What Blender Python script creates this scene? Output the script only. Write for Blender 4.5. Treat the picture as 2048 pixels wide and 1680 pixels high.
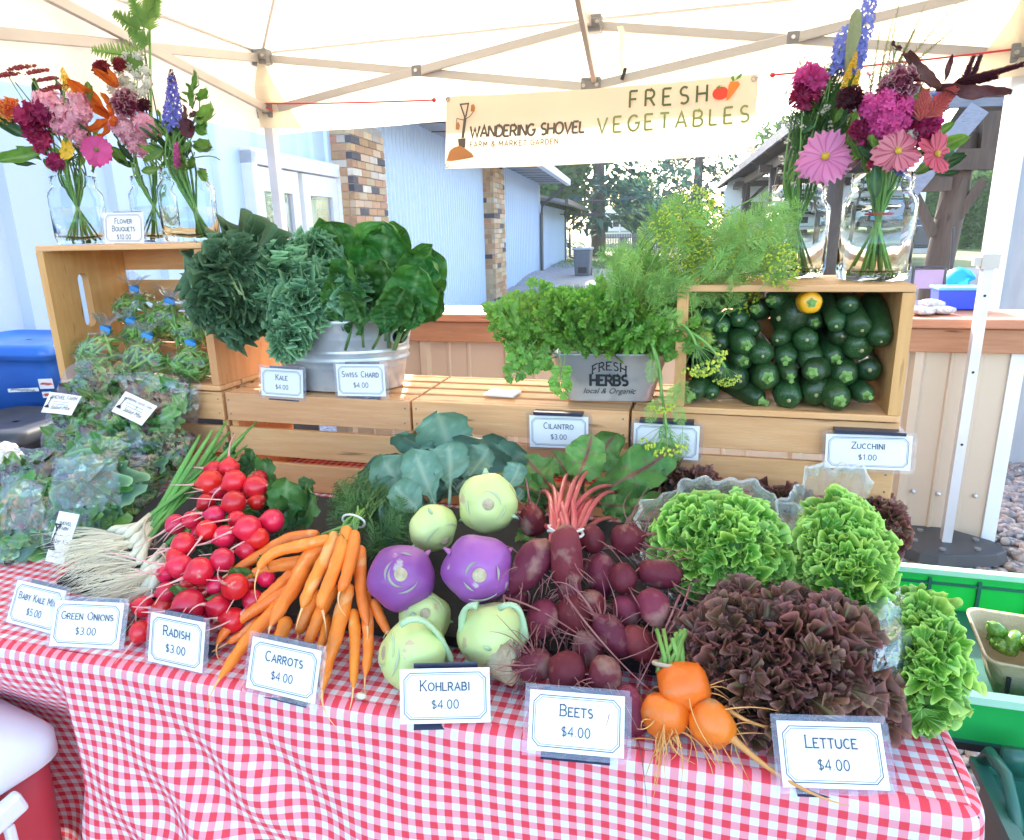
import bpy, math, random
import numpy as np
from mathutils import Matrix, Vector, Euler, noise
for o in list(bpy.data.objects): bpy.data.objects.remove(o)
S = bpy.context.scene
COL = S.collection
PI = math.pi
# ------------------------------------------------------------------ camera
CAMP = (1.05018, -1.31208, 0.57019); PITCH = .2666; YAW = .27734; ROLL = .02305; F = 1400.0
def cam_axes():
    p, y, r = PITCH, YAW, ROLL
    f = np.array([-math.sin(y)*math.cos(p), math.cos(y)*math.cos(p), -math.sin(p)])
    r0 = np.array([math.cos(y), math.sin(y), 0.]); d0 = np.cross(f, r0)
    return math.cos(r)*r0+math.sin(r)*d0, -math.sin(r)*r0+math.cos(r)*d0, f
AX, AY, AZ = cam_axes(); CP = np.array(CAMP)
cd = bpy.data.cameras.new('camera'); cam = bpy.data.objects.new('camera', cd); COL.objects.link(cam)
cd.sensor_width = 36; cd.lens = F/2048*36; cd.clip_start = .02; cd.clip_end = 900
m = Matrix.Identity(4)
for i in range(3):
    m[i][0] = AX[i]; m[i][1] = -AY[i]; m[i][2] = -AZ[i]; m[i][3] = CAMP[i]
cam.matrix_world = m
S.camera = cam
# ------------------------------------------------------------------ light
SUN_EL = math.radians(25); SUN_AZ = math.radians(-16)      # azimuth from +Y towards +X
W = bpy.data.worlds.new('World'); S.world = W; W.use_nodes = True
nt = W.node_tree; bg = nt.nodes['Background']
sky = nt.nodes.new('ShaderNodeTexSky'); sky.sky_type = 'NISHITA'; sky.sun_disc = False
sky.sun_elevation = SUN_EL; sky.sun_rotation = SUN_AZ; sky.air_density = 1.0; sky.dust_density = 2.0; sky.ozone_density = 1.0
nt.links.new(sky.outputs[0], bg.inputs[0]); bg.inputs[1].default_value = .15
sl = bpy.data.lights.new('sun', 'SUN'); sl.energy = 2.6; sl.angle = math.radians(.6); sl.color = (1, .93, .82)
so = bpy.data.objects.new('sun', sl); COL.objects.link(so)
sd = Vector((math.sin(SUN_AZ)*math.cos(SUN_EL), math.cos(SUN_AZ)*math.cos(SUN_EL), math.sin(SUN_EL)))
so.rotation_euler = sd.to_track_quat('Z', 'Y').to_euler(); so.location = (3, 6, 8)
S.view_settings.view_transform = 'Standard'; S.view_settings.look = 'None'
S.view_settings.exposure = 2.85; S.view_settings.gamma = 1; S.view_settings.use_curve_mapping = False
S.render.engine = 'CYCLES'
S.cycles.max_bounces = 14; S.cycles.diffuse_bounces = 4; S.cycles.transparent_max_bounces = 24
S.cycles.transmission_bounces = 12; S.cycles.glossy_bounces = 3; S.cycles.caustics_reflective = False; S.cycles.caustics_refractive = True
# ------------------------------------------------------------------ places
GZ = -.74
def ray(px, py): return AX*(px-1024)/F + AY*(py-840)/F + AZ
def at(px, py, x=None, y=None, z=None):
    "point of the place seen in that direction on the plane x=, y= or z="
    d = ray(px, py)
    t = (x-CP[0])/d[0] if x is not None else (y-CP[1])/d[1] if y is not None else (z-CP[2])/d[2]
    return Vector(CP+d*t)
SL0, SLK = -.60, .30
def slope(Y): return max(0., SLK*(Y-SL0))
def onpile(px, py, h=0.):
    d = ray(px, py)
    t = (SLK*(CP[1]-SL0)+h-CP[2])/(d[2]-SLK*d[1])
    p = CP+d*t
    if p[1] < SL0: p = CP+d*((h-CP[2])/d[2])
    return Vector(p)
def depth(p): return float(np.dot(np.array(p)-CP, AZ))
def m_px(p, n): return n*depth(p)/F
# ------------------------------------------------------------------ mesh helper
WL = {}
class MB:
    def __init__(s): s.v = []; s.f = []; s.c = []; s.uv = None
    def add(s, vs, fs, col=None):
        n = len(s.v); s.v.extend([tuple(v) for v in vs]); s.f.extend([tuple(i+n for i in f) for f in fs])
        if col is not None:
            if len(s.c) < n: s.c.extend([(0, 0, 0, 1)]*(n-len(s.c)))
            if isinstance(col, tuple): s.c.extend([col]*len(vs))
            else: s.c.extend(col)
        return s
    def box(s, c, sz, R=None, tx=0, ty=0):
        x, y, z = sz[0]/2, sz[1]/2, sz[2]/2
        P = [(-x, -y, -z), (x, -y, -z), (x, y, -z), (-x, y, -z), (-x-tx, -y-ty, z), (x+tx, -y-ty, z), (x+tx, y+ty, z), (-x-tx, y+ty, z)]
        P = [Vector(p) for p in P]
        if R is not None: P = [R @ p for p in P]
        c = Vector(c)
        return s.add([p+c for p in P], [(3, 2, 1, 0), (4, 5, 6, 7), (0, 1, 5, 4), (1, 2, 6, 5), (2, 3, 7, 6), (3, 0, 4, 7)])
    def bar(s, a, b, w, h=None, up=(0, 0, 1)):
        a = Vector(a); b = Vector(b); d = (b-a); L = d.length; d.normalize(); h = h or w
        u = Vector(up)
        if abs(d.dot(u)) > .98: u = Vector((0, 1, 0))
        x = d.cross(u).normalized(); z = x.cross(d)
        R = Matrix((x, d, z)).transposed()
        return s.box((a+b)/2, (w, L, h), R)
    def tube(s, pts, r, n=6, cap=True, col=None, flat=1.):
        pts = [Vector(p) for p in pts]; k = len(pts)
        rs = r if hasattr(r, '__len__') else [r]*k
        vs = []; up = Vector((.13, .21, .97)).normalized()
        for i, p in enumerate(pts):
            t = (pts[min(i+1, k-1)]-pts[max(i-1, 0)])
            if t.length < 1e-9: t = Vector((0, 0, 1))
            t.normalize(); x = t.cross(up)
            if x.length < .05: x = t.cross(Vector((1, 0, 0)))
            x.normalize(); y = x.cross(t)
            for j in range(n):
                a = 2*PI*j/n; vs.append(p+(x*math.cos(a)+y*math.sin(a)*flat)*rs[i])
        fs = [(i*n+j, i*n+(j+1) % n, (i+1)*n+(j+1) % n, (i+1)*n+j) for i in range(k-1) for j in range(n)]
        if cap: fs += [tuple(range(n-1, -1, -1)), tuple((k-1)*n+j for j in range(n))]
        return s.add(vs, fs, col)
    def lathe(s, prof, n=24, c=(0, 0, 0), sx=1, sy=1, R=None, fn=None, col=None, close=False):
        vs = []
        for (r, z) in prof:
            for j in range(n):
                a = 2*PI*j/n; p = Vector((r*math.cos(a)*sx, r*math.sin(a)*sy, z))
                if fn: p = fn(p)
                if R is not None: p = R @ p
                vs.append(p+Vector(c))
        k = len(prof)
        fs = [(i*n+j, i*n+(j+1) % n, (i+1)*n+(j+1) % n, (i+1)*n+j) for i in range(k-1) for j in range(n)]
        if close: fs += [tuple(range(n-1, -1, -1)), tuple((k-1)*n+j for j in range(n))]
        return s.add(vs, fs, col)
    def grid(s, fn, nu, nv, col=None, uv=None):
        vs = [fn(i/nu, j/nv) for i in range(nu+1) for j in range(nv+1)]
        fs = [(i*(nv+1)+j, (i+1)*(nv+1)+j, (i+1)*(nv+1)+j+1, i*(nv+1)+j+1) for i in range(nu) for j in range(nv)]
        cs = [col(i/nu, j/nv) for i in range(nu+1) for j in range(nv+1)] if col else None
        return s.add(vs, fs, cs)
    def ball(s, c, r, n=10, mm=6, R=None, fn=None, col=None, sc=(1, 1, 1)):
        prof = [(math.sin(PI*i/mm), -math.cos(PI*i/mm)) for i in range(mm+1)]
        prof[0] = (.02, -1); prof[-1] = (.02, 1)
        vs = []
        for (q, z) in prof:
            for j in range(n):
                a = 2*PI*j/n; p = Vector((q*math.cos(a)*sc[0], q*math.sin(a)*sc[1], z*sc[2]))*r
                if fn: p = fn(p)
                if R is not None: p = R @ p
                vs.append(p+Vector(c))
        fs = [(i*n+j, i*n+(j+1) % n, (i+1)*n+(j+1) % n, (i+1)*n+j) for i in range(mm) for j in range(n)]
        fs += [tuple(range(n-1, -1, -1)), tuple(mm*n+j for j in range(n))]
        return s.add(vs, fs, col)
    def merge(s, o, M):
        return s.add([M @ Vector(v) for v in o.v], o.f, list(o.c) if o.c else None)
    def mesh(s, name, mats, smooth=False, off=(0, 0, 0)):
        me = bpy.data.meshes.new(name)
        ox, oy, oz = off
        me.from_pydata([(v[0]-ox, v[1]-oy, v[2]-oz) for v in s.v], [], s.f)
        if smooth: me.polygons.foreach_set('use_smooth', [True]*len(me.polygons))
        if s.c:
            if len(s.c) < len(s.v): s.c.extend([(0, 0, 0, 1)]*(len(s.v)-len(s.c)))
            a = me.color_attributes.new('e', 'FLOAT_COLOR', 'POINT')
            a.data.foreach_set('color', [x for c in s.c for x in c])
        if s.uv:
            ul = me.uv_layers.new(name='UVMap'); li = np.empty(len(me.loops), dtype=np.int32); me.loops.foreach_get('vertex_index', li)
            ul.data.foreach_set('uv', np.array(s.uv)[li].astype(np.float32).ravel())
        for mm_ in (mats if isinstance(mats, (list, tuple)) else [mats]): me.materials.append(mm_)
        me.update(); return me
def tag(o, label=None, cat=None, group=None, kind=None):
    if label: o['label'] = label
    if cat: o['category'] = cat
    if group: o['group'] = group
    if kind: o['kind'] = kind
    return o
def thing(name, label, cat, loc, group=None):
    o = bpy.data.objects.new(name, None); COL.objects.link(o); o.location = loc; o.empty_display_size = .02
    WL[o.name] = Vector(loc); return tag(o, label, cat, group)
def build(mb, name, mats, parent=None, smooth=False, origin=None, kind=None, label=None, bevel=0):
    if not mb.v: return None
    if origin is None:
        a = np.array([tuple(v) for v in mb.v]); lo = a.min(0); hi = a.max(0); origin = ((lo[0]+hi[0])/2, (lo[1]+hi[1])/2, lo[2])
    origin = Vector(origin)
    o = bpy.data.objects.new(name, mb.mesh(name, mats, smooth, origin)); COL.objects.link(o)
    WL[o.name] = origin
    if parent is not None: o.parent = parent; o.location = origin-WL[parent.name]
    else: o.location = origin
    if bevel:
        b = o.modifiers.new('b', 'BEVEL'); b.width = bevel; b.segments = 2; b.limit_method = 'ANGLE'
    return tag(o, label, None, None, kind)
def solo(mb, name, mats, label, cat, group=None, smooth=False, bevel=0, origin=None):
    return tag(build(mb, name, mats, None, smooth, origin, bevel=bevel), label, cat, group)
def inst(me, name, parent, M, label=None):
    "an object sharing mesh data, world matrix M, child of an untilted thing"
    o = bpy.data.objects.new(name, me); COL.objects.link(o)
    if parent is not None:
        o.parent = parent; o.matrix_local = Matrix.Translation(-WL[parent.name]) @ M
    else: o.matrix_local = M
    WL[o.name] = M.to_translation()
    return o
def frame(p, zdir, spin=0., sc=1., xhint=None):
    "matrix: local +Z along zdir"
    z = Vector(zdir).normalized(); h = Vector(xhint) if xhint is not None else Vector((.31, .17, .93))
    if abs(z.dot(h.normalized())) > .97: h = Vector((1, .1, 0))
    x = h-z*h.dot(z); x.normalize(); y = z.cross(x)
    R = Matrix((x, y, z)).transposed().to_4x4() @ Matrix.Rotation(spin, 4, 'Z')
    return Matrix.Translation(p) @ R @ Matrix.Diagonal((sc, sc, sc, 1))
def alongy(p, ydir, zhint=(0, 0, 1), sc=(1, 1, 1)):
    "matrix: local +Y along ydir, +Z near zhint"
    y = Vector(ydir).normalized(); z = Vector(zhint); z = z-y*z.dot(y)
    if z.length < 1e-4: z = Vector((.3, .8, .1)); z = z-y*z.dot(y)
    z.normalize(); x = y.cross(z)
    R = Matrix((x, y, z)).transposed().to_4x4()
    return Matrix.Translation(p) @ R @ Matrix.Diagonal((sc[0], sc[1], sc[2], 1))
def bez(a, b, c, n=8, d=None):
    a = Vector(a); b = Vector(b); c = Vector(c)
    if d is None: return [a*(1-t)**2+b*2*t*(1-t)+c*t*t for t in [i/n for i in range(n+1)]]
    d = Vector(d); return [a*(1-t)**3+b*3*t*(1-t)**2+c*3*t*t*(1-t)+d*t**3 for t in [i/n for i in range(n+1)]]
def rnd(a, b): return random.uniform(a, b)
def rv(s=1.): return Vector((rnd(-s, s), rnd(-s, s), rnd(-s, s)))
# ------------------------------------------------------------------ materials
def mat(name, c1, c2=None, scale=8, rough=.5, bump=0, bscale=None, metal=0, detail=4, contrast=1., var=.0, spec=.5,
        trans=0, tcol=None, edge=None, vein=None, stretch=None, coat=0, wear=None, emis=None, third=None):
    m = bpy.data.materials.new(name); m.use_nodes = True; n = m.node_tree.nodes; l = m.node_tree.links
    p = n['Principled BSDF']; p.inputs['Roughness'].default_value = rough; p.inputs['Metallic'].default_value = metal
    p.inputs['Specular IOR Level'].default_value = spec; p.inputs['Coat Weight'].default_value = coat
    tc = n.new('ShaderNodeTexCoord'); src = tc.outputs['Object']
    if stretch:
        mp = n.new('ShaderNodeMapping'); mp.inputs['Scale'].default_value = stretch; l.new(src, mp.inputs['Vector']); src = mp.outputs[0]
    oi = n.new('ShaderNodeObjectInfo')
    ad = n.new('ShaderNodeVectorMath'); ad.operation = 'ADD'; ml = n.new('ShaderNodeMath'); ml.operation = 'MULTIPLY'; ml.inputs[1].default_value = 37.
    l.new(oi.outputs['Random'], ml.inputs[0]); l.new(src, ad.inputs[0]); l.new(ml.outputs[0], ad.inputs[1]); src = ad.outputs[0]
    c2 = c2 or tuple(x*.85 for x in c1)
    tx = n.new('ShaderNodeTexNoise'); tx.inputs['Scale'].default_value = scale; tx.inputs['Detail'].default_value = detail
    l.new(src, tx.inputs['Vector'])
    rp = n.new('ShaderNodeValToRGB'); w = .22/contrast
    rp.color_ramp.elements[0].position = max(0, .5-w); rp.color_ramp.elements[1].position = min(1, .5+w)
    rp.color_ramp.elements[0].color = (*c1, 1); rp.color_ramp.elements[1].color = (*c2, 1)
    l.new(tx.outputs[0], rp.inputs[0]); out = rp.outputs[0]
    def mix(a, colr, fac, bt='MIX'):
        x = n.new('ShaderNodeMix'); x.data_type = 'RGBA'; x.blend_type = bt
        l.new(a, x.inputs[6])
        if isinstance(colr, tuple): x.inputs[7].default_value = (*colr, 1)
        else: l.new(colr, x.inputs[7])
        if isinstance(fac, float): x.inputs[0].default_value = fac
        else: l.new(fac, x.inputs[0])
        return x.outputs[2]
    if third:
        t2 = n.new('ShaderNodeTexNoise'); t2.inputs['Scale'].default_value = third[1]; t2.inputs['Detail'].default_value = 3; l.new(src, t2.inputs['Vector'])
        r2 = n.new('ShaderNodeMapRange'); r2.inputs[1].default_value = third[2]; r2.inputs[2].default_value = third[2]+third[3]; l.new(t2.outputs[0], r2.inputs[0])
        out = mix(out, third[0], r2.outputs[0])
    if edge or vein:
        at_ = n.new('ShaderNodeVertexColor'); at_.layer_name = 'e'; sp = n.new('ShaderNodeSeparateColor'); l.new(at_.outputs[0], sp.inputs[0])
        if vein: out = mix(out, vein, sp.outputs[1])
        if edge:
            pw = n.new('ShaderNodeMath'); pw.operation = 'POWER'; pw.inputs[1].default_value = edge[1]; l.new(sp.outputs[0], pw.inputs[0])
            out = mix(out, edge[0], pw.outputs[0])
    if var:
        hs = n.new('ShaderNodeHueSaturation'); mr = n.new('ShaderNodeMapRange')
        mr.inputs[3].default_value = 1-var; mr.inputs[4].default_value = 1+var; l.new(oi.outputs['Random'], mr.inputs[0]); l.new(mr.outputs[0], hs.inputs['Value'])
        mh = n.new('ShaderNodeMapRange'); mh.inputs[3].default_value = .5-var*.06; mh.inputs[4].default_value = .5+var*.06
        ff = n.new('ShaderNodeMath'); ff.operation = 'FRACT'; mm2 = n.new('ShaderNodeMath'); mm2.operation = 'MULTIPLY'; mm2.inputs[1].default_value = 7.3
        l.new(oi.outputs['Random'], mm2.inputs[0]); l.new(mm2.outputs[0], ff.inputs[0]); l.new(ff.outputs[0], mh.inputs[0]); l.new(mh.outputs[0], hs.inputs['Hue'])
        l.new(out, hs.inputs['Color']); out = hs.outputs[0]
    l.new(out, p.inputs['Base Color'])
    if bump:
        b = n.new('ShaderNodeBump'); b.inputs['Strength'].default_value = bump; b.inputs['Distance'].default_value = .004
        t3 = n.new('ShaderNodeTexNoise'); t3.inputs['Scale'].default_value = bscale or scale*4; t3.inputs['Detail'].default_value = 5
        l.new(src, t3.inputs['Vector']); l.new(t3.outputs[0], b.inputs['Height']); l.new(b.outputs[0], p.inputs['Normal'])
    if emis:
        p.inputs['Emission Color'].default_value = (*emis[0], 1); p.inputs['Emission Strength'].default_value = emis[1]
    if trans:
        t = n.new('ShaderNodeBsdfTranslucent'); mx = n.new('ShaderNodeMixShader'); mx.inputs[0].default_value = trans
        if tcol: t.inputs[0].default_value = (*tcol, 1)
        else: l.new(out, t.inputs[0])
        l.new(p.outputs[0], mx.inputs[1]); l.new(t.outputs[0], mx.inputs[2]); l.new(mx.outputs[0], n['Material Output'].inputs[0])
    return m
def clear(name, tint=(1, 1, 1), base=.06, edge=.6, rough=.06, milk=.05, milkc=(.9, .95, 1), bump=0, bscale=30, blend=.35):
    "thin clear plastic or glass: see-through with reflections that grow towards the rim"
    m = bpy.data.materials.new(name); m.use_nodes = True; n = m.node_tree.nodes; l = m.node_tree.links
    for x in list(n):
        if x.type != 'OUTPUT_MATERIAL': n.remove(x)
    out = [x for x in n if x.type == 'OUTPUT_MATERIAL'][0]
    t = n.new('ShaderNodeBsdfTransparent'); t.inputs[0].default_value = (*tint, 1)
    g = n.new('ShaderNodeBsdfGlossy'); g.inputs['Roughness'].default_value = rough; g.inputs[0].default_value = (1, 1, 1, 1)
    d = n.new('ShaderNodeBsdfDiffuse'); d.inputs[0].default_value = (*milkc, 1)
    tl = n.new('ShaderNodeBsdfTranslucent'); tl.inputs[0].default_value = (*milkc, 1)
    dm = n.new('ShaderNodeMixShader'); dm.inputs[0].default_value = .5; l.new(d.outputs[0], dm.inputs[1]); l.new(tl.outputs[0], dm.inputs[2])
    lw = n.new('ShaderNodeLayerWeight'); lw.inputs[0].default_value = blend
    mr = n.new('ShaderNodeMapRange'); mr.inputs[3].default_value = base; mr.inputs[4].default_value = edge; l.new(lw.outputs['Facing'], mr.inputs[0])
    a = n.new('ShaderNodeMixShader'); l.new(mr.outputs[0], a.inputs[0]); l.new(t.outputs[0], a.inputs[1]); l.new(g.outputs[0], a.inputs[2])
    b = n.new('ShaderNodeMixShader'); b.inputs[0].default_value = milk; l.new(a.outputs[0], b.inputs[1]); l.new(dm.outputs[0], b.inputs[2])
    l.new(b.outputs[0], out.inputs[0])
    if bump:
        bp = n.new('ShaderNodeBump'); bp.inputs['Strength'].default_value = bump; bp.inputs['Distance'].default_value = .006
        t3 = n.new('ShaderNodeTexNoise'); t3.inputs['Scale'].default_value = bscale; t3.inputs['Detail'].default_value = 4; t3.inputs['Distortion'].default_value = 1.5
        tc = n.new('ShaderNodeTexCoord'); l.new(tc.outputs['Object'], t3.inputs['Vector']); l.new(t3.outputs[0], bp.inputs['Height'])
        l.new(bp.outputs[0], g.inputs['Normal']); l.new(bp.outputs[0], lw.inputs['Normal'])
    return m
M = {}
def wood(name, a, b, **k): return mat(name, a, b, scale=6, rough=.62, bump=.25, bscale=40, stretch=k.pop('stretch', (1.2, 14, 14)), detail=6, var=k.pop('var', .12), third=((a[0]*.45, a[1]*.38, a[2]*.3), 5, .66, .08), **k)
M['crate'] = wood('pine_boards', (.80, .46, .215), (.68, .345, .14))
M['crate_v'] = wood('pine_panels', (.78, .42, .17), (.68, .33, .12), stretch=(14, 14, 1.4))
M['ledge'] = wood('stained_ledge', (.42, .17, .085), (.52, .24, .13))
M['timber'] = wood('old_timber', (.050, .032, .022), (.085, .055, .036), stretch=(9, 9, 1))
M['timber_grey'] = wood('grey_timber', (.11, .12, .15), (.16, .17, .21))
M['steel'] = mat('painted_steel', (.42, .40, .38), (.46, .44, .42), rough=.4, metal=.35)
M['steel_w'] = mat('white_steel', (.62, .62, .64), (.7, .7, .72), rough=.35, metal=.2)
M['plastic_dk'] = mat('dark_grey_plastic', (.05, .05, .055), rough=.45)
M['bracket'] = mat('grey_bracket', (.18, .18, .18), (.22, .22, .22), rough=.45)
M['canopy'] = mat('canopy_cloth', (.70, .64, .53), (.76, .70, .59), scale=3, rough=.8, bump=.25, bscale=14, trans=.45, tcol=(.86, .74, .56))
M['banner'] = mat('banner_vinyl', (.66, .56, .44), (.70, .60, .48), scale=3, rough=.55, bump=.2, bscale=9, trans=.22, tcol=(.80, .66, .48))
M['cord'] = mat('red_cord', (.6, .03, .04), rough=.6)
M['white'] = mat('white_paper', (.82, .82, .83), (.85, .85, .86), rough=.5)
M['ink'] = mat('slate_ink', (.05, .075, .13), rough=.6)
M['inkb'] = mat('black_ink', (.02, .02, .022), rough=.6)
M['brown_ink'] = mat('brown_grey_ink', (.10, .085, .07), rough=.6)
M['olive_ink'] = mat('olive_green_ink', (.22, .30, .09), rough=.6)
M['dgreen_ink'] = mat('dark_green_ink', (.08, .13, .05), rough=.6)
M['soil_ink'] = mat('ochre_ink', (.45, .19, .06), rough=.6)
M['tomato_ink'] = mat('tomato_red_ink', (.75, .06, .03), rough=.6)
M['orange_ink'] = mat('carrot_orange_ink', (.85, .22, .03), rough=.6)
M['leaf_ink'] = mat('leaf_green_ink', (.10, .32, .05), rough=.6)
M['sleeve'] = clear('plastic_sleeve', (.95, .95, 1), .08, .5, .12, .16, (.85, .84, .97), bump=.3, bscale=40)
M['holder'] = mat('navy_holder', (.03, .035, .075), rough=.35)
M['bag'] = clear('poly_bag', (.99, .995, 1), .035, .50, .09, .0, (.70, .86, 1), bump=1.1, bscale=10, blend=.25)
M['film'] = clear('clear_film', (.93, .97, 1), .08, .5, .13, .07, (.50, .74, 1), bump=1., bscale=7, blend=.3)
M['bag_white'] = clear('white_poly_bag', (.97, .99, 1), .10, .7, .13, .20, (.92, .97, 1), bump=1.2, bscale=16, blend=.4)
def glass(name, ior=1.45, tint=(.96, .99, .98)):
    m = bpy.data.materials.new(name); m.use_nodes = True; n = m.node_tree.nodes; l = m.node_tree.links; out = n['Material Output']; n.remove(n['Principled BSDF'])
    g = n.new('ShaderNodeBsdfGlass'); g.inputs[0].default_value = (*tint, 1); g.inputs['Roughness'].default_value = .0; g.inputs['IOR'].default_value = ior
    l.new(g.outputs[0], out.inputs[0]); return m
M['glass'] = glass('jar_glass', 1.13)
M['water'] = clear('jar_water', (.95, .98, .97), .03, .35, .02, .0, blend=.3)
M['galv'] = mat('galvanised_steel', (.60, .64, .68), (.72, .75, .78), scale=26, rough=.34, metal=.45, bump=.1, bscale=60, detail=8, third=((.46, .50, .55), 12, .5, .12))
M['blue_tape'] = mat('blue_tape', (.04, .30, .75), rough=.4)
M['band'] = mat('rubber_band', (.55, .45, .32), rough=.6)
M['twist'] = mat('white_twist_tie', (.75, .7, .66), rough=.5)
# ================================================================== lettering
def arc(cx, cy, rx, ry, a0, a1, n=8):
    return [(cx+rx*math.cos(math.radians(a0+(a1-a0)*i/n)), cy+ry*math.sin(math.radians(a0+(a1-a0)*i/n))) for i in range(n+1)]
GL = {
'A': (.7, [[(0, 0), (.35, 1), (.7, 0)], [(.13, .33), (.57, .33)]]),
'B': (.6, [[(0, 0), (0, 1)], [(0, 1), (.3, 1)]+arc(.3, .76, .24, .24, 90, -90)+[(0, .52)], [(.3, .52)]+arc(.32, .26, .27, .26, 90, -90)+[(0, 0)]]),
'C': (.66, [arc(.38, .5, .36, .5, 48, 312, 14)]),
'D': (.64, [[(0, 0), (0, 1)], [(0, 1), (.22, 1)]+arc(.22, .5, .42, .5, 90, -90, 12)+[(0, 0)]]),
'E': (.54, [[(0, 0), (0, 1)], [(0, 1), (.52, 1)], [(0, .52), (.42, .52)], [(0, 0), (.54, 0)]]),
'F': (.5, [[(0, 0), (0, 1)], [(0, 1), (.5, 1)], [(0, .5), (.42, .5)]]),
'G': (.7, [arc(.38, .5, .37, .5, 48, 360, 16)+[(.45, .48)]]),
'H': (.62, [[(0, 0), (0, 1)], [(.62, 0), (.62, 1)], [(0, .5), (.62, .5)]]),
'I': (.1, [[(.05, 0), (.05, 1)]]),
'K': (.6, [[(0, 0), (0, 1)], [(.56, 1), (.03, .42)], [(.2, .58), (.6, 0)]]),
'L': (.48, [[(0, 1), (0, 0)], [(0, 0), (.48, 0)]]),
'M': (.8, [[(0, 0), (.04, 1)], [(.04, 1), (.4, .3), (.76, 1)], [(.76, 1), (.8, 0)]]),
'N': (.64, [[(0, 0), (0, 1)], [(0, 1), (.64, 0)], [(.64, 0), (.64, 1)]]),
'O': (.78, [arc(.39, .5, .38, .5, 90, 450, 18)]),
'Q': (.78, [arc(.39, .5, .38, .5, 90, 450, 18), [(.48, .25), (.76, -.06)]]),
'R': (.6, [[(0, 0), (0, 1)], [(0, 1), (.3, 1)]+arc(.3, .74, .25, .26, 90, -90)+[(0, .48)], [(.28, .48), (.6, 0)]]),
'S': (.56, [arc(.28, .75, .24, .25, 40, 270, 10)+arc(.28, .25, .26, .25, 90, -140, 10)[1:]]),
'T': (.6, [[(.3, 0), (.3, 1)], [(0, 1), (.6, 1)]]),
'U': (.64, [[(0, 1), (0, .36)]+arc(.32, .34, .32, .34, 180, 360, 10)+[(.64, 1)]]),
'V': (.68, [[(0, 1), (.34, 0), (.68, 1)]]),
'W': (.96, [[(0, 1), (.24, 0), (.48, .8), (.72, 0), (.96, 1)]]),
'X': (.62, [[(0, 0), (.6, 1)], [(.02, 1), (.62, 0)]]),
'Y': (.62, [[(0, 1), (.31, .46), (.62, 1)], [(.31, .46), (.31, 0)]]),
'Z': (.6, [[(.02, 1), (.58, 1), (0, 0), (.6, 0)]]),
'&': (.7, [[(.7, .02), (.2, .68)]+arc(.33, .8, .17, .19, 210, -20, 8)+[(.12, .42)]+arc(.3, .24, .26, .24, 140, 330, 8)+[(.68, .46)]]),
'$': (.56, [arc(.28, .72, .24, .2, 40, 270, 10)+arc(.28, .28, .26, .22, 90, -140, 10)[1:], [(.28, -.08), (.28, 1.08)]]),
'.': (.12, [[(.06, 0), (.06, .09)]]),
'0': (.58, [arc(.29, .5, .27, .5, 90, 450, 16)]),
'1': (.36, [[(.05, .8), (.25, 1), (.25, 0)]]),
'3': (.54, [arc(.26, .74, .23, .26, 150, -90, 10)+arc(.26, .25, .26, .25, 90, -150, 10)[1:]]),
'4': (.6, [[(.44, 0), (.44, 1), (0, .3), (.6, .3)]]),
'5': (.54, [[(.5, 1), (.1, 1), (.05, .55)]+arc(.26, .3, .26, .3, 110, -150, 10)]),
}
def ribbon(mb, pts, w, z, T):
    pts = [Vector((p[0], p[1])) for p in pts]; k = len(pts); L = []; Rr = []
    closed = (pts[0]-pts[-1]).length < 1e-5 and k > 3
    for i, p in enumerate(pts):
        a = pts[i-1] if i > 0 else (pts[-2] if closed else None); b = pts[i+1] if i < k-1 else (pts[1] if closed else None)
        d1 = (p-a).normalized() if a is not None else None; d2 = (b-p).normalized() if b is not None else None
        d1 = d1 or d2; d2 = d2 or d1
        n1 = Vector((-d1.y, d1.x)); n2 = Vector((-d2.y, d2.x)); n = n1+n2
        if n.length < .2: n = n1.copy()
        n.normalize(); s = min(2.2, 1/max(.3, n.dot(n1)))
        L.append(p+n*w/2*s); Rr.append(p-n*w/2*s)
    vs = [T @ Vector((q.x, q.y, z)) for q in L+Rr]
    mb.add(vs, [(i, k+i, k+i+1, i+1) for i in range(k-1)])
def text_w(s, h, sp, small):
    x = 0
    for i, ch in enumerate(s):
        if ch == ' ': x += h*.55; continue
        k = h if (i == 0 or s[i-1] == ' ' or not small or not ch.isalpha()) else h*small
        x += GL[ch.upper()][0]*k+sp*h
    return x-sp*h
def lettering(mb, s, h, T, cx=0, cy=0, st=.1, serif=0, sp=.22, small=0, z=.0003, slant=0, align='c', curve=0):
    "draws words as ribbons in the xy plane of matrix T; small = height of the small capitals"
    x = cx-(text_w(s, h, sp, small)/2 if align == 'c' else 0); zz = z; x0 = x; tw = text_w(s, h, sp, small)
    for i, ch in enumerate(s):
        if ch == ' ': x += h*.55; continue
        k = h if (i == 0 or s[i-1] == ' ' or not small or not ch.isalpha()) else h*small
        w, strokes = GL[ch.upper()]
        def pl(p):
            X = x+p[0]*k+slant*p[1]*k; Y = cy+p[1]*k
            if curve:
                u = (X-x0)/tw*2-1; Y += -curve*u*u
                a = -2*curve*u/(tw/2); Xm = x+w*k/2; Y += a*(X-Xm)*.35
            return (X, Y)
        for stq in strokes:
            q = [pl(p) for p in stq]; ribbon(mb, q, st*h, zz, T); zz += .00002
            if serif:
                for e in (0, -1):
                    if stq[e][1] in (0, 1) and len(stq) < 5 and ch.isalpha():
                        px, py = stq[e]; a = pl((px-serif, py)); b = pl((px+serif, py)); ribbon(mb, [a, b], st*h*.9, zz, T); zz += .00002
        x += w*k+sp*h
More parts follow.
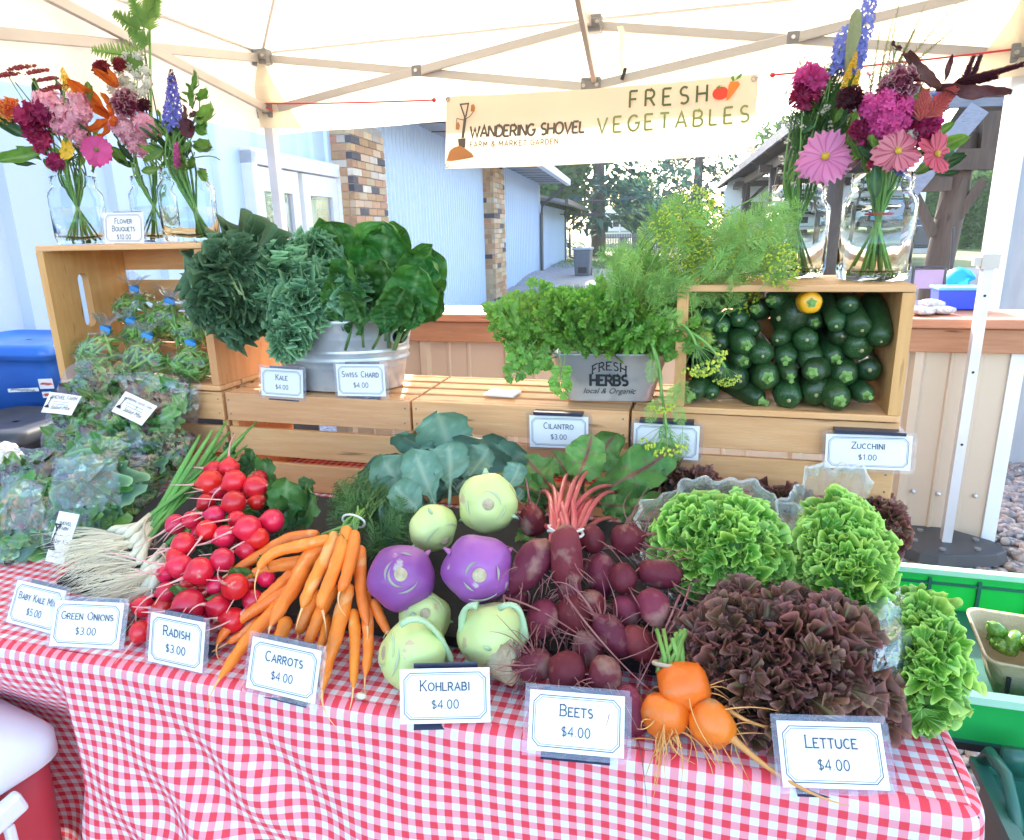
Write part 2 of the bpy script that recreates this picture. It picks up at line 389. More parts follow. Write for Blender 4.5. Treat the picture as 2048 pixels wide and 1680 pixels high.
def text_mesh(body, size, T, shear=0., name='t'):
    "built-in font, for running script words"
    cu = bpy.data.curves.new(name, 'FONT'); cu.body = body; cu.size = size; cu.shear = shear; cu.align_x = 'CENTER'; cu.resolution_u = 3
    o = bpy.data.objects.new(name, cu); me = bpy.data.meshes.new_from_object(o)
    mb = MB(); mb.add([T @ v.co for v in me.vertices], [tuple(p.vertices) for p in me.polygons])
    bpy.data.objects.remove(o); return mb
# ================================================================== setting
def plane_mat():
    m = mat('gravelly_ground', (.42, .40, .37), (.30, .28, .26), scale=.35, rough=.9, bump=.6, bscale=30, detail=8, third=((.34, .31, .27), .5, .52, .1))
    return m
mb = MB(); mb.add([(-92, -4, GZ), (92, -4, GZ), (92, 143, GZ), (-92, 143, GZ)], [(0, 1, 2, 3)])
tag(build(mb, 'ground', plane_mat()), kind='structure')
M['grass'] = mat('dry_lawn', (.10, .16, .035), (.20, .22, .07), scale=.6, rough=.9, bump=.8, bscale=60, detail=8, third=((.36, .31, .17), .12, .5, .1))
M['path'] = mat('pale_gravel_path', (.5, .48, .45), (.42, .40, .37), scale=4, rough=.95, bump=.6, bscale=60, detail=8)
M['asphalt'] = mat('grey_asphalt', (.09, .09, .10), (.12, .12, .13), scale=30, rough=.9, bump=.5, bscale=200)
def sheet(name, pts, m, dz, kind='structure'):
    mb = MB(); mb.add([(p[0], p[1], GZ+dz) for p in pts], [tuple(range(len(pts)))]); return tag(build(mb, name, m), kind=kind)
sheet('lawn', [(-40, 24), (0, 21.5), (9, 21), (60, 26), (60, 120), (-40, 120)], M['grass'], .004)
g = lambda x, y: at(x, y, z=GZ)
sheet('gravel_path', [g(1230, 760), g(1080, 760), g(1185, 562), g(1215, 556), g(1300, 552), g(1700, 560), g(1600, 760)], M['path'], .008)
sheet('asphalt_strip', [(2.6, 3.0), (9, 2.6), (9, 3.9), (2.9, 4.2)], M['asphalt'], .006)
# siding walls -------------------------------------------------------
BA = Vector((-2.655, 10.61, 0)); BD = Vector((-.112, .9937, 0)).normalized(); BN = Vector((BD.y, -BD.x, 0))
def wpt(s, o, z): return BA+BD*s+BN*o+Vector((0, 0, z))
def wall_at(px, py, o=0.):
    d = ray(px, py); A2 = BA+BN*o; t = (A2.dot(BN)-float(CP[0])*BN.x-float(CP[1])*BN.y)/(d[0]*BN.x+d[1]*BN.y)
    p = Vector(CP+d*t); return (p-A2).dot(BD), p.z
M['siding'] = mat('pale_metal_siding', (.45, .58, .76), (.49, .62, .79), scale=.6, rough=.45, metal=.1)
M['siding_w'] = mat('white_trim', (.74, .77, .80), (.78, .80, .82), rough=.5)
M['soffit'] = mat('grey_soffit', (.30, .30, .33), (.34, .34, .36), rough=.6)
M['gutter'] = mat('dark_gutter', (.10, .11, .12), rough=.4, metal=.3)
M['mortar'] = mat('mortar', (.46, .42, .37), (.36, .33, .30), scale=30, rough=.9, bump=.4)
M['pane'] = clear('window_glass', (.35, .45, .5), .35, .85, .03, .1, (.3, .45, .55))
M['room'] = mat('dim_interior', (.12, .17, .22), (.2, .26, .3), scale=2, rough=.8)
bk = [mat('brick_%s' % n, a, b, scale=14, rough=.85, bump=.6, bscale=60, var=.18) for n, a, b in (('tan', (.50, .31, .17), (.42, .25, .13)), ('buff', (.58, .43, .28), (.50, .36, .22)), ('rose', (.52, .28, .17), (.42, .22, .13)), ('dark', (.075, .07, .08), (.12, .10, .10)), ('cream', (.6, .52, .42), (.5, .43, .35)))]
def ribbed(mb, s0, s1, o, z0, z1, pitch, dep, wide=.35):
    n = int((s1-s0)/pitch); xs = []
    for i in range(n):
        a = s0+i*pitch; xs += [(a, 0), (a+pitch*(1-wide), 0), (a+pitch*(1-wide*.75), dep), (a+pitch*(1-wide*.25), dep)]
    xs.append((s1, 0)); k = len(xs)
    mb.add([wpt(s, o+e, z0) for s, e in xs]+[wpt(s, o+e, z1) for s, e in xs], [(i, i+1, k+i+1, k+i) for i in range(k-1)])
E1 = wall_at(1012, 340, -.2)[1]
b1 = thing('long_building', 'long low building with pale blue-white ribbed metal siding, brick columns and a glazed white door', 'building', wpt(0, 0, GZ))
sC1, _ = wall_at(710, 400, 0); sC1e, _ = wall_at(775, 400, 0); sC2, _ = wall_at(990, 500, 0); sC2e, _ = wall_at(1012, 500, 0); sEnd, _ = wall_at(1078, 450, -.2)
sD0, zD = wall_at(478, 300, -.2); sD1, _ = wall_at(668, 343, -.2)
mb = MB(); ribbed(mb, sD1+.0, sC1, -.2, GZ-.2, 1.9, .3, .02); build(mb, 'siding_panel', M['siding'], b1)
mb = MB(); ribbed(mb, -14, sD0, -.2, GZ-.2, 1.9, .32, .028); build(mb, 'siding_panel', M['siding'], b1)
mb = MB(); ribbed(mb, sD0, sD1, -.2, zD, 1.9, .3, .02); build(mb, 'siding_panel', M['siding'], b1)
mb = MB(); ribbed(mb, sC1e, sC2, -.2, GZ-.2, 1.9, .135, .03, .5); build(mb, 'siding_panel', M['siding'], b1)
mb = MB(); ribbed(mb, sC2e, sEnd, -.2, GZ-.2, 1.9, .27, .03, .4); build(mb, 'siding_panel', M['siding'], b1)
mb = MB(); ex = wpt(sEnd, -.2, 0); ex2 = wpt(sEnd, -6, 0)
mb.add([(ex.x, ex.y, GZ-.2), (ex2.x, ex2.y, GZ-.2), (ex2.x, ex2.y, 1.9), (ex.x, ex.y, 1.9)], [(0, 1, 2, 3)]); build(mb, 'end_wall', M['siding'], b1)
mb = MB()   # roof with soffit and fascia
def slab(mb, s0, s1, o0, o1, z0, z1, dz=0):
    P = [wpt(s0, o0, z0+dz), wpt(s1, o0, z0+dz), wpt(s1, o1, z0), wpt(s0, o1, z0), wpt(s0, o0, z1+dz), wpt(s1, o0, z1+dz), wpt(s1, o1, z1), wpt(s0, o1, z1)]
    mb.add(P, [(3, 2, 1, 0), (4, 5, 6, 7), (0, 1, 5, 4), (1, 2, 6, 5), (2, 3, 7, 6), (3, 0, 4, 7)])
slab(mb, sC1-.1, sEnd+.4, -7, .55, E1+.02, E1+.12, .25); slab(mb, -14, sC1-.1, -7, -.14, E1+.10, E1+.2, .25); roof = build(mb, 'roof', M['soffit'], b1)
mb = MB(); slab(mb, sC1-.1, sEnd+.4, .553, .68, E1-.02, E1+.14); build(mb, 'gutter', M['siding_w'], roof)
for i in range(28):
    s = sC1+i*.8
    if s > sEnd: break
    mb = MB(); slab(mb, s, s+.02, -.15, .5, E1+.0, E1+.012, .02); build(mb, 'soffit_seam', M['gutter'], roof)
def downspout(par, s, zt, reach):
    mb = MB(); mb.tube([wpt(s+.1, reach, zt), wpt(s+.1, reach, zt-.12), wpt(s+.05, -.08, zt-.55), wpt(s+.05, -.1, zt-.8), wpt(s+.05, -.1, GZ+.1), wpt(s+.05, .12, GZ+.02)], .05, 6); return build(mb, 'downspout', M['gutter'], par, True)
downspout(b1, sEnd-.25, E1, .5)
mb = MB(); slab(mb, sEnd-.08, sEnd+.02, -.21, -.16, GZ, E1); slab(mb, sC2e+.3, sC2e+.42, -.16, -.1, -.5, .9); build(mb, 'corner_trim', M['siding_w'], b1)
def column(s0, s1, z0, z1, nb, par, H=.066):
    mb = MB(); slab(mb, s0+.012, s1-.012, -.195, -.012, z0, z1); c = build(mb, 'brick_column', M['mortar'], par)
    W_ = (s1-s0)/nb
    def brick(sa, sb, oa, ob, z):
        mb = MB(); slab(mb, sa+.005, sb-.005, oa, ob, z+.005, z+H-.005)
        r = random.random(); k = 3 if r < .09 else 1 if r < .42 else 2 if r < .52 else 4 if r < .60 else 0
        build(mb, 'brick', bk[k], c)
    n = int((z1-z0)/H)
    for i in range(n):
        z = z0+i*H; e = .5 if i % 2 else 0; j = rnd(0, .003)
        xs = [s0]+[s0+W_*(q+e) for q in range(0 if e else 1, nb)]+[s1]
        for a, b_ in zip(xs, xs[1:]):
            if b_-a > .02: brick(a, b_, -.05, j, z)
        if i % 2: brick(s0-.002, s0+.1, -.2, -.052, z)
        else: brick(s0-.002, s0+.1, -.2, -.125, z); brick(s0-.002, s0+.1, -.125, -.052, z)
    return c
random.seed(3)
column(sC1, sC1e, .12, 1.5, 4, b1)
column(sC2, sC2e, GZ, E1+.02, 3, b1, .088)
# glazed door
dr = MB(); fr = .07
for a, b_, z0, z1 in ((sD0, sD0+fr, GZ, zD), (sD1-fr, sD1, GZ, zD), (sD0, sD1, zD-.08, zD+.02)): slab(dr, a, b_, -.21, -.12, z0, z1)
door = build(dr, 'double_door', M['siding_w'], b1)
half = (sD1-sD0)/2
for k in (0, 1):
    a = sD0+fr+k*(half-fr/2)+.005; b_ = a+half-fr*1.5-.01; mb = MB(); w = .115
    for (p, q_, z0, z1) in ((a, a+w, GZ, zD-.09), (b_-w, b_, GZ, zD-.09), (a+w, b_-w, zD-.25, zD-.09), (a+w, b_-w, GZ, GZ+.3)): slab(mb, p, q_, -.2, -.155, z0, z1)
    build(mb, 'door_leaf', M['siding_w'], door)
    mb = MB(); slab(mb, a+w, b_-w, -.19, -.18, GZ+.3, zD-.25); build(mb, 'pane', M['pane'], door)
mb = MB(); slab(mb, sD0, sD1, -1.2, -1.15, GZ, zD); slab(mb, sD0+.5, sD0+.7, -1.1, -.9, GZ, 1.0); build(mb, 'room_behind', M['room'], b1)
# small far wing
w0 = sEnd+.2; w1, zt2 = wall_at(1136, 430, -.2); _, e2 = wall_at(1110, 415, -.2); e2 = min(e2, 1.45)
b2 = thing('small_annex', 'small pale annex with a low shed roof beyond the long building', 'building', wpt(w0+1, -1, GZ))
mb = MB(); ribbed(mb, w0+.3, w1, -.25, GZ-.2, e2, .35, .02); build(mb, 'siding_panel', M['siding'], b2)
mb = MB(); slab(mb, w0+.3, w1, -5, -.27, GZ, e2-.02); build(mb, 'wall', M['siding_w'], b2)
mb = MB(); slab(mb, w0+.3, w1+.3, -5, .5, e2+.02, e2+.1, 1.2); r2 = build(mb, 'roof', M['soffit'], b2)
mb = MB(); slab(mb, w0+.3, w1+.3, .503, .6, e2-.02, e2+.12); build(mb, 'gutter', M['gutter'], r2)
downspout(b2, w1-.3, e2, .45)
# gravel heap beside the wall
M['gravel'] = mat('blue_grey_gravel', (.20, .21, .25), (.38, .38, .40), scale=60, rough=.95, bump=1., bscale=90, detail=2, contrast=2)
mb = MB()
def gh(u, v):
    s = -9+u*24; o = -.2+v*(1.15+.5*math.sin(s*.7)); p = wpt(s, o, 0); h = max(0, 1-v*v)*(.05+.08*math.exp(-((s-6.5)/2.)**2)*(1.6 if v < .7 else 1))
    return (p.x, p.y, GZ+.002+h+(.03*noise.noise(Vector((s*3, o*4, 0)))+.02*noise.noise(Vector((s*11, o*13, 0))))*(1-v*v))
mb.grid(gh, 260, 26); tag(build(mb, 'gravel_bed', M['gravel'], None, True), kind='structure')
def grass_patch(c, rx, ry, n, h, name='grass_patch'):
    mb = MB()
    for i in range(n):
        a = rnd(0, 2*PI); r = math.sqrt(random.random()); p = Vector((c[0]+rx*r*math.cos(a), c[1]+ry*r*math.sin(a), GZ+.01)); q = rnd(0, PI); w = Vector((math.cos(q), math.sin(q), 0))*.012; t = p+Vector((rnd(-.05, .05), rnd(-.05, .05), h*rnd(.4, 1)))
        mb.add([p-w, p+w, t], [(0, 1, 2)])
    return tag(build(mb, name, M['blade']), kind='stuff')
M['blade'] = mat('grass_blades', (.12, .26, .06), (.22, .32, .09), scale=3, rough=.7, trans=.3)
gp = g(1125, 600); grass_patch(gp, 1.0, 2.2, 2600, .16)
gp = g(1140, 530); grass_patch((gp.x+1, gp.y), 2.5, 3, 2500, .14)
# ---- river pebbles on the right, as real stones ---------------------
M['pebble'] = mat('river_pebbles', (.40, .31, .25), (.16, .15, .165), scale=.9*30, rough=.8, bump=.2, contrast=1.6, third=((.55, .42, .34), 40, .55, .08), detail=1)
mb = MB(); random.seed(8)
bs = MB().ball((0, 0, 0), 1, 6, 3)
for i in range(11000):
    x = 1.5+(2.9*random.random()); y = .2+random.random()**.9*4.0
    if 1.70 < y < 1.82 and x < 2.2: continue
    r = rnd(.014, .034)*(1+.25*max(0, y-1.2)); a = rnd(0, 6.3); ca, sa = math.cos(a), math.sin(a); ex, ey, ez = rnd(.8, 1.5), rnd(.6, 1), rnd(.4, .7)
    mb.add([(x+(v[0]*ex*ca-v[1]*ey*sa)*r, y+(v[0]*ex*sa+v[1]*ey*ca)*r, GZ+.008+v[2]*r*ez+r*.2) for v in bs.v], bs.f)
tag(build(mb, 'pebbles', M['pebble'], None, True), kind='stuff')
# ================================================================== counter wall behind the crates
M['tan_siding'] = mat('tan_metal_siding', (.58, .45, .33), (.61, .48, .36), scale=2, rough=.45, metal=.1, bump=.05)
cw = thing('counter_wall', 'low wall of tan ribbed metal siding topped by a stained wooden ledge', 'wall', (.9, 1.75, GZ))
WX0, WX1 = -.75, 2.18
nP = 7; pw = (WX1-WX0)/nP
for i in range(nP):
    mb = MB(); a = WX0+i*pw
    P = [(0, 0), (.06, 0), (.075, -.022), (.105, -.022), (.12, 0), (.2, 0), (.205, -.006), (.215, -.006), (.22, 0), (.3, 0), (.305, -.006), (.315, -.006), (.32, 0), (pw, 0)]
    k = len(P); mb.add([(a+x, 1.745+y, GZ) for x, y in P]+[(a+x, 1.745+y, .075) for x, y in P], [(j, j+1, k+j+1, k+j) for j in range(k-1)])
    build(mb, 'siding_panel', M['tan_siding'], cw)
for px, py in ((1827, 983), (1877, 988), (1951, 992), (1770, 980)):
    p = at(px, py, y=1.738); mb = MB(); mb.ball(p, .009, 8, 4); build(mb, 'screw_head', M['galv'], cw, True)
mb = MB(); mb.box((WX1+.012, 1.80, (GZ+.075)/2), (.05, .13, .075-GZ)); build(mb, 'corner_trim', M['siding_w'], cw)
mb = MB(); mb.box(((WX0+WX1)/2, 1.725, .118), (WX1-WX0+.1, .035, .092)); build(mb, 'rail_board', M['ledge'], cw, bevel=.004)
mb = MB(); mb.box(((WX0+WX1)/2+.1, 1.86, .186), (WX1-WX0+.5, .36, .036)); build(mb, 'ledge_board', M['ledge'], cw, bevel=.006)
# ================================================================== table and cloth
TX0, TX1, TY0, TY1 = -.42, 1.345, -.652, .30
tb = thing('folding_table', 'folding table hidden beneath the red gingham cloth', 'table', (.46, -.2, GZ))
mb = MB(); mb.box(((TX0+TX1)/2, (TY0+TY1)/2, -.022), (TX1-TX0-.02, TY1-TY0-.02, .03)); build(mb, 'table_top', M['plastic_dk'], tb)
for x in (TX0+.12, TX1-.12):
    for y in (TY0+.1, TY1-.1): mb = MB(); mb.tube([(x, y, GZ), (x, y, -.04)], .015, 8); build(mb, 'leg', M['steel'], tb)
def gingham():
    m = bpy.data.materials.new('red_gingham'); m.use_nodes = True; n = m.node_tree.nodes; l = m.node_tree.links; p = n['Principled BSDF']; p.inputs['Roughness'].default_value = .75
    uv = n.new('ShaderNodeUVMap'); uv.uv_map = 'UVMap'; sp = n.new('ShaderNodeSeparateXYZ'); l.new(uv.outputs[0], sp.inputs[0])
    def st(o, out):
        a = n.new('ShaderNodeMath'); a.operation = 'MULTIPLY'; a.inputs[1].default_value = 1/.0190; l.new(o, a.inputs[0])
        f = n.new('ShaderNodeMath'); f.operation = 'FRACT'; l.new(a.outputs[0], f.inputs[0])
        g_ = n.new('ShaderNodeMath'); g_.operation = 'GREATER_THAN'; g_.inputs[1].default_value = .5; l.new(f.outputs[0], g_.inputs[0]); return g_.outputs[0]
    s1 = st(sp.outputs[0], 0); s2 = st(sp.outputs[1], 1)
    ad = n.new('ShaderNodeMath'); ad.operation = 'ADD'; l.new(s1, ad.inputs[0]); l.new(s2, ad.inputs[1])
    hf = n.new('ShaderNodeMath'); hf.operation = 'MULTIPLY'; hf.inputs[1].default_value = .5; l.new(ad.outputs[0], hf.inputs[0])
    r = n.new('ShaderNodeValToRGB'); r.color_ramp.interpolation = 'CONSTANT'; e = r.color_ramp.elements
    e[0].position = 0; e[0].color = (.80, .80, .83, 1); e[1].position = .25; e[1].color = (.84, .32, .38, 1); x = e.new(.75); x.color = (.80, .052, .080, 1)
    l.new(hf.outputs[0], r.inputs[0]); l.new(r.outputs[0], p.inputs['Base Color'])
    tc = n.new('ShaderNodeTexCoord'); b = n.new('ShaderNodeBump'); b.inputs['Strength'].default_value = .35; b.inputs['Distance'].default_value = .006
    t = n.new('ShaderNodeTexNoise'); t.inputs['Scale'].default_value = 9; t.inputs['Detail'].default_value = 4; l.new(tc.outputs['Object'], t.inputs['Vector']); l.new(t.outputs[0], b.inputs['Height']); l.new(b.outputs[0], p.inputs['Normal'])
    tr = n.new('ShaderNodeBsdfTranslucent'); l.new(r.outputs[0], tr.inputs[0]); mx = n.new('ShaderNodeMixShader'); mx.inputs[0].default_value = .12
    l.new(p.outputs[0], mx.inputs[1]); l.new(tr.outputs[0], mx.inputs[2]); l.new(mx.outputs[0], n['Material Output'].inputs[0]); return m
M['gingham'] = gingham()
def sstep(a, b, x):
    t = min(1, max(0, (x-a)/(b-a))); return t*t*(3-2*t)
def cloth():
    mb = MB(); uvs = []; R_ = .016
    # outline: front edge left->right, rounded corner, right edge
    path = []; rc = .03
    x = TX0
    while x < TX1-rc: path.append((x, TY0, 0, -1, x, 0)); x += .0085
    for i in range(13):
        a = -PI/2+PI/2*i/12; path.append((TX1-rc+rc*math.cos(a), TY0+rc+rc*math.sin(a), math.cos(a), math.sin(a), None, i/12))
    y = TY0+rc
    while y < TY1: path.append((TX1, y, 1, 0, None, 2)); y += .02
    depths = [0, .004, .008, .012, .017]+[.017+.0105*i for i in range(1, 56)]
    k = len(depths); arcl = 0; px_ = None
    for (x, y, nx, ny, fx, cr) in path:
        if px_ is not None: arcl += math.hypot(x-px_[0], y-px_[1])
        px_ = (x, y)
        for d in depths:
            if d < .017: a = d/.017*PI/2; oo = R_*(math.sin(a)-1)+0; zz = R_*(math.cos(a)-1)
            else: oo = 0; zz = -R_-(d-.017)
            h = sstep(.0, .5, d); s = arcl+d*.35
            w = .75*(.016*math.sin(s*17+1.2*math.sin(s*5))+.011*math.sin(s*31+d*9+2)+.022*math.sin(s*6.5+d*3+.6))*h*1.6
            w += .010*math.sin((arcl-d*.9)*42)*sstep(.03, .12, d)*math.exp(-((arcl-(.95-d*.55))/.16)**2)
            w += .0035*noise.noise(Vector((arcl*9, d*12, 3)))+.006*noise.noise(Vector((arcl*3.5-d*3, d*4, 9)))*sstep(0, .06, d)
            if cr == 0 and fx is not None: w -= .075*(1-sstep(.105, .165, fx-TX0-.42+.42-.0+.0))*sstep(.02, .16, d) if False else 0
            dr_ = 0
            if fx is not None: dr_ = -.085*(1-sstep(.16, .20, x+.08*d))*sstep(.01, .22, d)
            fl = .055*d+.03*h*(1 if cr else 0)
            oo += w+dr_+fl
            zz += .004*noise.noise(Vector((arcl*4, 0, 5)))*h
            mb.v.append((x+nx*oo, y+ny*oo, zz)); uvs.append((arcl+(.012*math.sin(d*11+arcl*2))*h, -d))
    n = len(path)
    mb.f += [(i*k+j, i*k+j+1, (i+1)*k+j+1, (i+1)*k+j) for i in range(n-1) for j in range(k-1)]
    # the top
    nx_, ny_ = 90, 46; b0 = len(mb.v)
    for i in range(nx_+1):
        for j in range(ny_+1):
            x = TX0+(TX1-R_-TX0)*i/nx_; y = TY0+R_+(TY1-TY0-R_)*j/ny_
            e = min(1, j/4, (nx_-i)/4); z = .0+.0022*e*noise.noise(Vector((x*7, y*7, 1)))+.0012*e*noise.noise(Vector((x*22, y*18, 4)))
            mb.v.append((x, y, z)); uvs.append((x-TX0+.003*math.sin(y*9), y-TY0))
    mb.f += [(b0+i*(ny_+1)+j, b0+(i+1)*(ny_+1)+j, b0+(i+1)*(ny_+1)+j+1, b0+i*(ny_+1)+j+1) for i in range(nx_) for j in range(ny_)]
    mb.uv = uvs
    return solo(mb, 'tablecloth', M['gingham'], 'red and white gingham cloth draped over the market table', 'tablecloth', smooth=True)
cloth()
# black sloped display riser under the produce
mb = MB(); x0, x1, ya, yb = .02, 1.24, -.50, -.21; za, zb = .018, slope(yb)-.03
mb.add([(x0, ya, .003), (x1, ya, .003), (x1, yb, .003), (x0, yb, .003), (x0, ya, za), (x1, ya, za), (x1, yb, zb), (x0, yb, zb)], [(0, 1, 5, 4), (1, 2, 6, 5), (2, 3, 7, 6), (3, 0, 4, 7), (4, 5, 6, 7)])
M['black_liner'] = mat('black_liner', (.012, .012, .014), (.02, .018, .02), rough=.7)
solo(mb, 'display_riser', M['black_liner'], 'black sloping display board under the heaped root vegetables', 'riser')
# ================================================================== crates
def crate_slats(X0, X1, Y0, Y1, Z0, Z1, label, open_dir='down', t=.012):
    "lower crate turned upside down: boards on front, back and top, solid ends"
    c = thing('wooden_crate', label, 'crate', ((X0+X1)/2, (Y0+Y1)/2, Z0), 'upturned pine crates along the back of the table')
    H = Z1-Z0; n = 3; gap = .015; bh = (H-(n-1)*gap)/n
    for Y in (Y0, Y1-t):
        for i in range(n):
            mb = MB(); mb.box(((X0+X1)/2, Y+t/2, Z0+bh/2+i*(bh+gap)+(0 if Y == Y0 or i == 0 else .011 if i == 1 else .004)), (X1-X0-.002, t, bh), Euler((0, rnd(-.003, .003), 0)).to_matrix()); build(mb, 'slat', M['crate'], c, bevel=.0015)
    m2 = 4; dw = (Y1-Y0-2*t-.004-(m2-1)*.014)/m2
    for i in range(m2):
        mb = MB(); mb.box(((X0+X1)/2, Y0+t+.002+dw/2+i*(dw+.014), Z1-t/2+.001*i), (X1-X0-.004, dw, t), Euler((0, 0, rnd(-.004, .004))).to_matrix()); build(mb, 'slat', M['crate'], c, bevel=.0015)
    mb = MB()
    for i in range(n):
        for X in (X0+.010, X1-.012):
            for q in (.25, .75): mb.tube([(X+rnd(-.002, .002), Y0-.0008, Z0+i*(bh+gap)+bh*q), (X+rnd(-.002, .002), Y0+.002, Z0+i*(bh+gap)+bh*q)], .0021, 6)
    tag(build(mb, 'nail_heads', M['bracket'], c), kind='stuff')
    for X in (X0+.009, X1-.009):
        mb = MB(); mb.box((X, (Y0+Y1)/2, (Z0+Z1-t)/2-.001), (.016, Y1-Y0-2*t-.002, H-t-.004)); build(mb, 'end_panel', M['crate_v'], c)
    return c
CW = .4572; CH = .2266; CDp = .2426
random.seed(11)
xs = [(-.462, -.008), (0, CW-.003), (CW, 2*CW-.003), (2*CW, 3*CW+.01)]
lb = ['leftmost lower crate, under the crate of bagged beans', 'second lower crate from the left, under the galvanised tub', 'third lower crate from the left, behind the kohlrabi leaves', 'rightmost lower crate, under the crate of zucchini']
for (a, b_), s_ in zip(xs, lb): crate_slats(a, b_, .0+rnd(0, .004), CDp, .002, CH, 'pine slat '+s_)
def open_crate(X0, X1, Y0, Y1, Z0, Z1, label, hole=True, nb=4, t=.012, et=.02):
    "crate on its long side, open towards the shopper"
    c = thing('wooden_crate', label, 'crate', ((X0+X1)/2, (Y0+Y1)/2, Z0), 'open pine crates standing on the lower crates')
    for Z, s in ((Z0+t/2, 1), (Z1-t/2, -1)):   # bottom and top boards
        n = 3; w = (Y1-Y0-(n-1)*.006)/n
        for i in range(n):
            mb = MB(); mb.box(((X0+X1)/2, Y0+w/2+i*(w+.006), Z), (X1-X0, w, t)); build(mb, 'slat', M['crate'], c, bevel=.002)
    H = Z1-Z0-2*t; gap = .026 if nb == 4 else .02; bh = (H-(nb-1)*gap)/nb
    for i in range(nb):
        mb = MB(); mb.box(((X0+X1)/2, Y1+t/2, Z0+t+bh/2+i*(bh+gap)), (X1-X0, t, bh)); build(mb, 'slat', M['crate'], c, bevel=.0015)
    for side, X in ((-1, X0), (1, X1-et)):
        mb = MB(); ya, yb, za, zb = Y0+.0, Y1, Z0+t+.001, Z1-t-.001
        if hole:
            yc = (Y0+Y1)/2-.02; zc = (Z0+Z1)/2+.03; r = .016; hl = .05; n = 12
            cols = [ya, yc-r]+[yc-r*math.cos(PI*i/n) for i in range(1, n)]+[yc+r, yb]; hz = [0 if abs(y-yc) >= r-1e-9 else hl+math.sqrt(r*r-(y-yc)**2) for y in cols]
            hz[1] = hz[-2] = hl
            for k_, xx in ((0, X), (1, X+et)):
                for i in range(len(cols)-1):
                    y0_, y1_ = cols[i], cols[i+1]
                    if i in (0, len(cols)-2): qs = [((y0_, za), (y1_, za), (y1_, zb), (y0_, zb))]
                    else: qs = [((y0_, za), (y1_, za), (y1_, zc-hz[i+1]), (y0_, zc-hz[i])), ((y0_, zc+hz[i]), (y1_, zc+hz[i+1]), (y1_, zb), (y0_, zb))]
                    for q_ in qs: mb.add([(xx, p[0], p[1]) for p in q_], [(0, 1, 2, 3) if k_ else (3, 2, 1, 0)])
            ring = [(cols[i], zc+hz[i]) for i in range(1, len(cols)-1)]+[(cols[i], zc-hz[i]) for i in range(len(cols)-2, 0, -1)]; n = len(ring)
            mb.add([(xx, p[0], p[1]) for xx in (X, X+et) for p in ring], [(i, (i+1) % n, n+(i+1) % n, n+i) for i in range(n)])
            mb.add([(X, ya, za), (X+et, ya, za), (X+et, ya, zb), (X, ya, zb)], [(0, 1, 2, 3)])
        else: mb.box((X+et/2, (ya+yb)/2, (za+zb)/2), (et, yb-ya, zb-za))
        build(mb, 'end_panel', M['crate_v'], c)
    return c
open_crate(-.463, -.008, .0, .235, CH+.003, .556, 'open pine crate on the left holding bags of beans, flower jars on top', True)
open_crate(.993, 1.378, -.004, .25, CH+.003, .466, 'open pine crate on the right packed with zucchini, two flower jars on top', False, 3)
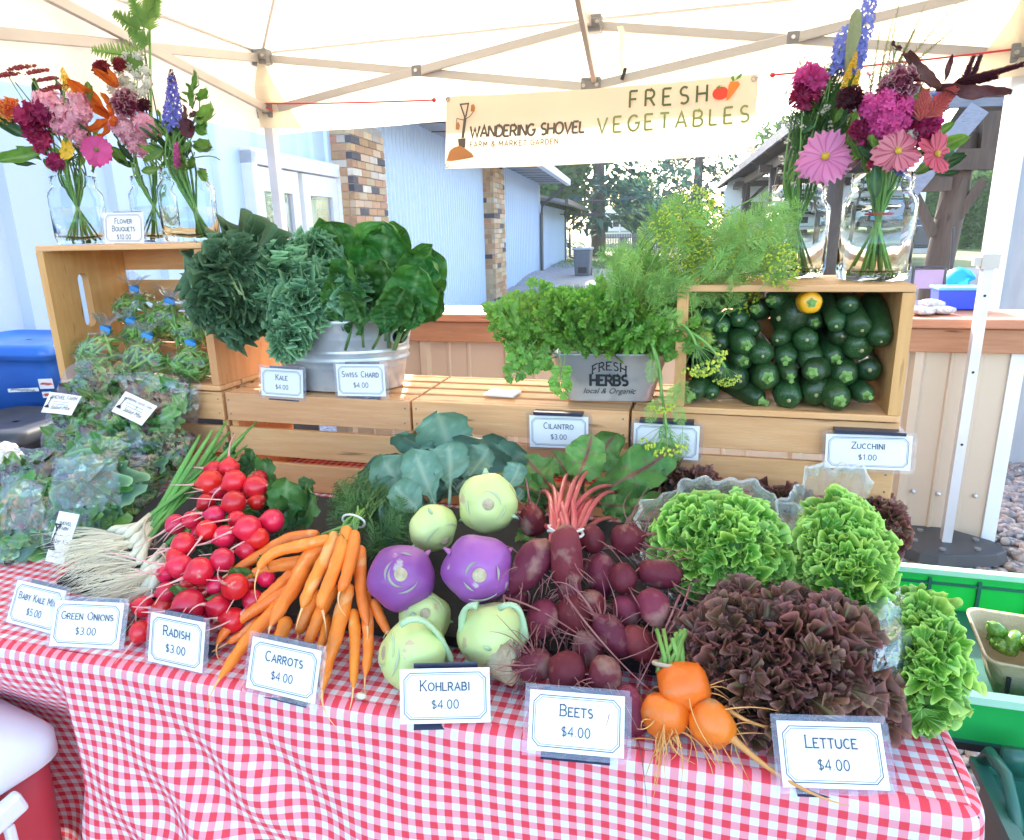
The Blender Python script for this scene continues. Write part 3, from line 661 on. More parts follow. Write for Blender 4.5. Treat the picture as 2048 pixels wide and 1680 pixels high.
# ================================================================== price signs
def price_sign(bl, br, z, lines, tilt=32, w=.108, h=.064, y=None, sleeve=True, label='', hold='base', dx=0):
    a = at(*bl, z=z) if y is None else at(*bl, y=y); b_ = at(*br, z=z) if y is None else at(*br, y=y)
    X = (b_-a).normalized(); 
    if y is None: X.z = 0; X.normalize()
    up0 = Vector((0, 0, 1)); back = X.cross(up0)*-1
    if back.y < 0: back = -back
    t = math.radians(tilt); up = (up0*math.cos(t)+back*math.sin(t)).normalized(); up = (up-X*up.dot(X)).normalized(); N = X.cross(up)
    w = w or (b_-a).length
    c = (a+b_)/2 if dx == 0 else a+X*w/2
    R = Matrix((X, up, N)).transposed().to_4x4(); T = Matrix.Translation(c+up*h/2+N*.001) @ R
    s = thing('price_sign', label, 'price sign', c, 'laminated price signs')
    L = MB()
    mb = MB(); P = [T @ Vector(p) for p in ((-w/2, -h/2, 0), (w/2, -h/2, 0), (w/2, h/2, 0), (-w/2, h/2, 0), (-w/2, -h/2, -.001), (w/2, -h/2, -.001), (w/2, h/2, -.001), (-w/2, h/2, -.001))]
    mb.add(P, [(0, 1, 2, 3), (7, 6, 5, 4), (0, 4, 5, 1), (1, 5, 6, 2), (2, 6, 7, 3), (3, 7, 4, 0)]); build(mb, 'card', M['white'], s)
    bd = MB()
    for inset, lw, zz in ((.005, .0009, .0004), (.0072, .0005, .0004)):
        x1, y1 = w/2-inset, h/2-inset; c_ = .0085-inset*.25
        P = [(-x1+c_, -y1), (x1-c_, -y1), (x1, -y1+c_), (x1, y1-c_), (x1-c_, y1), (-x1+c_, y1), (-x1, y1-c_), (-x1, -y1+c_), (-x1+c_, -y1)]
        ribbon(bd, P, lw, zz, T)
    build(bd, 'border', M['ink'], s)
    for (txt, hh, yy) in lines: 
        lim = w*.76; tw = text_w(txt, h*hh, .2, .76); k = min(1, lim/tw)
        lettering(L, txt, h*hh*k, T, 0, h*yy, st=.12, serif=.09 if txt[0].isalpha() else 0, sp=.2, small=.76 if txt[0].isalpha() else 0, z=.0005)
    build(L, 'lettering', M['ink'], s)
    if sleeve:
        mb = MB(); e = .006; x1, y1 = w/2, h/2
        for k, (q0, q1, q2, q3) in enumerate(((-x1-e, -y1-e, x1+e, -y1), (-x1-e, y1, x1+e, y1+e*1.1), (-x1-e, -y1, -x1, y1), (x1, -y1, x1+e*1.3, y1))):
            mb.add([T @ Vector(p) for p in ((q0, q1, -.0006), (q2, q1, -.0006), (q2, q3, -.0006), (q0, q3, -.0006))], [(0, 1, 2, 3)])
        build(mb, 'sleeve', M['sleeve'], s)
    mb = MB()
    if hold == 'base':
        T2 = Matrix.Translation(c+N*-.006) @ R
        mb.add([T2 @ Vector(p) for p in ((-w*.36, -.009, .002), (w*.36, -.009, .002), (w*.36, .001, -.004), (-w*.36, .001, -.004), (-w*.36, h+.004, -.004), (w*.36, h+.004, -.004))], [(0, 1, 2, 3), (3, 2, 5, 4)])
        b3 = Vector((0, 0, 1))
        q = [c+X*(-w*.36)+back*.008, c+X*(w*.36)+back*.008, c+X*(w*.36)+back*.05, c+X*(-w*.36)+back*.05]
        mb.add([p+b3*.003 for p in q]+[p+b3*.0065 for p in q], [(3, 2, 1, 0), (4, 5, 6, 7), (0, 1, 5, 4), (1, 2, 6, 5), (2, 3, 7, 6), (3, 0, 4, 7)])
    else:
        q = c+up*(h+.002)
        mb.box(q+Vector((0, .012, .004)), (w*.82, .045, .006)); mb.box(q+Vector((0, .004, -.012)), (w*.82, .003, .034))
    build(mb, 'holder', M['holder'], s)
    return s
P1 = lambda t, p: [(t, .185, .10), (p, .155, -.23)]
price_sign((12, 1243), (112, 1270), .002, P1('BABY KALE MIX', '$5.00'), 28, label='price sign reading baby kale mix, tucked behind the green onions sign')
price_sign((101, 1291), (236, 1298), .002, P1('GREEN ONIONS', '$3.00'), 26, label='price sign reading green onions, below the white onion roots')
price_sign((292, 1320), (410, 1347), .002, P1('RADISH', '$3.00'), 16, w=.094, h=.068, label='price sign reading radish, in front of the red radishes')
price_sign((488, 1373), (635, 1409), .002, P1('CARROTS', '$4.00'), 22, w=.106, h=.065, label='price sign reading carrots, leaning on the carrot tips')
price_sign((801, 1448), (981, 1444), .002, P1('KOHLRABI', '$4.00'), 20, label='price sign reading kohlrabi, in front of the pale green bulbs', sleeve=False)
price_sign((1055, 1499), (1247, 1517), .002, P1('BEETS', '$4.00'), 34, label='price sign reading beets, in front of the dark red beets')
price_sign((1563, 1574), (1783, 1581), .002, P1('LETTUCE', '$4.00'), 36, label='price sign reading lettuce, at the front right of the table')
price_sign((1655, 935), (1813, 941), 0, P1('ZUCCHINI', '$1.00'), 4, w=.138, h=.062, y=-.014, hold='clip', label='price sign reading zucchini, clipped under the zucchini crate')
price_sign((1057, 893), (1180, 898), 0, P1('CILANTRO', '$3.00'), 4, w=.118, h=.064, y=-.014, hold='clip', label='price sign reading cilantro, hanging under the herb tin')
price_sign((1264, 912), (1398, 921), 0, P1('DILL', '$3.00'), 4, w=.122, h=.066, y=-.014, hold='clip', label='price sign reading dill, half hidden by a hanging dill umbel')
price_sign((517, 790), (614, 797), 0, P1('KALE', '$4.00'), 6, w=.104, h=.062, y=-.004, label='price sign reading kale, propped against the galvanised tub')
price_sign((670, 791), (779, 793), 0, P1('SWISS CHARD', '$4.00'), 4, w=.113, h=.068, y=.0, label='price sign reading swiss chard, propped against the galvanised tub')
price_sign((203, 487), (297, 487), 0, [('FLOWER', .17, .15), ('BOUQUETS', .17, -.1), ('$10.00', .15, -.36)], 8, w=.108, h=.068, y=.03, label='price sign reading flower bouquets, between the jars on the left crate')
c0 = at(1005, 786, z=CH+.006); mb = MB(); mb.box(c0, (.07, .05, .006), Euler((0, 0, -.1)).to_matrix()); solo(mb, 'blank_card', M['white'], 'blank white card lying flat on the third lower crate', 'card', bevel=.002)
# ================================================================== tent
TL, TC, TR, TB, TF = -.86, .57, 2.0, 1.61, -1.25; ZU, ZL = 1.305, 1.09
tent = thing('canopy_tent', 'white pop-up canopy tent on a grey steel truss frame over the stall', 'tent', (TC, TB, GZ))
def leg(x, y, nm='leg', sw=True):
    mb = MB(); mb.box((x, y, (.45+ZU)/2-.03), (.042, .042, ZU-.45)); o = build(mb, nm, M['steel_w'], tent, bevel=.003)
    mb = MB(); mb.box((x, y, (GZ+.5)/2+.02), (.034, .034, .5-GZ-.04)); build(mb, 'inner_leg', M['steel_w'], o)
    mb = MB(); mb.box((x, y, .42), (.056, .056, .05)); mb.box((x-.036, y-.01, .42), (.03, .03, .03)); build(mb, 'leg_slider', M['steel'], o)
    mb = MB()
    for k in range(3): mb.tube([(x, y-.0175, .30-k*.28), (x, y-.0185, .30-k*.28)], .005, 8)
    build(mb, 'peg_hole', M['inkb'], o); return o
# slider seen at about (1940, 868)
for x, y in ((TL, TB), (TR, TB)): leg(x, y)
for x, y in ((TL, TF), (TR, TF)): mb = MB(); mb.box((x, y, (GZ+ZU)/2), (.042, .042, ZU-GZ)); build(mb, 'leg', M['steel_w'], tent)
mb = MB()
def bracket(x, y, z, w=.075, h=.06): 
    mb = MB(); mb.box((x, y-.012, z), (w, .05, h)); mb.box((x, y-.03, z), (w*.9, .03, h*.5)); o = build(mb, 'bracket', M['bracket'], tent, bevel=.004)
    for s in (-1, 1): mb = MB(); mb.tube([(x+s*w*.33, y-.036, z), (x+s*w*.33, y-.05, z)], .007, 8); build(mb, 'bolt', M['steel'], o)
for x in (TL, TC, TR):
    bracket(x, TB, ZU); bracket(x, TB, ZL)
def bars(a, b_, c, d):
    for q, (p, r) in enumerate(((a, b_), (c, d))):
        off = Vector((0, -.014 if q else .006, 0)) if abs(p[1]-r[1]) < .2 else Vector((.014 if q else -.006, 0, 0))
        mb = MB(); mb.bar(Vector(p)+off, Vector(r)+off, .018, .032); build(mb, 'truss_bar', M['steel'], tent, bevel=.002)
    mid = (Vector(a)+Vector(b_)+Vector(c)+Vector(d))/4
    mb = MB(); n = Vector((0, 1, 0)) if abs(a[1]-b_[1]) < .2 else Vector((1, 0, 0))
    mb.box(mid-n*.022, (.04, .012, .042) if n.y else (.012, .04, .042)); j = build(mb, 'joint', M['bracket'], tent, bevel=.003)
    mb = MB(); mb.tube([mid-n*.028, mid-n*.034], .007, 8); build(mb, 'bolt', M['steel_w'], j)
bars((TL, TB, ZU), (TC, TB, ZL), (TL, TB, ZL), (TC, TB, ZU))
bars((TC, TB, ZU), (TR, TB, ZL), (TC, TB, ZL), (TR, TB, ZU))
YM = (TB+TF)/2
bars((TL, TB, ZU), (TL, YM, ZL), (TL, TB, ZL), (TL, YM, ZU)); bars((TL, YM, ZU), (TL, TF, ZL), (TL, YM, ZL), (TL, TF, ZU))
bars((TR, TB, ZU), (TR, YM, ZL), (TR, TB, ZL), (TR, YM, ZU))
bars((TC, TB, ZU), (TC, YM, 1.42), (TC, TB, ZL), (TC, YM, 1.86))
mb = MB(); mb.box((TC, YM, 1.7), (.08, .08, .7)); build(mb, 'centre_post', M['steel'], tent)
PK = Vector((TC, YM, 2.15)); ZE = 1.335
cr = [(TL-.03, TB+.04), (TR+.03, TB+.04), (TR+.03, TF-.04), (TL-.03, TF-.04)]
for i in range(4):
    a = Vector((*cr[i], ZE)); b_ = Vector((*cr[(i+1) % 4], ZE)); mb = MB()
    def rf(u, v, a=a, b_=b_):
        p = a.lerp(b_, v).lerp(PK, u); p.z -= .05*math.sin(PI*u)*(1-.6*abs(2*v-1))+.006*noise.noise(p*5); return p
    mb.grid(rf, 18, 18); o = build(mb, 'roof_panel', M['canopy'], tent, True)
    mb = MB(); mb.tube([a+Vector((0, 0, -.004)), a.lerp(PK, .5)+Vector((0, 0, -.012)), PK], .006, 6); build(mb, 'seam', M['twist'], o)
    mb = MB(); mb.tube([a+Vector((0, 0, -.0)), b_], .006, 6); build(mb, 'seam', M['twist'], o)
VB = 1.0
for i in range(4):
    if i == 2: continue
    a = Vector((*cr[i], ZE)); b_ = Vector((*cr[(i+1) % 4], ZE)); mb = MB(); nn = (b_-a).cross(Vector((0, 0, 1))).normalized()
    def vf(u, v, a=a, b_=b_, nn=nn):
        p = a.lerp(b_, v); s = v*18; p = p+nn*(.012*math.sin(s*1.3)+.02*noise.noise(Vector((s, u*2, i))))*u; p.z -= (ZE-VB)*u+(.025*math.sin(PI*v)*u if i == 0 else 0)*-1*.5; return p
    mb.grid(vf, 8, 60); build(mb, 'valance', M['canopy'], tent, True)
for x, s in ((TL, 1), (TR, -1)):      # corner gussets of canopy cloth
    mb = MB(); mb.add([(x+.0*s, TB-.03, ZE-.01), (x+.05*s, TB-.02, 1.2), (x+.16*s, TB+.0, VB+.01), (x-.02*s, TB-.05, VB+.02), (x-.02*s, TB-.06, 1.18)], [(0, 1, 4), (1, 2, 3, 4)]); build(mb, 'corner_pocket', M['canopy'], tent)
# foot weight plate
fx, fy = TR, TB
base = thing('foot_weight', 'dark rubber foot plate under the right rear tent leg', 'weight plate', (fx, fy, GZ))
mb = MB(); ring = []
for i in range(20):
    a = 2*PI*i/20; r = .17*(1+.12*math.cos(3*a+.6)); ring.append((fx+r*math.cos(a)*1.15, fy-.0+r*math.sin(a)*.9))
n = 20; mb.add([(x, y, GZ+.03) for x, y in ring]+[(fx+(x-fx)*.93, fy+(y-fy)*.93, GZ+.075) for x, y in ring], [(i, (i+1) % n, n+(i+1) % n, n+i) for i in range(n)]+[tuple(range(n, 2*n))])
build(mb, 'plate', M['plastic_dk'], base, bevel=.006)
mb = MB()
for a in (0.3, 1.2, 2.2, 3.4, 4.4, 5.6): mb.tube([(fx+.12*math.cos(a), fy+.1*math.sin(a), GZ+.072), (fx+.12*math.cos(a), fy+.1*math.sin(a), GZ+.082)], .012, 8)
build(mb, 'stud', M['bracket'], base)
# hanging strap
p0 = at(1240, 52, y=1.57); p1 = at(1246, 145, y=1.57)
st = thing('hanging_strap', 'cream fastening strap with a black tip dangling from the truss', 'strap', p1)
mb = MB(); pts = [p0+(p1-p0)*t+Vector((.006*math.sin(t*7), 0, 0)) for t in [i/10 for i in range(11)]]
mb.add([p+Vector((s*.011*(1-.5*(i/10)**2), s*.004*math.sin(i), 0)) for i, p in enumerate(pts) for s in (-1, 1)], [(2*i, 2*i+1, 2*i+3, 2*i+2) for i in range(10)]); build(mb, 'webbing', M['canopy'], st)
mb = MB(); mb.bar(p1+Vector((-.004, 0, -.025)), p1+Vector((.010, 0, .015)), .006, .012); build(mb, 'tip', M['inkb'], st)
# ================================================================== banner
BY = 1.50
cs = [at(890, 337, y=BY), at(1508, 305, y=BY), at(1517, 147, y=BY), at(892, 193, y=BY)]
def bn(u, v):   # u along 0..1, v up 0..1
    p = cs[0].lerp(cs[1], u).lerp(cs[3].lerp(cs[2], u), v); p.z -= .010*math.sin(PI*u); p.y += .008*math.sin(u*9)*(1-v)+.004*math.sin(u*23+v*3); return p
banner = thing('banner', 'cream vinyl banner with farm name and vegetable artwork strung under the canopy', 'banner', bn(.5, 0))
mb = MB(); mb.grid(lambda a, b_: bn(a, b_), 60, 12); build(mb, 'sheet', M['banner'], banner, True)
BW = (cs[1]-cs[0]).length; BH = (cs[3]-cs[0]).length
class BT:       # lettering lies on the sheet, 2 mm proud
    def __matmul__(s, v):
        p = bn(v[0]/BW, v[1]/BH); return Vector((p.x, p.y-.005-v[2], p.z))
bt = BT(); kx = BW/626.; 
def bx(px): return (px-890)*kx
def fitl(mb, txt, h, px0, px1, yb, st, slant=0):
    w0 = text_w(txt, h, .1, 0); ww = (px1-px0)*kx; n = len(txt)-1; sp = .1+(ww-w0)/(n*h); lettering(mb, txt, h, bt, bx(px0), yb, st=st, sp=sp, align='l', slant=slant)
L = MB(); fitl(L, 'FRESH', .056, 1278, 1424, .190, .14)
L2 = MB(); fitl(L2, 'VEGETABLES', .054, 1215, 1503, .108, .14)
L3 = MB(); fitl(L3, 'WANDERING SHOVEL', .040, 946, 1190, .114, .21, .05)
L4 = MB(); fitl(L4, 'FARM & MARKET GARDEN', .019, 946, 1144, .078, .17)
def fit_width(mb, px0, px1, py=None):
    return mb
build(L, 'lettering', M['dgreen_ink'], banner); build(L2, 'lettering', M['olive_ink'], banner); build(L3, 'lettering', M['brown_ink'], banner); build(L4, 'lettering', M['brown_ink'], banner)
def flat(mb, pts, z=.0004): 
    n = len(mb.v); mb.v += [tuple(bt @ Vector((x, y, z))) for x, y in pts]; mb.f.append(tuple(range(n, n+len(pts))))
mb = MB(); flat(mb, [(bx(893), .028), (bx(900), .066), (bx(908), .078), (bx(925), .086), (bx(940), .068), (bx(950), .055), (bx(955), .04), (bx(930), .033), (bx(905), .027)]); build(mb, 'soil_heap_print', M['soil_ink'], banner)
mb = MB(); flat(mb, [(bx(918), .11), (bx(936), .112), (bx(935), .08), (bx(927), .066), (bx(920), .082)]); flat(mb, [(bx(926), .112), (bx(932), .113), (bx(938), .185), (bx(932), .19)]); ribbon(mb, [(bx(934), .188), (bx(924), .235), (bx(942), .237), (bx(936), .188)], .006, .0006, bt)
ribbon(mb, [(bx(915), .17), (bx(916), .185), (bx(932), .178), (bx(945), .19), (bx(952), .205)], .003, .0006, bt); build(mb, 'shovel_print', M['brown_ink'], banner)
mb = MB()
for cx, cy in ((917, .155), (951, .218)): flat(mb, [(bx(cx-4), cy-.01), (bx(cx+4), cy-.012), (bx(cx+6), cy+.004), (bx(cx+3), cy+.016), (bx(cx-3), cy+.014)], .0008)
build(mb, 'glove_print', M['soil_ink'], banner)
mb = MB(); c = (bx(1449), .212); flat(mb, [(c[0]+.028*math.cos(a), c[1]+.022*math.sin(a)) for a in [2*PI*i/18 for i in range(18)]]); build(mb, 'tomato_print', M['tomato_ink'], banner)
mb = MB(); flat(mb, [(bx(1460), .185), (bx(1466), .19), (bx(1484), .235), (bx(1480), .246), (bx(1466), .248), (bx(1463), .235)], .0007); build(mb, 'carrot_print', M['orange_ink'], banner)
mb = MB()
for a in range(5): q = .5+a*.55; flat(mb, [(c[0], c[1]+.016), (c[0]+.012*math.cos(q-.2), c[1]+.018+.010*math.sin(q-.2)), (c[0]+.020*math.cos(q), c[1]+.014+.014*math.sin(q))], .001+a*.00004)
build(mb, 'leaf_print', M['leaf_ink'], banner); mb = MB(); flat(mb, [(bx(1470), .247), (bx(1466), .262), (bx(1471), .268), (bx(1474), .25)], .0008); build(mb, 'leaf_print', M['leaf_ink'], banner); mb = MB(); flat(mb, [(bx(1474), .25), (bx(1480), .268), (bx(1489), .276), (bx(1484), .258)], .0009); build(mb, 'leaf_print', M['leaf_ink'], banner)
for k, (u, v) in enumerate(((.008, .04), (.008, .96), (.988, .04), (.988, .94))):
    p = bn(u, v); mb = MB(); rr = [(p.x+.008*math.cos(a), p.y-.004, p.z+.008*math.sin(a)) for a in [2*PI*i/12 for i in range(13)]]; mb.tube(rr, .0022, 5, cap=False); build(mb, 'grommet', M['steel'], banner)
def cord(a, b_, label, sag=.01, r=.0032, hook=None):
    t = thing('bungee_cord', label, 'cord', (Vector(a)+Vector(b_))/2)
    mb = MB(); m_ = (Vector(a)+Vector(b_))/2; m_.z -= sag*2; mb.tube(bez(a, m_, b_, 12), r, 6); build(mb, 'cord', M['cord'], t, True)
    for (e, d) in hook or []:
        e = Vector(e); d = Vector(d); mb = MB(); mb.ball(e, .009, 8, 6); build(mb, 'toggle', M['cord'], t, True)
        mb = MB(); mb.tube([e, e+(d-e)*.8, d+Vector((0, 0, .006)), d+Vector((.006, 0, -.004))], .0016, 5); build(mb, 'hook', M['steel'], t, True)
a = at(520, 207, y=TB-.04); e = at(868, 200, y=BY); d = bn(.008, .95)
cord(a, e, 'red bungee cord from the left tent leg to the banner', .004, hook=[(e, d)])
mb = MB()
a2 = at(1545, 150, y=BY); a3 = at(2080, 92, y=TB-.02)
cord(a2, a3, 'red bungee cord from the banner to the right tent leg', .004, hook=[(a2, bn(.988, .95))])
cord(at(516, 203, y=TB-.05), at(545, 222, y=TB-.05), 'red bungee end wrapped around the left tent leg', .0, .0035)
# ================================================================== leaf meshes
def sn(x): return math.sin(x)
def leafcol(u, v, vn): 
    a = abs(v); side = abs(((u*9-a*3.2) % 1)-.5) < .07*(1-a) if vn > 1 else False
    return (a, 1. if a < .05*(1.3-u) else (.55 if side else 0.), 0, 1)
def leaf_mesh(name, m, L=1., Wd=.5, prof=None, nu=22, nv=10, ruf=.12, fr=5, curl=0., cup=0., stem=.0, vn=2, wav=.0, seed=0, lobes=0, blister=0.):
    r = random.Random(seed); ph = [r.uniform(0, 6.28) for _ in range(8)]
    prof = prof or (lambda u: math.sin(PI*min(1, u*.97+.03))**.7)
    mb = MB()
    def fn(u, t):
        v = t*2-1; a = abs(v); w = Wd*prof(u)*(1+.10*lobes*sn(u*38+ph[0]+(1 if v > 0 else 0))*a)
        sgn = 1 if v > 0 else 2.3; hf = ruf*a**2.2
        z = hf*(sn(u*fr*6.28+ph[1]*sgn)+.55*sn(u*fr*14.1+ph[2]*sgn+a*2))+cup*a*a+curl*u*u+wav*sn(u*9+ph[3])*sn(v*3+ph[4])
        if blister: z += blister*noise.noise(Vector((u*9+seed, v*4, seed)))*(1-.7*a**3)+blister*.5*abs(sn(u*28+a*6))*(1-a)
        x = v*w*(1-.25*abs(cup)*a); y = L*(u-.25*abs(curl)*u*u)+hf*.4*sn(u*fr*9+ph[5]*sgn)
        return (x, y, z)
    mb.grid(fn, nu, nv, col=lambda u, t: leafcol(u, t*2-1, vn))
    if stem:
        mb.tube([(0, -stem, -.02), (0, 0, -.005), (0, L*.4, -.008), (0, L*.85, curl*.7-.006)], [.03, .028, .016, .005], 5, col=(0, 1, 0, 1))
    me = mb.mesh(name, m, True); return me
def frill_mesh(name, m, amp=.22, k=7, span=3.4, nr=9, nt=30, seed=0, fine=.08, vn=False, dome=.25):
    r = random.Random(seed); ph = [r.uniform(0, 6.28) for _ in range(8)]; mb = MB()
    def fn(a, b):
        R = .06+.94*a; th = (b-.5)*span; wob = 1+.35*sn(th*2.1+ph[7])
        rr = R*(1+.09*sn(4.3*th+ph[0])*a*a+.04*sn(k*1.9*th+ph[1])*a**3+.015*sn(k*2*th+ph[5])*a**6)
        z = amp*a**2*(sn(k*th+ph[2])+.35*sn(k*1.7*th+ph[3]))*wob+fine*a**3.2*sn(k*2.2*th+ph[4])+.10*a*sn(2.6*th+ph[6])-dome*R*R
        th2 = th+.035*a**2*sn(k*th+ph[2]+1.2)+.02*a**4*sn(k*2.2*th+ph[4]+1.4)
        return (rr*sn(th2), rr*math.cos(th2), z)
    mb.grid(fn, nr, nt, col=lambda a, b: (a**3, 1. if (abs((b*7) % 1-.5) < .05 and a < .8) or abs(b-.5) < .012 else 0, 0, 1))
    return mb.mesh(name, m, True)
G = {}
G['lettuce'] = mat('green_lettuce_leaf', (.085, .29, .022), (.15, .40, .04), scale=14, rough=.38, trans=.32, var=.16, edge=((.66, .95, .25), 3.2), vein=(.38, .62, .2), bump=.25, bscale=70)  # edge is paler by nature; base darkened to imitate shade in the frills
G['lettuce_red'] = mat('red_lettuce_leaf', (.095, .024, .026), (.16, .085, .036), scale=9, rough=.33, trans=.22, var=.3, edge=((.38, .17, .14), 3), vein=(.2, .19, .08), bump=.3, bscale=60)  # lighter edge also imitates highlights on the frills
G['kale'] = mat('kale_leaf', (.060, .18, .10), (.09, .25, .13), scale=20, rough=.5, trans=.2, var=.22, edge=((.34, .62, .34), 3), vein=(.14, .28, .14), bump=.35, bscale=70)  # pale edge tint imitates rim light on the curls
G['kale_dark'] = mat('dark_kale_leaf', (.045, .11, .055), (.07, .16, .075), scale=20, rough=.55, trans=.14, var=.2, edge=((.13, .26, .13), 3.), vein=(.16, .22, .12), bump=.35, bscale=70)
G['chard'] = mat('chard_leaf', (.032, .155, .028), (.06, .24, .04), scale=16, rough=.3, trans=.2, var=.18, edge=((.09, .26, .05), 6), vein=(.18, .36, .12), bump=.7, bscale=55)
G['kohl'] = mat('kohlrabi_leaf', (.12, .26, .185), (.19, .35, .25), scale=6, rough=.5, trans=.15, var=.2, edge=((.12, .25, .16), 8), vein=(.30, .42, .30), bump=.2, bscale=40)
G['beetleaf'] = mat('beet_leaf', (.10, .29, .06), (.19, .40, .10), scale=6, rough=.4, trans=.3, var=.22, edge=((.16, .3, .08), 8), vein=(.34, .10, .10), bump=.5, bscale=40)
G['radleaf'] = mat('radish_leaf', (.05, .16, .035), (.10, .24, .06), scale=8, rough=.5, trans=.25, var=.2, vein=(.2, .34, .15), bump=.4)
G['cil'] = mat('cilantro_leaf', (.16, .40, .045), (.25, .52, .08), scale=12, rough=.45, trans=.35, var=.22, vein=(.24, .42, .12))
G['dill'] = mat('dill_frond', (.22, .44, .09), (.34, .56, .15), scale=8, rough=.6, var=.2)
G['dillf'] = mat('dill_flower', (.36, .46, .07), (.28, .42, .08), scale=30, rough=.6, var=.15)
G['cfrond'] = mat('carrot_frond', (.05, .13, .03), (.09, .20, .05), scale=8, rough=.6, var=.2)
G['stemg'] = mat('green_stem', (.12, .28, .05), (.20, .38, .09), scale=14, rough=.4, var=.15)
G['stemr'] = mat('beet_stem', (.50, .07, .09), (.62, .16, .14), scale=14, rough=.35, stretch=(1, 1, .2))
G['onionleaf'] = mat('onion_leaf', (.06, .20, .04), (.13, .34, .07), scale=6, rough=.35, var=.15)
G['onionw'] = mat('onion_white', (.72, .68, .56), (.62, .62, .44), scale=18, rough=.35)
G['roots'] = mat('pale_roots', (.84, .78, .60), (.72, .62, .44), scale=30, rough=.7, var=.08)
G['radish'] = mat('radish_skin', (.72, .016, .045), (.60, .010, .035), scale=9, rough=.3, spec=.6, var=.16, bump=.08, bscale=40, third=((.62, .30, .22), 34, .66, .04))
G['radroot'] = mat('radish_tail', (.80, .52, .46), (.72, .30, .30), scale=20, rough=.5)
G['carrot'] = mat('carrot_skin', (.90, .27, .035), (.82, .20, .02), scale=12, rough=.42, var=.13, stretch=(5, 1, 5), bump=.35, bscale=26, third=((.86, .40, .14), 9, .6, .1))
G['carrot_tip'] = mat('carrot_tip', (.85, .55, .26), (.8, .4, .16), scale=20, rough=.5)
G['beet'] = mat('beet_skin', (.115, .010, .026), (.20, .030, .045), scale=16, rough=.62, spec=.3, var=.25, bump=1., bscale=38, detail=8, third=((.30, .15, .12), 26, .52, .12))
G['beetroot'] = mat('beet_rootlet', (.36, .16, .14), (.22, .06, .07), scale=30, rough=.6)
G['gbeet'] = mat('golden_beet_skin', (.84, .24, .02), (.72, .14, .012), scale=10, rough=.4, var=.1, bump=.6, bscale=40, third=((.5, .25, .1), 24, .62, .08))
G['gbroot'] = mat('golden_rootlet', (.75, .42, .14), (.6, .26, .07), scale=30, rough=.6)
G['kpale'] = mat('pale_kohlrabi', (.46, .60, .20), (.64, .70, .30), scale=7, rough=.42, var=.07, bump=.15, bscale=50, third=((.55, .42, .24), 34, .66, .04))
G['kpurple'] = mat('purple_kohlrabi', (.20, .05, .24), (.31, .09, .34), scale=6, rough=.38, var=.08, bump=.18, bscale=60, third=((.42, .34, .34), 36, .67, .04))
G['scar'] = mat('cut_root', (.62, .56, .36), (.34, .24, .14), scale=60, rough=.7, bump=.5)
G['scar_g'] = mat('leaf_scar', (.27, .24, .26), (.36, .36, .26), scale=30, rough=.6)
G['scar_p'] = mat('pale_leaf_scar', (.42, .56, .30), (.52, .52, .34), scale=30, rough=.6)
G['kstalk'] = mat('kohlrabi_stalk', (.44, .60, .34), (.36, .52, .32), scale=10, rough=.45)
G['kstalkp'] = mat('purple_stalk', (.34, .09, .32), (.42, .16, .36), scale=10, rough=.45)
G['zuc'] = mat('zucchini_skin', (.010, .040, .012), (.022, .075, .020), scale=22, rough=.33, spec=.45, var=.35, third=((.10, .19, .07), 90, .60, .06), stretch=(1, .5, 1))
G['zstem'] = mat('zucchini_stem', (.16, .33, .07), (.25, .44, .12), scale=30, rough=.5, bump=.5)
G['yzuc'] = mat('yellow_squash', (.86, .44, .015), (.8, .36, .01), scale=8, rough=.3)
G['bean'] = mat('green_bean', (.13, .30, .05), (.22, .42, .10), scale=9, rough=.4, var=.25)
G['pepper'] = mat('jalapeno_skin', (.04, .15, .02), (.12, .28, .04), scale=6, rough=.2, var=.2)
G['salad'] = mat('salad_green', (.07, .24, .035), (.13, .34, .06), scale=12, rough=.45, trans=.2, var=.35, edge=((.2, .42, .14), 3), vein=(.25, .42, .2))
G['salad_p'] = mat('salad_purple', (.085, .035, .05), (.13, .07, .06), scale=10, rough=.45, trans=.15, var=.3, vein=(.2, .24, .14))
lmesh = {}
for i in range(4):
    lmesh['lettuce', i] = frill_mesh('lettuce_leaf', G['lettuce'], .15, 10+i, 3.4, 11, 170, i+1, .085, dome=.08)
    lmesh['red', i] = frill_mesh('red_lettuce_leaf', G['lettuce_red'], .14, 8+i, 3.4, 11, 170, i+11, .10, dome=.12)
    lmesh['kale', i] = frill_mesh('kale_leaf', G['kale'], .24, 15+i, 3.6, 11, 190, i+21, .14, dome=.1)
    lmesh['kaled', i] = frill_mesh('dark_kale_leaf', G['kale_dark'], .22, 13+i, 3.6, 11, 180, i+31, .14, dome=.1)
    lmesh['salad', i] = leaf_mesh('salad_leaf', G['salad'] if i != 2 else G['salad_p'], 1, .34, nu=10, nv=6, ruf=.10, fr=3, curl=.3*(i-1), wav=.08, seed=i)
    lmesh['bkale', i] = frill_mesh('baby_kale_leaf', G['kale'] if i % 2 else G['salad'], .2, 5, 3, 5, 22, i+41, .1)
def prof_chard(u): return min(1, (.12+u*1.9))*max(0, 1-u**5)**.5*(1.0 if u > .25 else .55+.45*(u/.25))
def prof_kohl(u): return (.18+.9*sstep(.05, .55, u))*max(0, 1-u**7)**.5
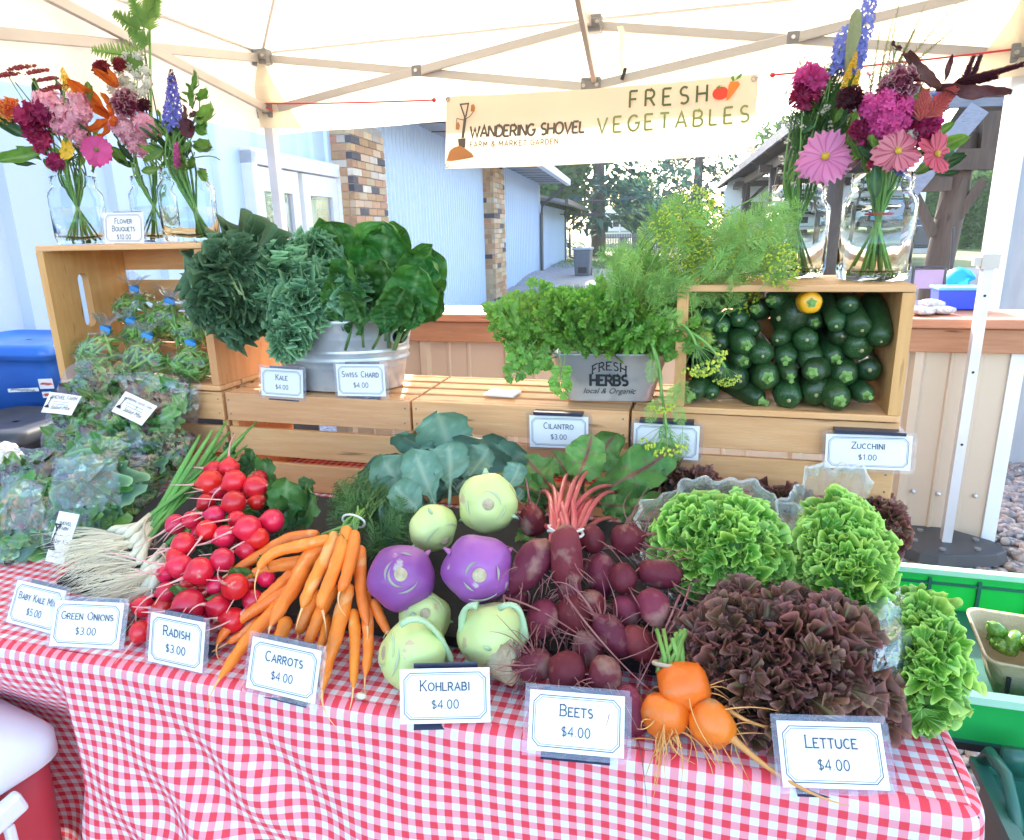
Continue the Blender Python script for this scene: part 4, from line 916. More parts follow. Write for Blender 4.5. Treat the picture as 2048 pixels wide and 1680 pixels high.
for i in range(3):
    lmesh['chard', i] = leaf_mesh('chard_leaf', G['chard'], 1, .33, prof_chard, 34, 16, .055, 3, .35, .10, .25, 2, .03, i+3, .25, .085)
    lmesh['kohl', i] = leaf_mesh('kohlrabi_leaf', G['kohl'], 1, .33, prof_kohl, 20, 10, .05, 2.5, .25+.1*i, .10, .35, 2, .05, i+7, .8)
    lmesh['beet', i] = leaf_mesh('beet_leaf', G['beetleaf'], 1, .34, prof_kohl, 22, 12, .09, 2.5, .3, .0, .1, 2, .09, i+17, .5, .03)
    lmesh['rad', i] = leaf_mesh('radish_leaf', G['radleaf'], 1, .26, prof_kohl, 16, 8, .06, 3, .4, .08, .2, 2, .06, i+27, 1.2)
def dome_leaves(par, key, c, axes, R3, n, size, jit=.35, lo=-.15, tilt=.55, seed=0, nm='leaf', zr=(.72, 1.06), big=.16):
    "frilly leaves growing out of an ellipsoid: axes = half sizes, R3 = rotation matrix"
    r = random.Random(seed); k = 0; ga = PI*(3-math.sqrt(5)); i = 0; o = Vector((seed*.37, seed*.11, 0))
    while k < n and i < n*6:
        z = 1-(i+.5)/(n)*(1-lo); i += 1
        if z < lo: break
        q = math.sqrt(max(0, 1-z*z)); a = ga*i+r.uniform(-.3, .3)
        nrm = Vector((q*math.cos(a), q*math.sin(a), z))
        rad = r.uniform(*zr)*(1+.16*noise.noise(nrm*1.9+o)); bg_ = r.random() < big
        p = Vector((nrm.x*axes[0], nrm.y*axes[1], nrm.z*axes[2]))*rad
        n2 = Vector((nrm.x/axes[0], nrm.y/axes[1], nrm.z/axes[2])).normalized(); j2 = jit*(1.5 if not bg_ else .9)
        out = (n2+Vector((nrm.x, nrm.y, .0))*tilt+Vector((r.uniform(-j2, j2), r.uniform(-j2, j2), r.uniform(-j2, j2)))).normalized()
        zz = Vector((r.uniform(-1, 1), r.uniform(-1, 1), .9+r.uniform(-.8, .6)))
        s = size*(r.uniform(1.2, 1.6) if bg_ else r.uniform(.75, 1.1)); s2 = s*r.uniform(.8, 1.1)
        p2 = R3 @ (p-out*s*.72)
        inst(lmesh[key, r.randrange(4)], nm, par, alongy(Vector(c)+p2, R3 @ out, R3 @ zz, (s, s2, s))); k += 1
def scatter_leaves(par, key, pts, size, seed=0, nm='leaf', face=None):
    r = random.Random(seed)
    for p in pts:
        s = size*r.uniform(.7, 1.25); y = Vector((r.uniform(-1, 1), r.uniform(-1, 1), r.uniform(-.6, 1))); z = Vector((r.uniform(-.6, .6), r.uniform(-1.2, -.2), r.uniform(0, 1)))
        inst(lmesh[key, r.randrange(4)], nm, par, alongy(p, y, z, (s, s, s)))
VUP = (Vector(CAMP)-Vector((.8, -.2, .1))).normalized()       # towards the shopper
def basis(n, xh=(1, 0, 0)):
    z = Vector(n).normalized(); x = Vector(xh); x = (x-z*x.dot(z)).normalized(); y = z.cross(x); return Matrix((x, y, z)).transposed()
# ================================================================== bags
def bag_shell(c, axes, R3, seed, wr=.12, nu=64, nv=40, p=.75):
    mb = MB(); r = random.Random(seed); o = Vector((r.random()*9, r.random()*9, r.random()*9))
    def spw(x): return math.copysign(abs(x)**p, x)
    vs = []
    for i in range(nv+1):
        th = PI*i/nv-PI/2
        for j in range(nu):
            a = 2*PI*j/nu; q = Vector((spw(math.cos(th))*spw(math.cos(a)), spw(math.cos(th))*spw(math.sin(a)), spw(math.sin(th))))
            d = 1+wr*noise.noise(q*2.2+o)-wr*.55*abs(noise.noise(q*3.3+o*2))-wr*.40*abs(noise.noise(Vector((q.x*9, q.y*4, q.z*9))+o))
            vs.append(Vector(c)+R3 @ Vector((q.x*axes[0]*d, q.y*axes[1]*d, q.z*axes[2]*d)))
    fs = [(i*nu+j, i*nu+(j+1) % nu, (i+1)*nu+(j+1) % nu, (i+1)*nu+j) for i in range(nv) for j in range(nu)]
    mb.add(vs, fs); return mb
def ruffle(mb, c, up, r0, r1, h, seed):
    rr = random.Random(seed); B = basis(up); ph = rr.random()*6
    def fn(a, b_):
        th = 2*PI*b_; R = r0+(r1-r0)*a**1.3; R *= 1+.38*a*sn(3*th+ph)+.22*a*sn(11*th+ph*2)+.15*a*sn(19*th+ph*3)
        return Vector(c)+B @ Vector((R*math.cos(th), R*math.sin(th), h*a*(1+.25*sn(3*th+ph))))
    mb.grid(fn, 8, 90)
bean_me = []
for i in range(4):
    mb = MB(); mb.tube([(x, .12*math.sin(x*2.2+i)*(1+.3*i), .03*math.sin(x*5)) for x in [-.5+t/7 for t in range(8)]], [.012, .05, .062, .06, .064, .058, .04, .008], 6, flat=.8); bean_me.append(mb.mesh('bean', G['bean'], True))
def bean_bag(c, w, label, seed, neck=(0, .2, 1), h=.75):
    r = random.Random(seed); rad = w/2*1.12; B = Matrix.Identity(3)
    t = thing('bean_bag', label, 'bag of beans', Vector(c)-Vector((0, 0, rad*h)), 'tied clear bags of green beans in the left crate')
    ax = (rad, rad*.75, rad*h)
    for i in range(62):
        q = rv(1).normalized()*(.93 if i < 50 else .5)*.9; q.y = -abs(q.y) if i < 54 else q.y
        p = Vector(c)+Vector((q.x*ax[0], q.y*ax[1], q.z*ax[2])); d = q.cross(rv(1)).normalized(); s = rnd(.05, .085)
        inst(bean_me[r.randrange(4)], 'bean', t, alongy(p, d.cross(q), q, (s, s, s)))
    build(bag_shell(c, (ax[0]*1.04, ax[1]*1.04, ax[2]*1.06), B, seed, .10), 'bag', M['bag'], t, True)
    nk = Vector(neck).normalized(); top = Vector(c)+nk*ax[2]*1.02
    mb = MB(); mb.tube([top-nk*.01, top+nk*.012], [.017, .011], 10); build(mb, 'gathered_neck', M['bag_white'], t, True)
    mb = MB(); mb.tube([top+nk*.006, top+nk*.016], [.0125, .0125], 10); mb.box(top+nk*.012+Vector((.012, -.012, -.002)), (.022, .004, .010), Euler((0, .5, .3)).to_matrix()); build(mb, 'blue_tie', M['blue_tape'], t)
    mb = MB(); ruffle(mb, top+nk*.016, nk, .009, .029, .024, seed); build(mb, 'bag_top', M['film'], t, True)
random.seed(21)
for k, (px, py, Y, w, nk, lb_) in enumerate([
    (275, 618, .17, .105, (.1, -.1, 1), 'bag of green beans at the back top of the left crate, crowning the pile'),
    (338, 640, .14, .10, (.3, -.1, 1), 'bag of green beans behind the dark kale, beside the topmost bag'),
    (384, 662, .09, .085, (.1, 0, 1), 'bag of green beans squeezed against the right end of the left crate'),
    (287, 672, .12, .09, (-.3, -.4, .9), 'bag of green beans with pale crumpled top in the middle of the pile'),
    (212, 710, .055, .135, (.1, .1, 1), 'large bag of green beans at the lower left of the left crate'),
    (303, 722, .05, .125, (-.1, .1, 1), 'large bag of green beans at the bottom middle of the left crate'),
    (388, 728, .045, .10, (-.2, .2, 1), 'bag of green beans at the lower right corner of the left crate')]):
    bean_bag(at(px, py, y=Y), w, lb_, 100+k, nk, .72)
def paper_label(c, X, up, w, h, lines, par, logo=True, nm='paper_label'):
    N = Vector(X).cross(Vector(up)); T = Matrix.Translation(c) @ Matrix((X, up, N)).transposed().to_4x4()
    mb = MB(); mb.grid(lambda a, b_: T @ Vector(((a-.5)*w, (b_-.5)*h, .003*math.sin(a*3+b_))), 8, 5); build(mb, nm, M['white'], par, True)
    L = MB()
    for (s, hh, yy, st) in lines: 
        if s[0] == '-':       # rows of print too small to read
            x = -w*.22; r = random.Random(len(s)+int(yy*9e4))
            while x < w*.3: e = r.uniform(.0012, .004); ribbon(L, [(x, yy), (x+e, yy)], hh*.35, .0042, T); x += e+.0008
            continue
        k = min(1, w*.86/text_w(s, hh, .18, 0)); lettering(L, s, hh*k, T, w*.06 if logo else 0, yy, st=st, sp=.18, z=.0042, serif=.05)
    build(L, 'lettering', M['inkb'], par)
    if logo:
        mb = MB(); T2 = T
        def fl(pts): n = len(mb.v); mb.v.extend([tuple(T2 @ Vector((x, y, .0044))) for x, y in pts]); mb.f.append(tuple(range(n, n+len(pts))))
        s = h*.3; x0, y0 = -w*.36, -h*.12
        fl([(x0-s*.45, y0-s*.5), (x0+s*.45, y0-s*.5), (x0+s*.2, y0-s*.1), (x0, y0+s*.05), (x0-s*.25, y0-s*.15)]); ribbon(mb, [(x0, y0), (x0+s*.1, y0+s*.9)], s*.12, .0045, T2); ribbon(mb, [(x0-s*.1, y0+s*1.2), (x0+s*.3, y0+s*1.2), (x0+s*.1, y0+s*.9), (x0-s*.1, y0+s*1.2)], s*.1, .0046, T2)
        build(mb, 'shovel_print', M['inkb'], par)
def salad_bag(c, axes, n, label, seed, key, lab=None, xh=(1, 0, 0), nleaf=110, size=.05, script=None, grp='clear bags of washed salad leaves'):
    B = basis(n, xh); r = random.Random(seed)
    t = thing('salad_bag', label, 'bag of greens', Vector(c)-Vector(n).normalized()*axes[2]*.8, grp)
    for i in range(nleaf):
        q = Vector((r.uniform(-1, 1), r.uniform(-1, 1), 0)); 
        rr = (abs(q.x)**2.6+abs(q.y)**2.6); 
        if rr > .9: q *= .82
        zz = math.sqrt(max(0, 1-min(1, rr)))*r.uniform(.35, .82); p = Vector((q.x*axes[0]*.86, q.y*axes[1]*.86, zz*axes[2]))
        s = size*r.uniform(.7, 1.3); y = Vector((r.uniform(-1, 1), r.uniform(-1, 1), r.uniform(-.25, .25))); z = Vector((r.uniform(-.45, .45), r.uniform(-.45, .45), 1))
        kk = key if r.random() > .25 else 'salad'
        p -= y.normalized()*s*.5
        inst(lmesh[kk, r.randrange(4)], 'leaf', t, alongy(Vector(c)+B @ p, B @ y, B @ z, (s, s, s)))
    build(bag_shell(c, (axes[0]*1.05, axes[1]*1.05, axes[2]*1.12), B, seed, .16, 72, 44, .62), 'bag', M['bag'], t, True)
    if lab:
        lc, w, h, rot, lines = lab; X = B @ Vector((math.cos(rot), math.sin(rot), 0)); up = B @ Vector((-math.sin(rot), math.cos(rot), 0))
        paper_label(lc, X, up, w, h, lines, t)
        if script:
            T = Matrix.Translation(Vector(lc)-up*h*script[1]) @ Matrix((X, up, X.cross(up))).transposed().to_4x4(); T = T @ Matrix.Translation((w*.08, 0, .0045))
            build(text_mesh(script[0], h*script[2], T, .3), 'lettering', M['brown_ink'], t)
    return t, B
nb = Vector((.1, -.75, .66)).normalized()
SLB = [('SHOVEL FARM', .012, .018, .13)]
salad_bag(at(190, 820, y=-.06), (.095, .135, .040), nb, 'bag of mixed purple and green salad with a white label, furthest left below the crate', 51, 'salad', (at(122, 808, y=-.125), .078, .050, -.12, [('SHOVEL FARM', .0085, .010, .13), ('-', .003, .003, .12), ('-', .003, -.003, .12)]), (1, 0, .15), 150, script=('Salad Mix', .30, .26))
salad_bag(at(300, 835, y=-.06), (.098, .115, .042), nb, 'bag of salad mix with a big white logo label below the bean bags', 52, 'salad', (at(268, 817, y=-.115), .090, .052, -.22, [('WANDERING SHOVEL FARM', .0085, .012, .13), ('-', .003, .005, .12), ('-', .003, -.002, .12)]), (1, 0, -.1), 150, script=('Salad Mix', .28, .26))
nk2 = Vector((.05, -.62, .78)).normalized()
salad_bag(at(172, 1025, y=-.34), (.062, .105, .040), Vector((.1, -.9, .5)), 'upright bag of baby kale with a tall white label', 53, 'bkale', (at(124, 1075, y=-.435), .038, .088, -.06, [('SHOVEL', .0055, .022, .14), ('FARM', .0055, .013, .14), ('-', .0028, .003, .12), ('-', .0028, -.026, .12), ('-', .0028, -.034, .12)]), (1, 0, 0), 110, .048, script=('Baby Kale', .12, .13))
salad_bag(at(45, 1060, y=-.37), (.085, .10, .045), nk2, 'bag of baby kale cut off by the left edge of the picture', 54, 'bkale', (at(2, 1118, y=-.425), .050, .055, -.1, [('FARM', .008, .012, .14), ('-', .003, -.018, .12)]), (1, 0, 0), 120, .048)
salad_bag(at(258, 975, y=-.19), (.075, .08, .04), nk2, 'bag of dark baby kale lying behind the green onions', 55, 'bkale', None, (1, 0, 0), 90, .048)
salad_bag(at(60, 965, y=-.20), (.085, .075, .04), nk2, 'bag of salad leaves behind the cut off bag at the left edge', 56, 'salad', None, (1, 0, .1), 90, .048)
salad_bag(at(345, 905, y=-.10), (.06, .05, .03), nk2, 'small bag of greens below the salad mix bags beside the crate seam', 57, 'salad', None, (1, 0, -.1), 60, .038)
salad_bag(at(205, 915, y=-.17), (.07, .06, .035), nk2, 'bag of curly greens between the salad mix and the baby kale bags', 58, 'bkale', None, (1, 0, 0), 70, .04)
def film(corners, Y, bow, seed, par):
    q = [at(*p, y=Y) for p in corners]; r = random.Random(seed); o = Vector((r.random()*9, 0, 0)); mb = MB()
    def fn(u, v): p = q[0].lerp(q[1], u).lerp(q[3].lerp(q[2], u), v); return p+Vector((0, -bow*math.sin(PI*u)*math.sin(PI*min(1, v+.2))+.012*abs(noise.noise(Vector((u*5, v*3, 0))+o))+.005*noise.noise(Vector((u*14, v*9, 0))+o), .004*noise.noise(Vector((u*8, v*8, 5))+o)))
    mb.grid(fn, 26, 26); build(mb, 'bag_flap', M['film'], par, True)
BG = [o for o in bpy.data.objects if o.name.startswith('salad_bag')]
film([(98, 915), (228, 905), (244, 1010), (102, 1020)], -.372, .010, 1, BG[2]); film([(225, 925), (330, 965), (300, 1035), (240, 1010)], -.22, .01, 2, BG[4]); film([(0, 940), (75, 962), (95, 1060), (0, 1060)], -.42, .01, 3, BG[3])
film([(150, 748), (285, 745), (290, 800), (120, 790)], -.03, .012, 4, BG[0]); film([(262, 745), (400, 770), (392, 850), (300, 800)], -.04, .012, 5, BG[1]); film([(205, 880), (280, 872), (300, 935), (205, 930)], -.18, .01, 6, BG[7])
# white plastic bag edge on the far left
wb = bag_shell(at(5, 925, y=-.10), (.045, .04, .05), Matrix.Identity(3), 61, .2); solo(wb, 'plastic_bag', M['bag_white'], 'crumpled white plastic bag at the left edge beside the salad bags', 'bag', smooth=True)
# ================================================================== green onions
def onion_bunch(heads, conv, tip, rootdir, label, seed, nroot=26):
    r = random.Random(seed); t = thing('green_onion_bunch', label, 'green onions', heads[0], 'bunches of green onions')
    for h in heads:
        h = Vector(h); cv = Vector(conv)+Vector((r.uniform(-.012, .012), r.uniform(-.01, .01), r.uniform(-.008, .012))); tp = Vector(tip)+Vector((r.uniform(-.05, .05), r.uniform(-.05, .05), r.uniform(-.02, .05)))
        d = (cv-h).normalized(); mb = MB(); mb.tube([h-d*.006, h+d*.002, h+d*.010, h+d*.022, h+d*.05], [.003, .0075, .0085, .0055, .0048], 8); o = build(mb, 'onion', G['onionw'], t, True)
        mb = MB(); mb.tube(bez(h+d*.048, cv, cv.lerp(tp, .5), 5, tp), [.0048, .005, .0052, .006, .005, .002], 7, flat=.7); build(mb, 'green_top', G['onionleaf'], o, True)
        mb = MB()
        for k in range(nroot):
            dd = (Vector(rootdir)+Vector((r.gauss(0, .30), r.gauss(0, .30), r.gauss(0, .16)))).normalized(); L = r.uniform(.05, .115); e = h+dd*L+Vector((r.uniform(-.012, .012), 0, r.uniform(-.012, .008))); e.z = max(e.z, .004)
            m_ = h+dd*L*.5+Vector((r.gauss(0, .006), r.gauss(0, .006), .008)); mb.tube(bez(h-d*.004, m_, e, 4), [.0009, .0008, .0006, .0004, .0002], 3, cap=False)
        build(mb, 'roots', G['roots'], o, False)
    cv = Vector(conv).lerp(Vector(heads[len(heads)//2]), .45); B = basis(Vector(conv)-Vector(heads[0]))
    mb = MB(); mb.tube([cv+B @ Vector((.026*math.cos(a), .020*math.sin(a), .002*math.sin(a*2))) for a in [2*PI*i/20 for i in range(21)]], .002, 5, cap=False); build(mb, 'rubber_band', M['band'], t, True)
random.seed(5)
hd = [onpile(px, py, h) for px, py, h in [(222, 1062, .05), (238, 1066, .055), (250, 1078, .05), (262, 1090, .05), (246, 1098, .045), (272, 1104, .045), (232, 1086, .05), (262, 1118, .04), (280, 1122, .045), (255, 1070, .06), (268, 1082, .055)]]
onion_bunch(hd, onpile(322, 1032, .055), onpile(455, 900, .07), (-.72, -.62, -.18), 'upper bunch of green onions with white roots fanned to the left', 71, 34)
hd = [onpile(px, py, h) for px, py, h in [(288, 1140, .035), (300, 1152, .035), (292, 1166, .03), (284, 1180, .025), (306, 1172, .03), (296, 1192, .02), (310, 1140, .04), (286, 1152, .04)]]
onion_bunch(hd, onpile(358, 1088, .04), onpile(470, 1010, .02), (-.62, -.72, -.2), 'lower bunch of green onions pushed under the radishes', 72, 40)
# ================================================================== radishes
def radish(par, px, py, rz, h, seed, tail=None):
    r = random.Random(seed); p = onpile(200+px/3, 840+py/3, h); R = rz/3*depth(p)/F*1.13
    td = (Vector(tail) if tail else Vector((r.uniform(-1.2, .2), -.6, r.uniform(-.3, .5)))).normalized(); B = basis(td)
    mb = MB(); mb.lathe([(.02, -.93), (.35, -.88), (.7, -.68), (.93, -.36), (1.0, 0), (.93, .36), (.72, .66), (.45, .88), (.2, 1.05), (.07, 1.25)], 18, p, R=B @ Matrix.Diagonal((R, R, R)), close=True); o = build(mb, 'radish', G['radish'], par, True)
    e = p+td*R*1.15; L = r.uniform(.035, .075)*(.45 if py > 1100 else 1); side = Vector((r.uniform(-1, 1), r.uniform(-.3, .3), r.uniform(-1, .6)))*L*.6
    mb = MB(); mb.tube(bez(e, e+td*L*.4, e+td*L+side, 7), [.0030, .0020, .0016, .0014, .0012, .0010, .0008, .0004], 5); build(mb, 'tail', G['radroot'], o, True)
    return o
groups = [('top bunch of red radishes, heaped highest beside the onion tops', [(665, 375, 70, .085), (775, 290, 55, .08), (810, 370, 65, .10), (805, 495, 65, .095), (935, 405, 68, .09), (960, 350, 45, .08), (945, 490, 48, .075), (690, 300, 50, .075), (640, 495, 50, .07), (1035, 605, 65, .08), (700, 430, 55, .07), (870, 440, 45, .06)]),
 ('middle bunch of red radishes with long pale tails', [(890, 650, 72, .095), (950, 710, 60, .08), (690, 575, 55, .085), (820, 595, 48, .08), (640, 660, 55, .09), (750, 700, 62, .08), (550, 600, 50, .08), (455, 625, 55, .075), (505, 745, 65, .085), (460, 820, 55, .075), (880, 780, 55, .07), (735, 840, 66, .08), (600, 690, 50, .06), (840, 700, 40, .055)]),
 ('lower bunch of red radishes resting on the cloth', [(485, 880, 66, .075), (395, 920, 50, .065), (600, 905, 75, .08), (700, 995, 55, .05), (810, 1000, 72, .07), (400, 1030, 55, .055), (530, 980, 45, .05), (260, 1120, 58, .03), (390, 1115, 58, .035), (535, 1110, 88, .05), (710, 1120, 68, .04), (920, 1080, 58, .04), (800, 1200, 68, .028), (245, 1270, 60, .02), (640, 1010, 50, .035), (1000, 950, 50, .05), (880, 990, 50, .045), (620, 1200, 50, .02), (330, 1215, 52, .02), (470, 1215, 45, .015), (940, 1150, 45, .02), (860, 905, 50, .05)])]
sd_ = 200
for lb_, L in groups:
    t = thing('radish_bunch', lb_, 'radishes', onpile(400, 1100, .0), 'bunches of red radishes')
    for (a, b_, r_, h) in L: sd_ += 1; radish(t, a, b_, r_, h, sd_, {(935, 405): (1, -.1, .25), (775, 290): (-.1, .3, 1), (810, 370): (-.7, -.7, -.3)}.get((a, b_)))
    if 'top' in lb_:
        r = random.Random(9)
        for k in range(13):
            p = onpile(r.uniform(520, 600), r.uniform(985, 1080), .03); e = onpile(r.uniform(545, 690), r.uniform(945, 1080), r.uniform(.03, .07)); s = rnd(.07, .11)
            inst(lmesh['rad', k % 3], 'leaf', t, alongy(p, e-p+Vector((.02, 0, .02)), Vector((rnd(-.6, .6), -1, .8)), (s, s, s)))
        for k in range(5):
            p = onpile(rnd(420, 520), rnd(930, 960), .03); s = rnd(.05, .07); inst(lmesh['rad', k % 3], 'leaf', t, alongy(p, (rnd(.2, 1), .4, .9), (0, -1, .3), (s, s, s)))
    else:
        for k in range(6):
            p = onpile(rnd(380, 520), rnd(1040, 1130) if 'middle' in lb_ else rnd(1150, 1230), .03); s = rnd(.05, .07); inst(lmesh['rad', k % 3], 'leaf', t, alongy(p, rv(1), (0, -1, .5), (s, s, s)))
# ================================================================== carrots
def carrot(par, pts, w, h0, h1, seed, tail=True):
    r = random.Random(seed); n = len(pts); ps = [onpile(200+p[0]/3, 840+p[1]/3, h0+(h1-h0)*i/(n-1)) for i, p in enumerate(pts)]
    R = w/3*depth(ps[0])/F/2*.9
    # smooth path
    dense = []
    for i in range(n-1):
        a = ps[max(i-1, 0)]; b_ = ps[i]; c = ps[i+1]; d = ps[min(i+2, n-1)]
        for k in range(6):
            t = k/6; dense.append(((b_*2)+(c-a)*t+(a*2-b_*5+c*4-d)*t*t+(b_*3-a-c*3+d)*t**3)/2)
    dense.append(ps[-1]); N = len(dense); rs = []
    for i in range(N):
        t = i/(N-1); q = (.74+.26*min(1, t*5)) if t < .2 else 1
        q *= (1-.42*t) if t < .82 else (1-.42*t)*max(.10, (1-t)/.18)**.62
        rs.append(R*q*(1+.045*math.sin(t*31+seed)+.03*r.uniform(-1, 1)))
    mb = MB(); mb.tube([dense[0]-(dense[1]-dense[0]).normalized()*R*.35]+dense, [R*.35]+rs, 12)
    o = build(mb, 'carrot', G['carrot'], par, True)
    if tail:
        d = (dense[-1]-dense[-3]).normalized(); e = dense[-1]; L = r.uniform(.015, .045)
        mb = MB(); mb.tube(bez(e-d*.006, e+d*L*.6, e+d*L+Vector((r.uniform(-.02, .03), 0, -.006)), 5), [R*.22, R*.15, .0011, .0008, .0006, .0003], 6); build(mb, 'tip', G['carrot_tip'], o, True)
    return o
t = thing('carrot_bunch', 'upper bunch of orange carrots fanned out from its tied green tops', 'carrots', onpile(700, 1060, 0), 'bunches of orange carrots')
up = [([(1300, 690), (1120, 720), (960, 810), (760, 930)], 100, .075, .06), ([(1370, 715), (1200, 755), (1060, 790), (980, 850), (950, 900)], 92, .10, .085), ([(1330, 850), (1150, 860), (1000, 890), (880, 945)], 110, .07, .06),
      ([(1340, 760), (1240, 850), (1170, 990), (1090, 1110), (1020, 1240)], 132, .085, .06), ([(1410, 690), (1370, 800), (1290, 950), (1240, 1060), (1212, 1130)], 108, .10, .075), ([(1480, 655), (1440, 800), (1385, 950), (1330, 1080), (1335, 1140)], 104, .11, .07),
      ([(1525, 680), (1510, 800), (1475, 950), (1435, 1030)], 104, .105, .08), ([(1560, 770), (1560, 920), (1575, 1080), (1605, 1240)], 100, .085, .045)]
for k, (p, w, a, b_) in enumerate(up): carrot(t, p, w, a, b_, 300+k)
kn = onpile(700, 1052, .095)
for k in range(34):
    r = random.Random(900+k); b0 = onpile(200+r.choice([1330, 1420, 1480, 1525, 1440])/3, 840+690/3, .085); e = kn+Vector((rnd(-.014, .014), .03, rnd(-.003, .02))); mb = MB(); mb.tube([b0, kn+Vector((rnd(-.012, .012), rnd(0, .01), rnd(-.006, .008))), e], [.003, .002, .0017], 5); build(mb, 'stem', G['stemg'], t, True) if k < 16 else None
mb = MB(); B = basis((0.05, 1, .35)); c = kn+Vector((0, .012, .003)); mb.tube([c+B @ Vector((.019*math.cos(a), .013*math.sin(a), 0)) for a in [2*PI*i/18 for i in range(19)]], .0018, 5, cap=False); build(mb, 'twist_tie', M['twist'], t, True)
def frond_mesh(name, m, L=1., seed=0, thin=.006, n1=14, n2=7, curl=.2, fuzz=1):
    r = random.Random(seed); mb = MB()
    def P(u): return Vector((.04*math.sin(u*4+seed), L*u, curl*u*u))
    mb.tube([P(i/8) for i in range(9)], [thin*1.6*(1-.6*i/8) for i in range(9)], 3, cap=False)
    for i in range(n1):
        u = .18+.8*i/n1
        for s in (-1, 1):
            a = P(u); l = .26*L*math.sin(PI*min(1, u*.9+.1))*r.uniform(.7, 1.1)+.05; d = Vector((s*r.uniform(.7, 1), r.uniform(.5, .9), r.uniform(-.3, .4))).normalized()
            b_ = a+d*l
            mb.tube([a, a.lerp(b_, .5)+Vector((0, 0, .01)), b_], [thin*.8, thin*.7, thin*.4], 3, cap=False)
            for k in range(n2):
                v = .2+.8*k/n2; q = a.lerp(b_, v)
                for s2 in (-1, 1):
                    dd = (d+Vector((r.uniform(-1, 1), r.uniform(-1, 1), r.uniform(-.8, .8)))*.9+Vector((0, s2*.5, 0))).normalized(); e = q+dd*l*.30*r.uniform(.6, 1.2)*fuzz; w = dd.cross(Vector((.2, .1, 1))).normalized()*thin*.55
                    mb.add([q-w, q+w, e], [(0, 1, 2)])
    return mb.mesh(name, m, False)
for i in range(3):
    lmesh['cfr', i] = frond_mesh('carrot_frond', G['cfrond'], 1, i, .009)
    lmesh['dfr', i] = frond_mesh('dill_frond', G['dill'], 1, i+5, .0075, 14, 9, .15, 1.6)
random.seed(33)
for k in range(30):
    e = onpile(rnd(625, 760), rnd(945, 1010), rnd(.04, .09)); s = rnd(.08, .12); inst(lmesh['cfr', k % 3], 'frond', t, alongy(kn+Vector((rnd(-.02, .02), .03+rnd(0, .03), rnd(-.02, .01))), e-kn+Vector((0, .02, 0)), (rnd(-.5, .5), -1, .8), (s, s, s)))
for k in range(10):
    p = onpile(rnd(725, 770), rnd(1040, 1130), .03); s = rnd(.06, .09); inst(lmesh['cfr', k % 3], 'frond', t, alongy(p, (rnd(-.3, .5), rnd(-.5, 1), .4), (0, -1, .8), (s, s, s)))
for k in range(26):
    p = onpile(rnd(715, 775), rnd(1000, 1110), rnd(.01, .05)); s = rnd(.06, .10); inst(lmesh['cfr', k % 3], 'frond', t, alongy(p, (rnd(-.6, .6), rnd(-1, 1), rnd(0, .6)), (0, -1, .8), (s, s, s)))
t = thing('carrot_bunch', 'lower bunch of orange carrots reaching down to the edge of the cloth', 'carrots', onpile(640, 1200, 0), 'bunches of orange carrots')
lo = [([(1180, 900), (1110, 960), (1040, 1020), (945, 1095)], 92, .055, .045), ([(1140, 1010), (1010, 1090), (880, 1170), (760, 1260), (700, 1350)], 92, .05, .016), ([(1160, 1040), (1040, 1150), (900, 1300), (810, 1420), (710, 1560)], 104, .045, .014),
      ([(1300, 1040), (1230, 1180), (1190, 1290)], 118, .05, .02), ([(1400, 1000), (1340, 1120), (1280, 1260), (1230, 1380)], 108, .06, .018), ([(1490, 1000), (1450, 1160), (1410, 1320), (1370, 1440), (1330, 1640)], 116, .065, .014),
      ([(1520, 1150), (1530, 1300), (1525, 1450), (1520, 1610)], 88, .045, .014), ([(1590, 1040), (1605, 1200), (1610, 1380), (1590, 1540)], 94, .05, .014), ([(1640, 1090), (1680, 1180), (1735, 1290)], 84, .05, .03), ([(1120, 1200), (1090, 1280), (1030, 1400)], 112, .03, .016), ([(960, 1190), (860, 1280), (760, 1340)], 70, .018, .012), ([(1350, 1180), (1350, 1280), (1310, 1380)], 86, .03, .02)]
for k, (p, w, a, b_) in enumerate(lo): carrot(t, p, w, a, b_, 340+k)
